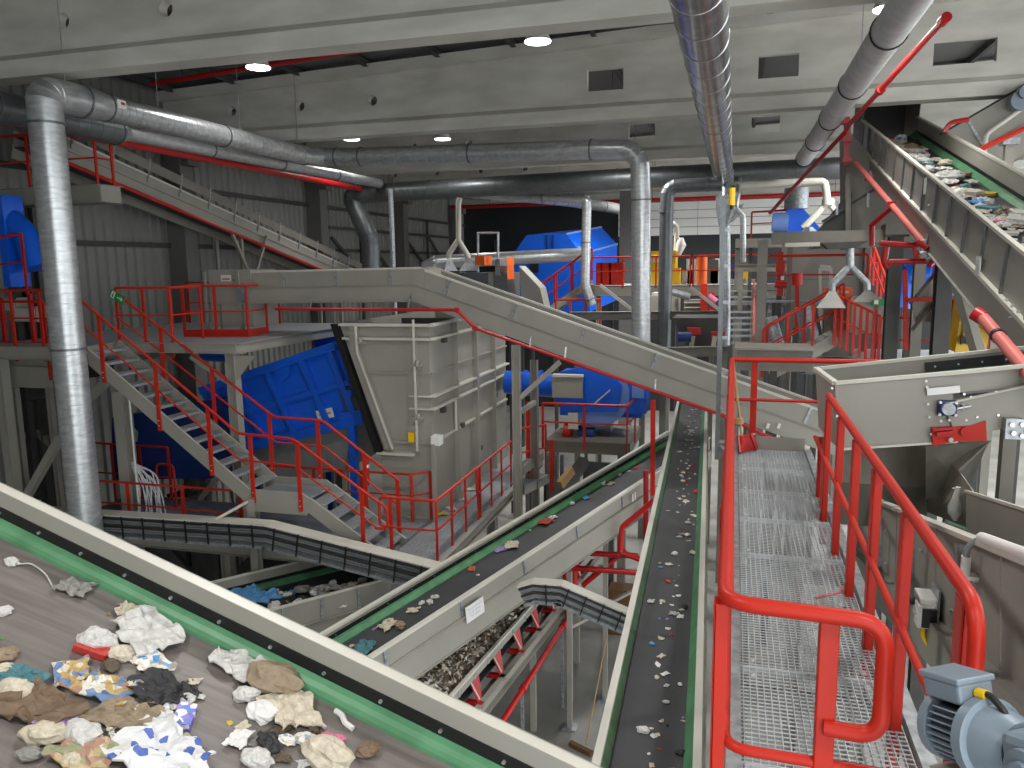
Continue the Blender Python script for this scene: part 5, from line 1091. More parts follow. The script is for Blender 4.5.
# galvanised hood and pipe below the overhead duct
t = thing('extraction_hood', 'galvanised hood on a narrow pipe below the end of the overhead duct', 'duct', P(726, 350, y=25.5))
q0, q1, q2, q3 = P(727, 196, y=25.5), P(727, 210, y=25.5), P(725, 226, y=25.5), P(725, 345, y=25.5)
mb = MB(); mb.rings([(q0, (0, 0, 1), .33), (q1, (0, 0, 1), .33), (q2, (0, 0, 1), .18)], 16); mb.build('hood', 'galv', t); mb = MB(); mb.cyl(q2, q3, .17, 14); mb.build('pipe', 'galv', t)
mb = MB(); mb.rings([(q0, (0, 0, 1), .2), (P(727, 170, y=25.8), (0, 0, 1), .2)], 12); mb.build('collar', 'galv', t)
mb = MB(); mb.rings([(P(738, 207, y=25), (-.6, 0, 1), .2), (P(732, 222, y=25), (-.6, 0, 1), .1)], 12); mb.build('side_flap', 'galv', t)
duct('white thin duct with right-angle drop and forked end at the back right', [P(712, 186, y=25.8), P(825, 181, y=25.8), P(828, 205, y=25.8)], .11, bend=.4, seam=0, bands=0, m='rim', n=14)
t = thing('forked_duct', 'white forked duct with small hood above the beam at the back right', 'duct', P(828, 205, y=25.8))
mb = MB(); mb.tube([P(828, 203, y=25.8), P(803, 228, y=25.8)], .1, 12); mb.build('branch', 'rim', t); mb = MB(); mb.tube([P(828, 203, y=25.8), P(840, 216, y=25.8)], .1, 12); mb.build('branch', 'rim', t)
mb = MB(); mb.rings([(P(809, 236, y=25.6), (0, 0, 1), .36), (P(809, 227, y=25.6), (0, 0, 1), .1)], 4, smooth=False); mb.build('hood', 'galv', t); mb = MB(); mb.cyl(P(828, 199, y=25.8), P(828, 205, y=25.8), .18, 12); mb.build('flange', 'rim', t)
duct('slim bent vertical pipe right of the galvanised hood', [P(739, 178, y=26.8), P(737, 196, y=24.6), P(735, 208, y=24.5), P(743, 216, y=24.5), P(743, 262, y=24.5)], .09, bend=.15, seam=0, bands=0, n=10)
# ================================================================ back right: beam, fork with hoods, cabin
t = thing('cross_beam', 'beige horizontal beam with shelf plate behind the discharge chute', 'beam', P(850, 250, y=19))
mb = MB(); mb.bar(P(772, 238.5, y=19), P(930, 235, y=19), .5, .26); mb.build('beam', 'beige_dark', t)
mb = MB(); mb.prism([P(785, 243, y=18.7), P(820, 242, y=18.7), P(820, 246, y=18.7), P(785, 247, y=18.7)], (0, .3, 0)); mb.build('light_plate', 'rim', t)
mb = MB(); mb.prism([P(822, 243, y=18.7), P(868, 241, y=18.7), P(856, 248, y=18.7), P(828, 249, y=18.7)], (0, .5, 0)); mb.build('trough', 'steel_dark', t)
mb = MB(); mb.mm(P(886, 224, y=18.6), P(925, 240, y=19.2)); mb.build('gear_box', 'beige_dark', t)
for px in (763, 921): q = P(px, 240, y=19.1); mb = MB(); mb.ibeam((q.x, q.y, 0), (q.x, q.y, q.z), .22, .22, .02, upv=V((0, 1, 0))); mb.build('leg', 'beige_dark', t)
t = thing('forked_duct', 'grey forked duct with two flared hoods in front of the panelled cabin', 'duct', P(850, 265, y=18.8))
mb = MB(); mb.cyl(P(850, 246, y=18.8), P(850, 267, y=18.8), .085, 12); mb.build('stem', 'galv', t)
for x1_, y1_, hx, hy in ((832, 284, 828, 306), (867, 283, 872, 306)):
    a, b = P(850, 266, y=18.8), P(x1_, y1_, y=18.8); mb = MB(); mb.tube([a, b, P(x1_, y1_ + 7, y=18.8)], .075, 10); mb.build('branch', 'galv', t)
for (ax_, ay_, bx0, bx1, by_) in ((832, 290, 816, 846, 308), (867, 290, 856, 882, 300)):
    mb = MB(); top = [P(ax_ - 2, ay_, y=18.75), P(ax_ + 3, ay_, y=18.75), P(ax_ + 3, ay_, y=18.95), P(ax_ - 2, ay_, y=18.95)]; bt = [P(bx0, by_, y=18.5), P(bx1, by_, y=18.5), P(bx1, by_, y=19.3), P(bx0, by_, y=19.3)]
    mb.add(top + bt, [(0, 1, 2, 3), (7, 6, 5, 4), (0, 4, 5, 1), (1, 5, 6, 2), (2, 6, 7, 3), (3, 7, 4, 0)]); mb.build('hood', 'steel', t)
t = thing('panelled_cabin', 'beige cabin wall of wide horizontal panels at the back right', 'cabin', P(825, 335, y=23))
for i, (y0_, y1_) in enumerate(((243, 259), (260, 279), (280, 300), (301, 335))):
    mb = MB(); mb.mm(P(787, y0_, y=23), P(866, y1_, y=23) + V((0, .12 + 2.4 * (i == 0), 0))); mb.build('panel', 'beige', t)
for px in (788, 865): q = P(px, 300, y=22.95); mb = MB(); mb.bar((q.x, q.y, 0), (q.x, q.y, P(px, 242, y=22.95).z), .14, .14, upv=V((0, 1, 0))); mb.build('corner_post', 'beige_dark', t)
mb = MB(); mb.mm(P(825, 288, y=20.4), P(852, 302, y=20.4) + V((0, .35, 0))); ob = mb.build('orange_box', 'orange', None, 'orange box behind the forked duct hoods', 'box'); m2 = MB(); q = P(843, 292, y=20.38); m2.box(q, (.25, .01, .05)); m2.build('print', 'paper', ob)
mb = MB(); a, b = P(825, 302, y=20.4), P(852, 330, y=20.75); mb.mm((a.x, a.y, 6.3), (b.x, b.y, a.z)); mb.build('machine_base', 'beige_dark', None, 'grey machine base under the orange box', 'machine')
t = thing('sorting_machine', 'grey-beige machine with sloped top under the flared hoods', 'machine', P(860, 330, y=20))
mb = MB(); mb.mm(P(853, 302, y=19.6), P(886, 330, y=20.6)); mb.build('body', 'beige', t); mb = MB(); mb.prism([P(853, 302, y=19.55), P(886, 302, y=19.55), P(882, 298, y=19.55), P(857, 298, y=19.55)], (0, 1, 0)); mb.build('sloped_top', 'rim', t)
q = P(878, 302, y=19.5); t = thing('exit_sign', 'small green exit sign beside the dark column', 'sign', q - V((0, 0, .1))); mb = MB(); mb.box(q, (.26, .03, .17)); mb.build('sign_plate', 'green_sign', t); mb = MB(); mb.box(q + V((-.04, -.02, 0)), (.09, .01, .1)); mb.build('arrow', 'paper', t)
mb = MB(); mb.bar(q + V((0, .03, 0)), V((q.x, q.y + .03, 6.2)), .04, .04, upv=V((0, 1, 0))); mb.build('stand', 'pipe_red', t)
# right deck with crossing stair rails
RDZ, RY = 6.25, 19.4
x0_, x1_ = P(842, 365, y=RY).x, P(938, 365, y=RY).x
platform('grey deck with red railings at the right behind the feed conveyor', x0_ - .8, x1_ + 2.5, RY - .1, RY + 3.2, RDZ, .25, legs=((x0_, RY + .2), (x1_ + 1, RY + .2)))
railing('red railing of the right deck with loop below the steep conveyor', [(P(878, 360, y=RY).x, RY, RDZ), (P(937, 360, y=RY).x, RY, RDZ)], 1.05, .85, r=.03, loop=(False, True))
rr = [P(938, 372, z=6.35), P(1045, 408, z=6.35)]
support(railing('red railing at the right edge under the steep conveyor', rr, 1.0, .9, r=.035, mids=()), rr)
def slope_rail(label, a, b, n_, hpx, yy, m_='red', r=.028):
    A_, B_ = P(*a, y=yy), P(*b, y=yy); u = V((0, 0, hpx)); t = thing('railing', label, 'railing', A_)
    mb = MB(); mb.tube([A_ + u, B_ + u], r, 8); mb.build('handrail', m_, t); mb = MB(); mb.tube([A_ + u * .5, B_ + u * .5], r * .7, 6); mb.build('mid_rail', m_, t)
    for i in range(n_): p = lerp(A_, B_, i / (n_ - 1)); mb = MB(); mb.box(p + V((0, 0, hpx / 2 - .06)), (.06, .04, hpx + .1)); mb.build('post', m_, t)
    return t
slope_rail('red stair railing rising to the right deck from the left, front', (762, 372), (838, 332), 4, 1.0, 19.0)
slope_rail('red stair railing rising to the right deck from the left, rear', (766, 366), (842, 326), 3, 1.0, 20.0)
slope_rail('red railing with close posts falling to the right deck', (834, 340), (878, 362), 8, 1.02, 18.9)
stair('grey stair flight up to the right deck seen edge on', P(838, 336, y=19.0), P(770, 372, y=19.0), (0, 1.0, 0), 7, 1)
# column base, blue bent pipe, yellow machine at right
duct('blue bent pipe behind the dark columns at the right', [P(896, 306, y=21), P(904, 278, y=21), P(930, 274, y=21), P(940, 300, y=21)], .34, bend=.6, seam=0, bands=0, m='blue', n=16, name='blue_pipe', cat='pipe')
t = thing('yellow_machine', 'bright yellow machine casing behind the brace at the right', 'machine', P(965, 352, y=14.8))
mb = MB(); mb.prism([P(963, 298, y=14.8), P(986, 297, y=14.8), P(994, 308, y=14.8), P(986, 352, y=14.8), P(955, 352, y=14.8)], (0, 1.0, 0)); mb.build('casing', 'yellow', t)
mb = MB(); mb.prism([P(986, 305, y=14.5), P(1016, 330, y=14.5), P(1010, 346, y=14.5), P(980, 326, y=14.5)], (0, .9, 0)); mb.build('sloped_cover', 'yellow', t)
mb = MB(); mb.prism([P(967, 308, y=14.7), P(979, 306, y=14.7), P(975, 345, y=14.7), P(962, 345, y=14.7)], (0, .12, 0)); mb.build('recess_rib', 'scrap_yellow', t)
mb = MB(); q = P(966, 340, y=14.65); mb.box(q, (.16, .05, .12)); mb.build('latch', 'black', t)
for px in (960, 982): q = P(px, 352, y=15.3); mb = MB(); mb.bar((q.x, q.y, 0), (q.x, q.y, q.z + .1), .12, .12, upv=V((0, 1, 0))); mb.build('leg', 'steel_dark', t)
t = thing('steel_framework', 'grey gussets and red bars between the dark columns at the right', 'frame', P(925, 330, y=15.6))
mb = MB(); mb.prism([P(912, 300, y=15.6), P(936, 270, y=15.6), P(936, 322, y=15.6), P(915, 322, y=15.6)], (0, .05, 0)); mb.build('gusset', 'beige', t)
for a, b in ((P(910, 304, y=15.5), P(936, 272, y=15.5)), (P(912, 330, y=15.5), P(936, 300, y=15.5))): mb = MB(); mb.bar(a, b, .05, .05); mb.build('brace', 'steel_dark', t)
for a, b in ((P(905, 270, y=15.4), P(906, 350, y=15.4)), (P(936, 262, y=15.4), P(934, 350, y=15.4)), (P(905, 300, y=15.4), P(935, 299, y=15.4)), (P(953, 300, y=15.4), P(952, 345, y=15.4))): mb = MB(); mb.bar(a, b, .07, .07, upv=V((0, 1, 0))); mb.build('red_bar', 'red', t)
q = P(906, 350, y=15.4); mb = MB(); mb.bar((q.x, q.y, 0), q, .1, .1, upv=V((0, 1, 0))); mb.build('leg', 'steel_dark', t)
# white handrail far right between columns
support(slope_rail('pale red stair railing far behind the dark columns', (866, 262), (884, 312), 6, 1.0, 27, 'red', .05), [P(866, 262, y=27), P(884, 312, y=27)], deck=False)
rr = [P(765, 296, y=22), P(866, 296, y=22)]; support(railing('red railing in front of the panelled cabin', rr, 1.05, 2.6, r=.035), rr)
rr = [P(868, 296, y=29), P(905, 297, y=29)]; support(railing('red railing far back at the right beyond the cabin', rr, 1.1, .8, r=.04), rr)
# ================================================================ back deck with railing, yellow press and ladder
BDZ, BYY = 7.75, 31.0
xa, xb = P(590, 285, y=BYY).x, P(760, 285, y=BYY).x
platform('far service deck across the back of the hall', xa, xb, BYY, BYY + 3, BDZ, .4, legs=((xa + .3, BYY + .3), (P(668, 285, y=BYY).x, BYY + .3), (xb - .3, BYY + .3)), deck='deck')
railing('red railing along the far service deck, left part', [(xa, BYY, BDZ), (P(690, 280, y=BYY).x, BYY, BDZ)], 1.1, 1.5, r=.035)
railing('red railing along the far service deck, right part', [(P(693, 280, y=BYY).x, BYY, BDZ), (xb, BYY, BDZ)], 1.1, 1.2, r=.035)
t = thing('red_cluster', 'red fire equipment cabinets on the far service deck', 'cabinet', P(612, 281, y=BYY + .5))
for px, w_ in ((599, .25), (606, .4), (613, .3), (620, .25)): q = P(px, 268, y=BYY + .6); mb = MB(); mb.mm((q.x - w_ / 2, q.y, BDZ), (q.x + w_ / 2, q.y + .4, BDZ + .9)); mb.build('cabinet', 'red', t)
t = thing('orange_pump', 'orange-red cylindrical pump on the far service deck', 'machine', P(702, 281, y=BYY + .5)); q = P(702, 268, y=BYY + .5); mb = MB(); mb.cyl((q.x, q.y, BDZ), (q.x, q.y, BDZ + 1.05), .2, 12); mb.build('body', 'orange', t); mb = MB(); mb.cyl((q.x, q.y, BDZ + 1.05), (q.x, q.y, BDZ + 1.15), .12, 12); mb.build('cap', 'red', t)
t = thing('yellow_press', 'yellow press machine on the far service deck behind the black duct', 'machine', P(665, 281, y=BYY + .8))
mb = MB(); mb.mm(P(651, 251, y=BYY + .9), V((P(680, 0, y=BYY + .9).x, BYY + 2.2, BDZ))); mb.build('body', 'yellow', t)
mb = MB(); mb.mm(P(674, 268, y=BYY + .8), V((P(685, 0, y=BYY + .9).x, BYY + 1.4, BDZ))); mb.build('front_block', 'yellow', t)
mb = MB(); mb.mm(P(653, 256, y=BYY + .85), P(659, 262, y=BYY + .9)); mb.build('white_panel', 'paper', t)
q = P(678, 248, y=BYY + 1.2); mb = MB(); mb.tube([P(676, 251, y=BYY + 1.2), P(677, 226, y=BYY + 1.2), P(670, 222, y=BYY + 1.2)], .1, 10, bend=.2); mb.build('exhaust', 'rim', t)
mb = MB(); mb.rings([(q + V((0, 0, -.3)), (0, 0, 1), .1), (q + V((.1, 0, .1)), (0, 0, 1), .22), (q + V((.1, 0, .4)), (0, 0, 1), .1)], 10); mb.build('white_sack', 'paper', t)
mb = MB(); mb.mm(P(735, 268, y=BYY + 1), V((P(757, 0, y=BYY + 1).x, BYY + 2, BDZ))); mb.build('yellow_skip', 'yellow', None, 'low yellow skip on the far service deck at right', 'skip')
for i, (px, c_) in enumerate(((688, 'galv'), (694, 'beige'), (712, 'steel_dark'), (717, 'rim'), (738, 'navy'), (745, 'steel_dark'))):
    q = P(px, 270, y=BYY + 2); mb = MB(); mb.mm((q.x - .25, q.y, BDZ), (q.x + .25, q.y + .5, BDZ + .55 + .2 * (i % 3))); mb.cyl((q.x, q.y + .2, BDZ + .5), (q.x, q.y + .2, BDZ + 1.0), .08, 8); mb.build('drum_unit', c_, None, ['grey metal unit', 'beige unit', 'dark unit with black stack', 'pale unit', 'navy unit', 'dark unit'][i] + ' on the far service deck, number %s from the left' % ['one', 'two', 'three', 'four', 'five', 'six'][i], 'machine', 'units on the far deck')
# ladder-like stair from that deck
t = thing('stair_flight', 'open-tread grey stair facing us at the far service deck', 'stair', P(740, 350, y=27))
for i, py in enumerate((281, 291, 297, 303, 312, 318, 324, 330, 336, 343)):
    mb = MB(); a, b = P(726, py, y=29.5 - i * .4), P(753, py, y=29.5 - i * .4); mb.bar(a, b, .25, .14 if py in (281, 303) else .06); mb.build('tread', 'tread', t)
for px in (725, 754): mb = MB(); mb.bar(P(px, 282, y=29.6), P(px, 349, y=25.6), .08, .25); mb.build('stringer', 'galv' if px < 740 else 'pipe_pink', t)
for px in (725, 754): q = P(px, 349, y=25.6); mb = MB(); mb.bar((q.x, q.y, 0), q, .12, .12, upv=V((0, 1, 0))); mb.build('leg', 'beige_dark', t)
rr = [P(751, 240, y=29), P(790, 238, y=29)]; support(railing('red railing on the upper right deck behind the white forked duct', rr, .95, 1.0, r=.035), rr)
t = thing('blue_fan', 'blue fan housing with grey stack above the back beam', 'machine', P(795, 238, y=28.5))
mb = MB(); mb.prism([P(774, 226, y=28.5), P(788, 209, y=28.5), P(803, 208, y=28.5), P(820, 228, y=28.5), P(816, 238, y=28.5), P(775, 238, y=28.5)], (0, 1.4, 0)); mb.build('housing', 'blue', t)
mb = MB(); mb.tube([P(772, 222, y=28.3), P(788, 222, y=28.3)], .32, 14); mb.build('drum', 'blue_pale', t); mb = MB(); a = P(796, 209, y=29.2); mb.cyl(a, a + V((0, 0, .7)), .4, 16); mb.build('stack', 'galv', t)
q = P(796, 238, y=29); mb = MB(); mb.mm((q.x - 2, q.y - .6, q.z - .3), (q.x + 1.6, q.y + 1.2, q.z)); mb.build('base_deck', 'beige_dark', t)
for sx in (-1.9, 1.5): mb = MB(); mb.bar((q.x + sx, q.y + .2, 0), (q.x + sx, q.y + .2, q.z - .3), .2, .2, upv=V((0, 1, 0))); mb.build('leg', 'beige_dark', t)
mb = MB(); mb.bar(P(818, 236, y=28), P(828, 229, y=28), .3, .1); mb.build('red_flap', 'red', t)
# steel frames under the far deck
for j, (pxs, py, yy, lab) in enumerate((((570, 720), 316, 24, 'grey steel beam frame behind the descending conveyor, upper'), ((660, 728), 352, 21, 'grey steel beam frame behind the descending conveyor, lower'), ((735, 860), 268, 28, 'grey steel beam frame left of the cabin'))):
    a, b = P(pxs[0], py, y=yy), P(pxs[1], py - 1, y=yy); t = thing('steel_framework', lab, 'frame', (a.x, a.y, 0)); mb = MB(); mb.ibeam(a, b, .2, .25, .02); mb.build('beam', 'beige_dark', t)
    for k in range(3): p = lerp(a, b, .05 + .45 * k); mb = MB(); mb.ibeam((p.x, p.y, 0), (p.x, p.y, p.z), .16, .16, .015, upv=V((0, 1, 0))); mb.build('post', 'beige_dark', t)
    if j == 0:
        for p0_, p1_ in (((600, 285), (635, 312)), ((690, 287), (722, 312)), ((672, 312), (660, 290))): mb = MB(); mb.bar(P(*p0_, y=26), P(*p1_, y=26), .1, .1); mb.build('diagonal', 'beige', t)
t = thing('chute_machine', 'dark chute mouth with red brackets between belt legs in the back centre', 'machine', P(700, 360, y=22))
mb = MB(); mb.prism([P(672, 318, y=22), P(722, 318, y=22), P(716, 352, y=22), P(690, 352, y=22)], (0, 1.5, 0)); mb.build('chute', 'steel_dark', t)
for px in (690, 712): mb = MB(); mb.bar(P(px, 355, y=21.6), P(px + 3, 336, y=21.6), .12, .12, upv=V((0, 1, 0))); mb.build('cheek', 'rim', t)
for px, py in ((694, 331), (718, 335)): q = P(px, py, y=21.7); mb = MB(); mb.box(q, (.35, .2, .18)); mb.build('bracket', 'pipe_red', t)
q = P(700, 350, y=22.5); mb = MB(); mb.bar((q.x, q.y, 0), (q.x, q.y, q.z + .3), .5, .5, upv=V((0, 1, 0))); mb.build('base', 'steel_dark', t)
q = P(678, 337, y=21.5); mb = MB(); mb.cyl(q, q + V((.35, 0, 0)), .14, 12); mb.build('blue_motor', 'navy', t)
# left back: stair with red rails, hoods, blue drum
slope_rail('red stair railing descending left from the far deck, front', (528, 322), (586, 282), 5, 1.1, 29.4, 'red', .04)
slope_rail('red stair railing descending left from the far deck, rear', (536, 316), (592, 277), 4, 1.1, 31, 'red', .04)
t = stair('grey stair flight descending left from the far deck', P(588, 282, y=29.4), P(530, 322, y=29.4), (0, 1.3, 0), 8, 1); support(t, [P(586, 285, y=29.5), P(532, 322, y=29.5)], deck=False)
rr = [P(556, 330, y=28), P(600, 330, y=28)]; support(railing('red railing tangle below the far stair', rr, 1.1, .6, r=.04), rr)
t = thing('drum_machine', 'big blue faceted drum housing at the back centre', 'machine', P(560, 310, y=34))
Ya, Yb_ = 34, 37.5
fr_ = [P(513, 312, y=Ya), P(513, 254, y=Ya), P(527, 235, y=Ya), P(566, 234, y=Ya), P(581, 254, y=Ya), P(590, 312, y=Ya)]
bk = [P(540, 312, y=Yb_), P(545, 250, y=Yb_), P(552, 232, y=Yb_), P(601, 227, y=Yb_), P(617, 244, y=Yb_), P(617, 300, y=Yb_)]
mb = MB(); k = 6; mb.add(fr_ + bk, [tuple(range(6)), tuple(range(11, 5, -1))] + [(i, 6 + i, 6 + (i + 1) % 6, (i + 1) % 6) for i in range(6)]); mb.build('housing', 'blue', t)
for i in (3, 4): mb = MB(); mb.bar(fr_[i], bk[i], .08, .08); mb.build('edge_trim', 'blue_pale', t)
for px in (547, 553): mb = MB(); mb.bar(P(px, 252, y=Ya - .03), P(px, 235, y=Ya - .03), .05, .05, upv=V((0, 1, 0))); mb.build('panel_joint', 'navy', t)
mb = MB(); q = P(534, 268, y=Ya - .05); mb.box(q, (.4, .04, .4)); mb.build('hatch', 'black', t)
for px in (520, 585): q = P(px, 312, y=35.5); mb = MB(); mb.bar((q.x, q.y, 0), (q.x, q.y, q.z + .1), .3, .3, upv=V((0, 1, 0))); mb.build('leg', 'steel_dark', t)
duct('horizontal light duct in front of the blue drum machine', [P(425, 268, y=29), P(436, 262, y=29), P(590, 254, y=31)], .26, bend=.4, seam=0, bands=0, m='duct', n=16)
t = thing('forked_duct', 'slim forked duct with two flared hoods behind the upper conveyor', 'duct', P(458, 260, y=25))
mb = MB(); mb.tube([P(460, 198, y=25), P(458.5, 203, y=25), P(458.5, 241, y=25)], .09, 10); mb.build('stem', 'rim', t)
for x1_, y1_, hx in ((449, 254, 452), (468, 256, 472)): mb = MB(); mb.tube([P(458.5, 240, y=25), P(x1_, y1_, y=25), P(x1_, y1_ + 5, y=25)], .09, 10); mb.build('branch', 'rim', t)
for ax_, bx0, bx1 in ((449, 444, 458), (469, 459, 480)):
    mb = MB(); top = [P(ax_ - 1, 258, y=24.9), P(ax_ + 1, 258, y=24.9), P(ax_ + 1, 258, y=25.1), P(ax_ - 1, 258, y=25.1)]; bt = [P(bx0, 271, y=24.6), P(bx1, 271, y=24.6), P(bx1, 271, y=25.5), P(bx0, 271, y=25.5)]
    mb.add(top + bt, [(0, 1, 2, 3), (7, 6, 5, 4), (0, 4, 5, 1), (1, 5, 6, 2), (2, 6, 7, 3), (3, 7, 4, 0)]); mb.build('hood', 'galv', t)
t = thing('sorting_unit', 'sorting machine with orange cabinets behind the upper conveyor', 'machine', P(490, 300, y=24))
mb = MB(); mb.mm(P(455, 273, y=24), P(520, 300, y=25.5)); mb.build('bed', 'galv_dark', t)
for px0, py0, px1, py1, m_ in ((475, 256, 492, 265, 'orange'), (507, 257, 514, 279, 'orange'), (495, 259, 507, 275, 'galv'), (488, 272, 500, 290, 'beige')): mb = MB(); mb.mm(P(px0, py0, y=23.9), P(px1, py1, y=24.7)); mb.build('cabinet', m_, t)
mb = MB(); mb.tube([P(478, 272, y=24.2), P(478, 233, y=24.2), P(498, 233, y=24.2), P(498, 270, y=24.2)], .04, 6); mb.build('pipe_frame', 'galv', t)
for px in (462, 512): q = P(px, 300, y=25); mb = MB(); mb.bar((q.x, q.y, 0), (q.x, q.y, q.z + .05), .2, .2, upv=V((0, 1, 0))); mb.build('leg', 'steel_dark', t)
mb = MB(); mb.prism([P(519, 266, y=24), P(540, 288, y=24), P(545, 310, y=24), P(522, 310, y=24)], (0, .8, 0)); mb.build('inclined_feed', 'beige', t)
# wall bracing on the left far wall
for k, yy in enumerate((31.8, 39.6)):
    t = thing('wall_bracing', 'thin steel cross bracing on the far left wall, %s bay' % ('nearer' if k == 0 else 'further'), 'bracing', (XW + .3, yy, 0))
    for a, b in (((yy - 3, 8.4), (yy + 3, 8.4)), ((yy - 3, 10.2), (yy + 3, 10.2)), ((yy - .2, 0), (yy - .2, 11)), ((yy - 2.8, 9.8), (yy - .4, 8.5)), ((yy, 10.1), (yy + 2.6, 8.5))): mb = MB(); mb.bar((XW + .3, a[0], a[1]), (XW + .3, b[0], b[1]), .1, .12); mb.build('bar', 'steel_dark', t)
# ================================================================ blue blower unit in the centre
t = thing('blower_unit', 'blue blower with round casing and grey control panel under the descending conveyor', 'machine', P(580, 445, y=19))
Yf = 19.0
mb = MB(); mb.mm(P(556, 375, y=Yf), P(612, 404, y=Yf) + V((0, 1.3, 0))); mb.build('casing', 'blue', t)
q = P(598, 398, y=Yf); mb = MB(); mb.rings([(P(598, 395, y=Yf - .05), (0, 1, 0), .78), (P(598, 395, y=Yf + 1.3), (0, 1, 0), .78)], 28); mb.build('scroll', 'blue_pale', t)
mb = MB(); mb.prism([P(560, 372, y=Yf - .1), P(600, 362, y=Yf - .1), P(622, 385, y=Yf - .1), P(618, 412, y=Yf - .1), P(560, 412, y=Yf - .1)], (0, .12, 0)); mb.build('face_plate', 'blue', t)
mb = MB(); mb.mm(P(618, 378, y=Yf), P(646, 414, y=Yf) + V((0, 1, 0))); mb.build('outlet_box', 'blue', t); mb = MB(); mb.mm(P(632, 378, y=Yf - .05), P(644, 398, y=Yf)); mb.build('pale_panel', 'blue_pale', t)
mb = MB(); mb.tube([P(506, 382, y=Yf + .5), P(556, 386, y=Yf + .5)], .3, 18); mb.build('inlet_pipe', 'blue', t)
for px in (515, 525, 540): q = P(px, 383, y=Yf + .5); mb = MB(); mb.cyl(q, q + V((.06, 0, 0)), .34, 18); mb.build('pipe_flange', 'blue', t)
mb = MB(); mb.mm(P(552, 376, y=Yf - .35), P(583, 398, y=Yf - .3)); cp = mb.build('control_panel', 'beige', t)
mb = MB(); mb.mm(P(552, 374.5, y=Yf - .4), P(584, 376.5, y=Yf - .2)); mb.build('panel_hood', 'rim', cp)
mb = MB(); mb.mm(P(568, 413, y=Yf - .3), P(578, 429, y=Yf - .25)); mb.build('small_box', 'rim', t)
mb = MB(); mb.tube([P(583, 420, y=Yf + .3), P(612, 421, y=Yf + .3)], .28, 16); mb.build('motor', 'motor', t); mb = MB(); mb.tube([P(580, 434, y=Yf + .2), P(596, 434, y=Yf + .2)], .25, 16); mb.build('gear', 'navy', t)
mb = MB(); mb.mm(P(560, 404, y=Yf + .1), P(645, 413, y=Yf + .8)); mb.build('cradle', 'blue', t)
mb = MB(); mb.cyl(P(564, 431, y=Yf), P(572, 432, y=Yf), .2, 14); mb.build('red_drum', 'red', t)
mb = MB(); mb.mm(P(545, 440, y=Yf - .6), P(630, 456, y=Yf - .6) + V((0, 2.2, 0))); mb.build('plinth', 'beige_dark', t)
for px in (552, 622): q = P(px, 456, y=Yf + .2); mb = MB(); mb.bar((q.x, q.y, 0), (q.x, q.y, q.z + .1), .2, .2, upv=V((0, 1, 0))); mb.build('leg', 'beige_dark', t)
mb = MB(); mb.bar(P(594, 404, y=Yf - .15), P(610, 390, y=Yf - .15), .03, .03); mb.build('lever', 'rim', t)
zz = P(585, 443, y=Yf - .6).z
railing('red railing in front of the blue blower', [(P(543, 440, y=18.1).x, 18.1, zz), (P(627, 440, y=18.1).x, 18.1, zz), (P(632, 440, y=18.6).x, 19.2, zz)], 1.0, 1.35, r=.03)
for px, y0_, y1_, yy, lab in ((653, 400, 470, 14.9, 'red post standing where the diagonal belt meets the long belt'), (552, 440, 478, 17.6, 'red post left of the blower plinth'), (528, 402, 452, 17, 'red post beside the beige trestle')):
    a, b = P(px, y0_, y=yy), P(px, y1_, y=yy); t = thing('guard_post', lab, 'post', (b.x, b.y, 0)); mb = MB(); mb.bar((b.x, b.y, b.z - .5), a, .09, .05, upv=V((0, 1, 0))); mb.build('bar', 'red', t); mb = MB(); mb.bar((b.x, b.y, 0), (b.x, b.y, b.z - .5), .1, .1, upv=V((0, 1, 0))); mb.build('base_column', 'beige_dark', t)
# ladders, channels and boards in the pit between catwalk and diagonal belt
t = thing('pit_steelwork', 'beige steel steps and dark channels in the pit below the blower', 'frame', P(560, 520, y=17))
for a, b, w_, m_ in ((P(520, 470, y=16.5), P(540, 455, y=17.5), .2, 'beige'), (P(520, 490, y=16.5), P(545, 478, y=17.5), .25, 'beige'), (P(540, 520, y=16.8), P(585, 460, y=18), .25, 'steel_dark'), (P(560, 485, y=17), P(572, 470, y=17.4), .12, 'wood')): mb = MB(); mb.bar(a, b, w_, .2); mb.build('channel', m_, t)
for px in (548, 556, 562): a, b = P(px, 455, y=17.6), P(px, 505, y=17.6); mb = MB(); mb.bar((b.x, b.y, 0), a, .08, .08, upv=V((0, 1, 0))); mb.build('post', 'galv_dark', t)
mb = MB(); mb.mm(P(583, 462, y=18), P(640, 500, y=18) + V((0, .1, 0))); mb.build('skirt_plate', 'steel_dark', t)
q = P(610, 480, y=18.05); mb = MB(); mb.bar((q.x, q.y, 0), q, .2, .2, upv=V((0, 1, 0))); mb.build('post', 'steel_dark', t)
rr = [P(517, 478, y=16.2), P(546, 470, y=17.8)]; support(railing('small red railing at the foot of the beige trestle', rr, 1.1, .9, r=.028), rr)

# small machinery crowding the back centre
def prop(name, label, parts, cat='machine'):
    a, b = P(*parts[0][1][:2], y=parts[0][2]), P(*parts[0][1][2:], y=parts[0][2]); t = thing(name, label, cat, (a.x, a.y, 0)); lo = None
    for nm, (x0, y0, x1, y1), yy, dep, m_, kind in parts:
        A, B = P(x0, y0, y=yy), P(x1, y1, y=yy); mb = MB()
        if kind == 'box': mb.mm(A, B + V((0, dep, 0)))
        elif kind == 'bar': mb.bar(A, B, dep, dep)
        elif kind == 'cyl': mb.tube([A, B], dep, 12)
        mb.build(nm, m_, t); z = min(A.z, B.z)
        if lo is None or z < lo[0]: lo = (z, (A.x + B.x) / 2, (A.y + B.y) / 2)
    mb = MB(); mb.bar((lo[1], lo[2] + .1, 0), (lo[1], lo[2] + .1, lo[0] + .05), .14, .14, upv=V((0, 1, 0))); mb.build('pedestal', 'steel_dark', t); return t
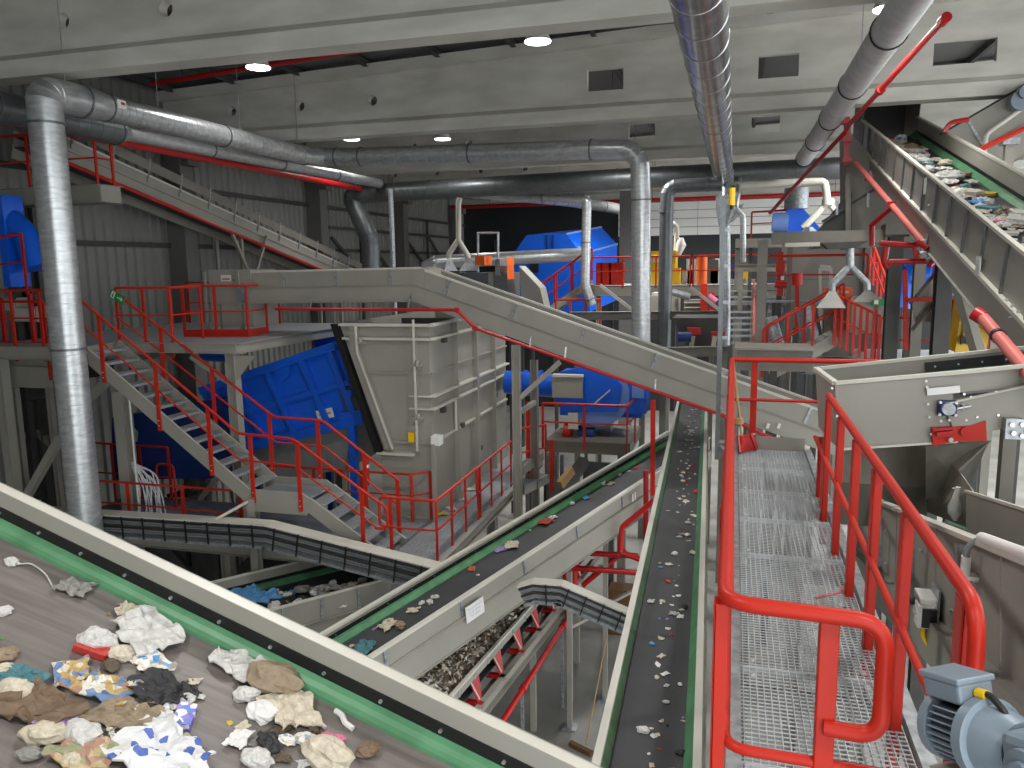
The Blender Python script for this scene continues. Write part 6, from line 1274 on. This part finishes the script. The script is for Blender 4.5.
prop('grey_tank', 'bulky grey tank under the far deck left of the black duct', [('tank', (650, 296, 678, 314), 27.5, 1.2, 'beige', 'box'), ('lid', (652, 293, 676, 296), 27.5, 1.0, 'rim', 'box'), ('outlet', (672, 292, 690, 297), 27.2, .12, 'galv', 'cyl')])
prop('filter_rack', 'grey slatted rack with red posts under the far deck', [('rack', (684, 300, 702, 316), 27, .8, 'beige_dark', 'box'), ('slat', (684, 302, 702, 303), 26.9, .1, 'rim', 'box'), ('slat', (684, 307, 702, 308), 26.9, .1, 'rim', 'box'), ('slat', (684, 312, 702, 313), 26.9, .1, 'rim', 'box'), ('post', (704, 284, 704, 316), 26.8, .22, 'red', 'bar'), ('post', (712, 292, 712, 318), 26.8, .16, 'red', 'bar'), ('hose', (708, 296, 716, 302), 26.6, .12, 'pink', 'cyl')])
prop('red_pump_skid', 'red and blue pump skid right of the open stair', [('frame', (762, 318, 790, 320), 25, .4, 'red', 'box'), ('pump', (768, 312, 782, 314), 25, .2, 'galv', 'cyl'), ('motor', (784, 306, 790, 318), 25, .4, 'navy', 'box'), ('post', (763, 296, 763, 320), 25, .12, 'red', 'bar')])
prop('white_bale', 'white wrapped bale on the platform right of the open stair', [('bale', (765, 284, 784, 298), 24.5, .9, 'white', 'box'), ('strap', (765, 290, 784, 291), 24.45, .1, 'grey', 'box'), ('pallet', (764, 298, 786, 302), 24.5, 1.0, 'beige', 'box')], 'bale')
prop('red_valve_station', 'upright red valve station with white gauges in front of the cabin', [('stand', (780, 252, 780, 296), 22.6, .16, 'red', 'bar'), ('valve', (776, 262, 785, 272), 22.5, .3, 'red', 'box'), ('gauge', (781, 276, 784, 280), 22.4, .1, 'paper', 'box'), ('wheel', (775, 284, 787, 285), 22.4, .1, 'pipe_red', 'cyl')])
prop('red_signal_post', 'red post with rounded head in front of the cabin panels', [('post', (797, 275, 797, 330), 21.8, .1, 'red', 'bar'), ('head', (797, 273, 797, 285), 21.8, .14, 'red', 'cyl')], 'post')
prop('corrugated_hose', 'grey ribbed hose bundle left of the stair to the right deck', [('hose', (768, 318, 776, 348), 20.6, .22, 'galv', 'cyl'), ('hose', (806, 306, 812, 340), 20.6, .25, 'galv', 'cyl'), ('collar', (805, 304, 813, 308), 20.5, .3, 'beige', 'box')], 'hose')
prop('ladder_frame', 'slim pale ladder frame against the cabin panels', [('rail', (820, 268, 820, 330), 22.3, .07, 'rim', 'bar'), ('rail', (831, 268, 831, 330), 22.3, .07, 'rim', 'bar'), ('rung', (820, 266, 831, 267), 22.3, .07, 'rim', 'bar'), ('rung', (820, 269, 831, 270), 22.3, .07, 'rim', 'bar')], 'ladder')
prop('beige_hopper', 'low beige hopper behind the walkway end rail', [('hopper', (737, 350, 812, 372), 17.5, 1.0, 'beige_dark', 'box'), ('lip', (735, 348, 814, 351), 17.4, 1.2, 'beige', 'box')])
# ================================================================ waste on the belts
from mathutils import noise
def scrap_bm(kind, seed, n=10):
    """crumpled piece about 1 unit wide lying on z = 0"""
    rnd = random.Random(seed); o = V((seed * 3.7, seed * 1.3, seed * 2.1)); mb = MB()
    if kind == 'sheet':
        vs = []; fold = [(rnd.uniform(0, 6.28), rnd.uniform(5, 11), rnd.uniform(0, 6)) for _ in range(3)]
        for j in range(n + 1):
            for i in range(n + 1):
                u, v = i / n - .5, j / n - .5; p = V((u, v * .75, 0))
                e = noise.noise(o + V((u * 3, v * 3, 5))); sc = 1 + .35 * e
                z = sum(abs(math.sin((u * math.cos(a) + v * math.sin(a)) * f + ph)) for a, f, ph in fold) * .05
                z += .09 * abs(noise.noise(o + V((u * 6, v * 6, 0))))
                q = p * sc + V((.12 * noise.noise(o + V((u * 5, v * 5, 9))), .12 * noise.noise(o + V((u * 5, v * 5, 19))), z + .01)); vs.append(q)
        mb.add(vs, [(j * (n + 1) + i, j * (n + 1) + i + 1, (j + 1) * (n + 1) + i + 1, (j + 1) * (n + 1) + i) for j in range(n) for i in range(n)])
        lo = [V((v.x, v.y, max(-.005, v.z - .025))) for v in vs]; edge = []
        b = len(mb.v); mb.add(lo, [((j + 1) * (n + 1) + i, (j + 1) * (n + 1) + i + 1, j * (n + 1) + i + 1, j * (n + 1) + i) for j in range(n) for i in range(n)])
        ring = [i for i in range(n)] + [i * (n + 1) + n for i in range(n)] + [n * (n + 1) + n - i for i in range(n)] + [(n - i) * (n + 1) for i in range(n)]
        for k in range(len(ring)):
            a_, c_ = ring[k], ring[(k + 1) % len(ring)]; mb.f.append([a_, b + a_, b + c_, c_]); mb.mi.append(0); mb.sm.append(False)
    elif kind == 'lump':
        m, k = 9, 14; vs = [V((0, 0, 0))]
        rows = []
        for j in range(m + 1):
            th = math.pi * j / m
            for i in range(k):
                ph = 2 * math.pi * i / k; p = V((math.sin(th) * math.cos(ph), math.sin(th) * math.sin(ph), math.cos(th)))
                r = 1 + .35 * noise.noise(o + p * 1.6) + .22 * noise.noise(o + p * 4.1)
                rows.append(V((p.x * r * .5, p.y * r * .36, max(-.15, p.z * r * .24) + .15)))
        mb.add(rows, [(j * k + i, j * k + (i + 1) % k, (j + 1) * k + (i + 1) % k, (j + 1) * k + i) for j in range(m) for i in range(k)])
    elif kind == 'chip':
        a = [V((rnd.uniform(.3, .5) * math.cos(t), rnd.uniform(.2, .45) * math.sin(t), rnd.uniform(.0, .14))) for t in [i * 6.283 / 6 for i in range(6)]]
        mb.add(a + [V((0, 0, rnd.uniform(.12, .3)))] + [V((p.x, p.y, p.z - .05)) for p in a], [(i, (i + 1) % 6, 6) for i in range(6)] + [(i, 7 + i, 7 + (i + 1) % 6, (i + 1) % 6) for i in range(6)] + [tuple(range(12, 6, -1))])
    elif kind == 'box':
        mb.box((0, 0, .12), (1, .6, .2)); mb.v = [(v[0] + .08 * noise.noise(o + V(v) * 3), v[1] + .08 * noise.noise(o + V(v) * 4), v[2] + .04 * noise.noise(o + V(v) * 5)) for v in mb.v]
    elif kind == 'stick':
        mb.tube([(-.5, 0, .08), (-.2, .05, .12), (.15, -.04, .1), (.5, .06, .08)], .1, 7, bend=.1, bn=3)
    return mb
WORD = {'paper': 'white', 'black_film': 'black', 'sky': 'blue', 'scrap_red': 'red', 'print_mix': 'pale printed', 'print_blue': 'blue printed', 'print_gold': 'gold printed', 'scrap_yellow': 'yellow', 'leafgreen': 'green', 'dirt': 'dark brown', 'cream': 'cream', 'grey': 'grey', 'mauve': 'mauve'}
KW = {'lump': 'crumpled', 'sheet': 'flat torn', 'box': 'boxy', 'chip': 'tiny'}
def desc(kind, m_, rest): return KW[kind] + ' ' + WORD.get(m_, m_) + ' ' + rest
CACHE = {}
def scrap(kind, seed, m):
    k = (kind, seed, m)
    if k not in CACHE: CACHE[k] = piece(scrap_bm(kind, seed, 12 if kind == 'sheet' else 8), 'scrap', m)
    return CACHE[k]
RA = Matrix((dA, -hA, nA)).transposed(); RA = Matrix((dA, nA.cross(dA), nA)).transposed()
fore = [(12, 564, 15, 'lump', 'white', 'clump', 'small white crumpled clump with a trailing cord near the green edge', 0),
 (74, 590, 30, 'sheet', 'grey', 'film', 'greyish plastic film scrap beside the green edge', 20), (4, 613, 16, 'lump', 'white', 'paper', 'white crumpled paper at the left picture edge', 60),
 (109, 614, 9, 'chip', 'tan', 'crumb', 'tiny tan crumb left of the cream scrap', 0), (131, 613, 28, 'sheet', 'cream', 'paper', 'flat torn cream paper scrap near the green edge', 10),
 (146, 636, 62, 'sheet', 'white', 'bag', 'large crumpled white plastic bag spread on the belt', -20), (96, 652, 34, 'box', 'scrap_red', 'packet', 'red packet under white paper', 10),
 (98, 646, 36, 'lump', 'white', 'paper', 'white crumpled wad lying on the red packet', 15), (122, 657, 28, 'lump', 'cream', 'wad', 'rounded crumpled pale wad in the middle of the litter', 40),
 (150, 664, 36, 'sheet', 'print_mix', 'wrapper', 'white wrapper with pale blue print', -15), (158, 661, 14, 'chip', 'sky', 'scrap', 'small bright blue scrap on the printed wrapper', 10),
 (23, 680, 36, 'sheet', 'teal', 'film', 'teal plastic film at the left', 5), (70, 676, 40, 'sheet', 'print_gold', 'packet', 'shiny gold printed snack packet', -40), (85, 673, 10, 'chip', 'scrap_orange', 'scrap', 'small orange scrap beside the gold packet', 0),
 (110, 692, 48, 'sheet', 'print_gold', 'packet', 'crumpled packet with gold and blue print', 15), (16, 694, 34, 'lump', 'cream', 'wad', 'cream paper wad at the left edge below the teal film', 10), (6, 657, 24, 'lump', 'tan', 'wad', 'tan paper wad at the left picture edge', 70),
 (154, 694, 52, 'sheet', 'black_film', 'film', 'pointed black plastic film scrap', -25), (186, 694, 24, 'sheet', 'black_film', 'film', 'narrow black film strip right of the white paper', 0),
 (122, 718, 52, 'sheet', 'tan', 'bag', 'tan translucent plastic bag', 10), (156, 720, 38, 'sheet', 'paper', 'paper', 'white folded paper sheet', -30), (184, 719, 30, 'box', 'print_purple', 'carton', 'purple and white printed carton', -60),
 (35, 711, 68, 'sheet', 'brown', 'bag', 'long brown crumpled bag at left', 0), (51, 729, 40, 'sheet', 'mauve', 'wrapper', 'cream and mauve wrapper standing up', 80), (44, 738, 40, 'lump', 'cream', 'wad', 'cream wad below the mauve wrapper', 40),
 (82, 738, 38, 'lump', 'white', 'wad', 'white crumpled tissue left of the tan bag', 0), (86, 759, 60, 'sheet', 'print_green', 'packet', 'greenish printed packet at the bottom edge', 0), (162, 759, 86, 'sheet', 'print_blue', 'pack', 'white pack with blue blotches at the bottom edge', -8),
 (130, 738, 26, 'sheet', 'dirt', 'scrap', 'dark dirty scrap between the tan bag and the blue pack', 0),
 (244, 668, 54, 'sheet', 'white', 'film', 'white translucent triangular film beside the green edge', -15), (273, 686, 56, 'lump', 'tan', 'bag', 'rolled brown paper bag beside the green edge', 12), (246, 698, 26, 'lump', 'white', 'wad', 'white wad stuck to the rolled brown bag', 40),
 (289, 714, 54, 'sheet', 'cream', 'paper', 'limp cream paper sheet right of the belt middle', -35), (261, 716, 33, 'lump', 'paper', 'foam', 'white foam piece below the brown bag', -10), (230, 723, 9, 'chip', 'scrap_yellow', 'crumb', 'tiny yellow crumb', 0),
 (270, 744, 28, 'sheet', 'black_film', 'film', 'small dark grey film scrap below the white foam', -40), (320, 723, 18, 'stick', 'paper', 'stick', 'short white foam stick, left of two', -30), (343, 722, 29, 'stick', 'paper', 'stick', 'longer white foam stick, right of two', -25),
 (330, 744, 25, 'sheet', 'pink', 'scrap', 'bright pink plastic scrap', 20), (326, 760, 52, 'lump', 'cream', 'bag', 'wrinkled beige bag under the pink scrap', 0), (367, 753, 25, 'lump', 'brown', 'cup', 'brown stained cup at the right end', 60),
 (256, 762, 32, 'lump', 'white', 'wad', 'white wad at the bottom edge of the picture', 20), (314, 749, 9, 'chip', 'sky', 'scrap', 'tiny blue scrap left of the pink piece', 0), (250, 745, 8, 'chip', 'grey', 'crumb', 'tiny grey crumb above the bottom white wad', 0), (2, 638, 10, 'chip', 'leafgreen', 'scrap', 'tiny green scrap at the left picture edge', 0)]
pB = pA - nA * (BD - .001)
for i, (px, py, w, kind, m_, nm, lab, ang) in enumerate(fore):
    p = on_plane(px, py, pB, nA); dpt = (p - V((0, 0, ZC))).dot(FWD); s_ = w * dpt / FPX * 1.04
    o = inst(scrap(kind, i + 1, m_), nm + '_scrap' if nm in ('paper', 'film', 'foam') else nm, None, p + nA * (.012 if 'lying on' in lab or 'on the printed' in lab else 0), RA @ Matrix.Rotation(math.radians(ang), 3, 'Z'), (s_, s_, s_ * (1.0 if kind != 'sheet' else 1.05)))
    tag(o, lab + ', on the foreground belt', 'litter', 'litter on the foreground belt')
    if i == 0:
        mb = MB(); mb.tube([p + nA * .01 + dA * .03, on_plane(30, 565, pB, nA) + nA * .012, on_plane(45, 574, pB, nA) + nA * .008, on_plane(54, 590, pB, nA) + nA * .004], .0035, 6, bend=.05)
        mb.build('cord', 'white', None, 'thin white cord trailing from the clump on the foreground belt', 'cord')
rnd = random.Random(77)
for i in range(46):
    px, py = (rnd.uniform(0, 200), rnd.uniform(655, 766)) if i < 36 else (rnd.uniform(215, 360), rnd.uniform(690, 766))
    if py < 640 + (px - 60) * .25: py += 40
    kk = rnd.choice(('lump', 'sheet', 'sheet', 'chip')); mm_ = rnd.choice(['white', 'cream', 'tan', 'grey', 'cream', 'white', 'dirt', 'print_mix', 'paper', 'black_film']); w = rnd.uniform(7, 26) * (.5 if kk == 'chip' else 1)
    p = on_plane(px, min(py, 767), pB, nA); s_ = w * (p - V((0, 0, ZC))).dot(FWD) / FPX
    tag(inst(scrap(kk, 600 + i, mm_), 'small_scrap', None, p + nA * .004, RA @ Matrix.Rotation(rnd.uniform(0, 6.28), 3, 'Z'), (s_, s_, s_)), desc(kk, mm_, 'bit of litter among the larger pieces on the foreground belt'), 'litter', 'small litter on the foreground belt')
def axisbelt(ax, bd):
    a, b, w = ax; d, s, n = frame(b - a); return a - n * bd, d, s, n, (b - a).length, w
def strew(ax, bd, items, nm, cat, group):
    a, d, s, n, L, w = axisbelt(ax, bd); R0 = basis(d)
    for (t, u, size, kind, seed, m_, ang, lab, lift) in items:
        o = inst(scrap(kind, seed, m_), nm, None, a + d * (t * L) + s * (u * w / 2) + n * (.016 + lift), R0 @ Matrix.Rotation(ang, 3, 'Z'), (size, size, size)); tag(o, lab, cat, group)
# long belt beside the walkway: little pale scraps
rnd = random.Random(11); items = []
pal = ['white'] * 8 + ['paper'] * 5 + ['cream'] * 4 + ['grey', 'tan', 'sky', 'scrap_red', 'black_film', 'mauve']
for i in range(150):
    t = rnd.uniform(.03, .93); u = max(-.62, min(.66, rnd.gauss(.18, .3))); sz = rnd.choice((.03, .04, .05, .055, .07, .085, .1))
    kk = rnd.choice(('lump', 'sheet', 'chip')); mm_ = rnd.choice(pal); items.append((t, u, sz, kk, 100 + i % 5, mm_, rnd.uniform(0, 6.28), desc(kk, mm_, 'scrap strewn along the long narrow belt'), 0))
strew(B_AXIS, .14, items, 'small_scrap', 'litter', 'scraps on the long belt')
# diagonal belt
a, d, s, n, L, w = axisbelt(C_AXIS, .26)
for i, (px, py, wpx, kind, m_, lab) in enumerate(((388, 627, 20, 'sheet', 'cream', 'cream foam lump at the lower end of the diagonal belt'), (400, 628, 14, 'lump', 'tan', 'tan scrap beside the cream foam on the diagonal belt'), (413, 612, 12, 'sheet', 'cream', 'curved cream scrap on the diagonal belt'), (422, 605, 8, 'lump', 'white', 'white scrap, lower of two close ones on the diagonal belt'), (430, 604, 9, 'lump', 'white', 'white scrap, upper of two close ones on the diagonal belt'), (435, 599, 9, 'lump', 'white', 'round white scrap near the label plate on the diagonal belt'),
        (364, 650, 24, 'sheet', 'teal', 'teal film at the lower end of the diagonal belt'), (352, 647, 8, 'chip', 'cream', 'tiny cream scrap beside the teal film'), (374, 630, 6, 'chip', 'mauve', 'tiny mauve scrap at the lower end of the diagonal belt'), (472, 570, 9, 'sheet', 'scrap_orange', 'small orange-red scrap on the diagonal belt'), (478, 576, 6, 'chip', 'white', 'tiny white scrap near the orange one'), (500, 551, 12, 'sheet', 'mauve', 'mauve and white scrap on the diagonal belt'), (512, 547, 17, 'sheet', 'cream', 'pale printed scrap on the middle of the diagonal belt'),
        (543, 524, 18, 'sheet', 'scrap_red', 'dark red wrapper on the diagonal belt'), (552, 519, 10, 'sheet', 'print_mix', 'small printed scrap beside the red wrapper'), (530, 531, 4, 'chip', 'white', 'white dot-like scrap below the red wrapper'), (572, 505, 7, 'lump', 'white', 'small white lump above the red wrapper'), (578, 498, 9, 'sheet', 'cream', 'cream scrap at the green edge of the diagonal belt'), (586, 499, 9, 'sheet', 'sky', 'pale blue scrap on the diagonal belt'), (600, 485, 11, 'box', 'print_blue', 'small blue and white pot on the diagonal belt'), (611, 485, 8, 'sheet', 'cream', 'cream scrap right of the blue pot'), (620, 476, 5, 'lump', 'white', 'white lump near the upper end of the diagonal belt'), (629, 472, 5, 'chip', 'white', 'tiny white scrap near the upper end of the diagonal belt'), (636, 469, 6, 'sheet', 'scrap_red', 'reddish scrap near the upper end of the diagonal belt'), (632, 463, 9, 'sheet', 'cream', 'cream scrap at the upper end of the diagonal belt'), (644, 459, 6, 'chip', 'white', 'white scrap at the very top of the diagonal belt'))):
    p = on_plane(px, py, a, n); dpt = (p - V((0, 0, ZC))).dot(FWD); s_ = wpx * dpt / FPX
    o = inst(scrap(kind, 40 + i, m_), 'belt_scrap', None, p + n * .016, basis(d) @ Matrix.Rotation(i * 1.1, 3, 'Z'), (s_, s_, s_)); tag(o, lab, 'litter', 'litter on the diagonal belt')
# steep conveyor: a thick carpet of mixed packaging
rnd = random.Random(21); items = []
pal = ['white'] * 10 + ['paper'] * 6 + ['cream'] * 7 + ['grey', 'tan', 'sky', 'pink', 'scrap_red', 'black_film', 'print_mix', 'print_mix', 'print_blue', 'teal', 'print_gold', 'scrap_yellow', 'black_film', 'tan']
for i in range(230):
    t = rnd.uniform(.06, .93); u = max(-.6, min(.6, rnd.gauss(-.08, .36))); lift = .12 * max(0, 1 - abs(u + .1)) * rnd.random()
    kk = rnd.choice(('lump', 'sheet', 'sheet', 'box')); mm_ = rnd.choice(pal); items.append((t, u, rnd.uniform(.12, .36), kk, 200 + i % 7, mm_, rnd.uniform(0, 6.28), desc(kk, mm_, 'packaging waste on the steep right conveyor'), lift))
strew(F_AXIS, .48, items, 'packaging_scrap', 'litter', 'mixed packaging on the steep conveyor')
# trough conveyor at lower left
rnd = random.Random(31); items = []
for i in range(130):
    t = rnd.uniform(.28, .95); u = max(-.7, min(.9, rnd.gauss(.42, .34))); kk = rnd.choice(('lump', 'sheet', 'lump')); mm_ = rnd.choice(['white', 'white', 'cream', 'cream', 'paper', 'tan', 'grey', 'sky', 'print_mix', 'black_film', 'dirt']); items.append((t, u, rnd.uniform(.1, .3), kk, 300 + i % 6, mm_, rnd.uniform(0, 6.28), desc(kk, mm_, 'waste in the trough conveyor at lower left'), .1 * rnd.random()))
strew(Q_AXIS, .36, items, 'waste_scrap', 'litter', 'mixed waste in the trough conveyor')
a, d, s, n, L, w = axisbelt(Q_AXIS, .36)
for px, py, wpx, lab in ((243, 599, 34, 'crumpled bright blue bag in the trough conveyor, left'), (262, 603, 30, 'pale blue bag in the trough conveyor, right')):
    p = on_plane(px, py + 4, a, n); s_ = wpx * (p - V((0, 0, ZC))).dot(FWD) / FPX; tag(inst(scrap('sheet', 77 + px, 'sky'), 'blue_bag', None, p + n * .1, basis(d), (s_, s_, s_ * 1.3)), lab, 'bag')
# low belt: heap of fine waste nobody could count
a, d, s, n, L, w = axisbelt(R_AXIS, .12); rnd = random.Random(41); mb = MB()
NS, NT = 12, 70; vs = []
for j in range(NT + 1):
    for i in range(NS + 1):
        u = i / NS * 2 - 1; t = .02 + .96 * j / NT; hgt = .3 * (1 - u * u) + .09 * noise.noise(V((u * 3, t * 40, 0))) * (1 - abs(u)); vs.append(a + d * (t * L) + s * (u * w * .46) + n * (.02 + max(0, hgt)))
mb.add(vs, [(j * (NS + 1) + i, j * (NS + 1) + i + 1, (j + 1) * (NS + 1) + i + 1, (j + 1) * (NS + 1) + i) for j in range(NT) for i in range(NS)])
for k in range(7000):
    u = rnd.uniform(-.95, .95); t = rnd.uniform(.02, .98); hgt = max(0, .3 * (1 - u * u) + .09 * noise.noise(V((u * 3, t * 40, 0))) * (1 - abs(u)))
    c = a + d * (t * L) + s * (u * w * .46) + n * (.03 + hgt); mb.cm = rnd.choice((0, 0, 1, 2, 2, 2, 3, 3, 4, 4, 5, 5)); r_ = rnd.uniform(.025, .075)
    q = [c + V((rnd.uniform(-1, 1), rnd.uniform(-1, 1), rnd.uniform(-.5, 1))) * r_ for _ in range(4)]; mb.add(q, [(0, 1, 2), (0, 2, 3), (0, 3, 1), (1, 3, 2)])
mb.build('fine_waste', 'dirt', None, 'heap of fine dirty shredded waste on the low belt', 'waste', None, 'stuff', mats=['dirt', 'brown', 'tan', 'cream', 'grey', 'white'])
# waste on the conveyor at the left edge
rnd = random.Random(51)
for i in range(34):
    p = V((rnd.uniform(-15.5, -13.75), rnd.uniform(13.05, 13.75), 6.92)); s_ = rnd.uniform(.12, .3)
    kk = rnd.choice(('lump', 'sheet')); mm_ = rnd.choice(['brown', 'tan', 'grey', 'cream', 'sky', 'dirt', 'white', 'leafgreen'])
    tag(inst(scrap(kk, 400 + i % 5, mm_), 'waste_scrap', None, p, (0, 0, rnd.uniform(0, 6)), (s_, s_, s_)), desc(kk, mm_, 'waste on the conveyor at the left edge'), 'litter', 'waste on the left edge conveyor')
# scraps lying on the catwalk beside the bin and on the far feed belt
for i, (px, py) in enumerate(((445, 508), (449, 502), (452, 510), (457, 496), (463, 500), (490, 465), (470, 490), (441, 515))):
    p = P(px, py, z=LD + .005); s_ = .16 + .03 * (i % 4); tag(inst(scrap('sheet', 500 + i % 4, ['cream', 'tan', 'white', 'scrap_yellow'][i % 4]), 'floor_scrap', None, p, (0, 0, i), (s_, s_, s_)), ['cream', 'tan', 'white', 'yellow'][i % 4] + ' paper scrap lying on the catwalk beside the big bin, ' + ['nearer', 'further'][i // 4] + ' one', 'litter', 'scraps on the catwalk')
for i in range(5):
    p = V((1.6 + .35 * i, GY + .55, g0.z + gd.z * (1.6 + .35 * i - g0.x) - .17)); tag(inst(scrap('lump', 510 + i % 3, 'cream'), 'feed_scrap', None, p, (0, 0, i), (.14, .14, .14)), 'pale scrap on the feed conveyor belt at right', 'litter', 'scraps on the feed conveyor')
tag(inst(scrap('sheet', 520, 'black_film'), 'film_scrap', None, P(562, 606, x=-2.6), (0, 0, 0), (.01, .01, .01)), 'x', 'x') if False else None
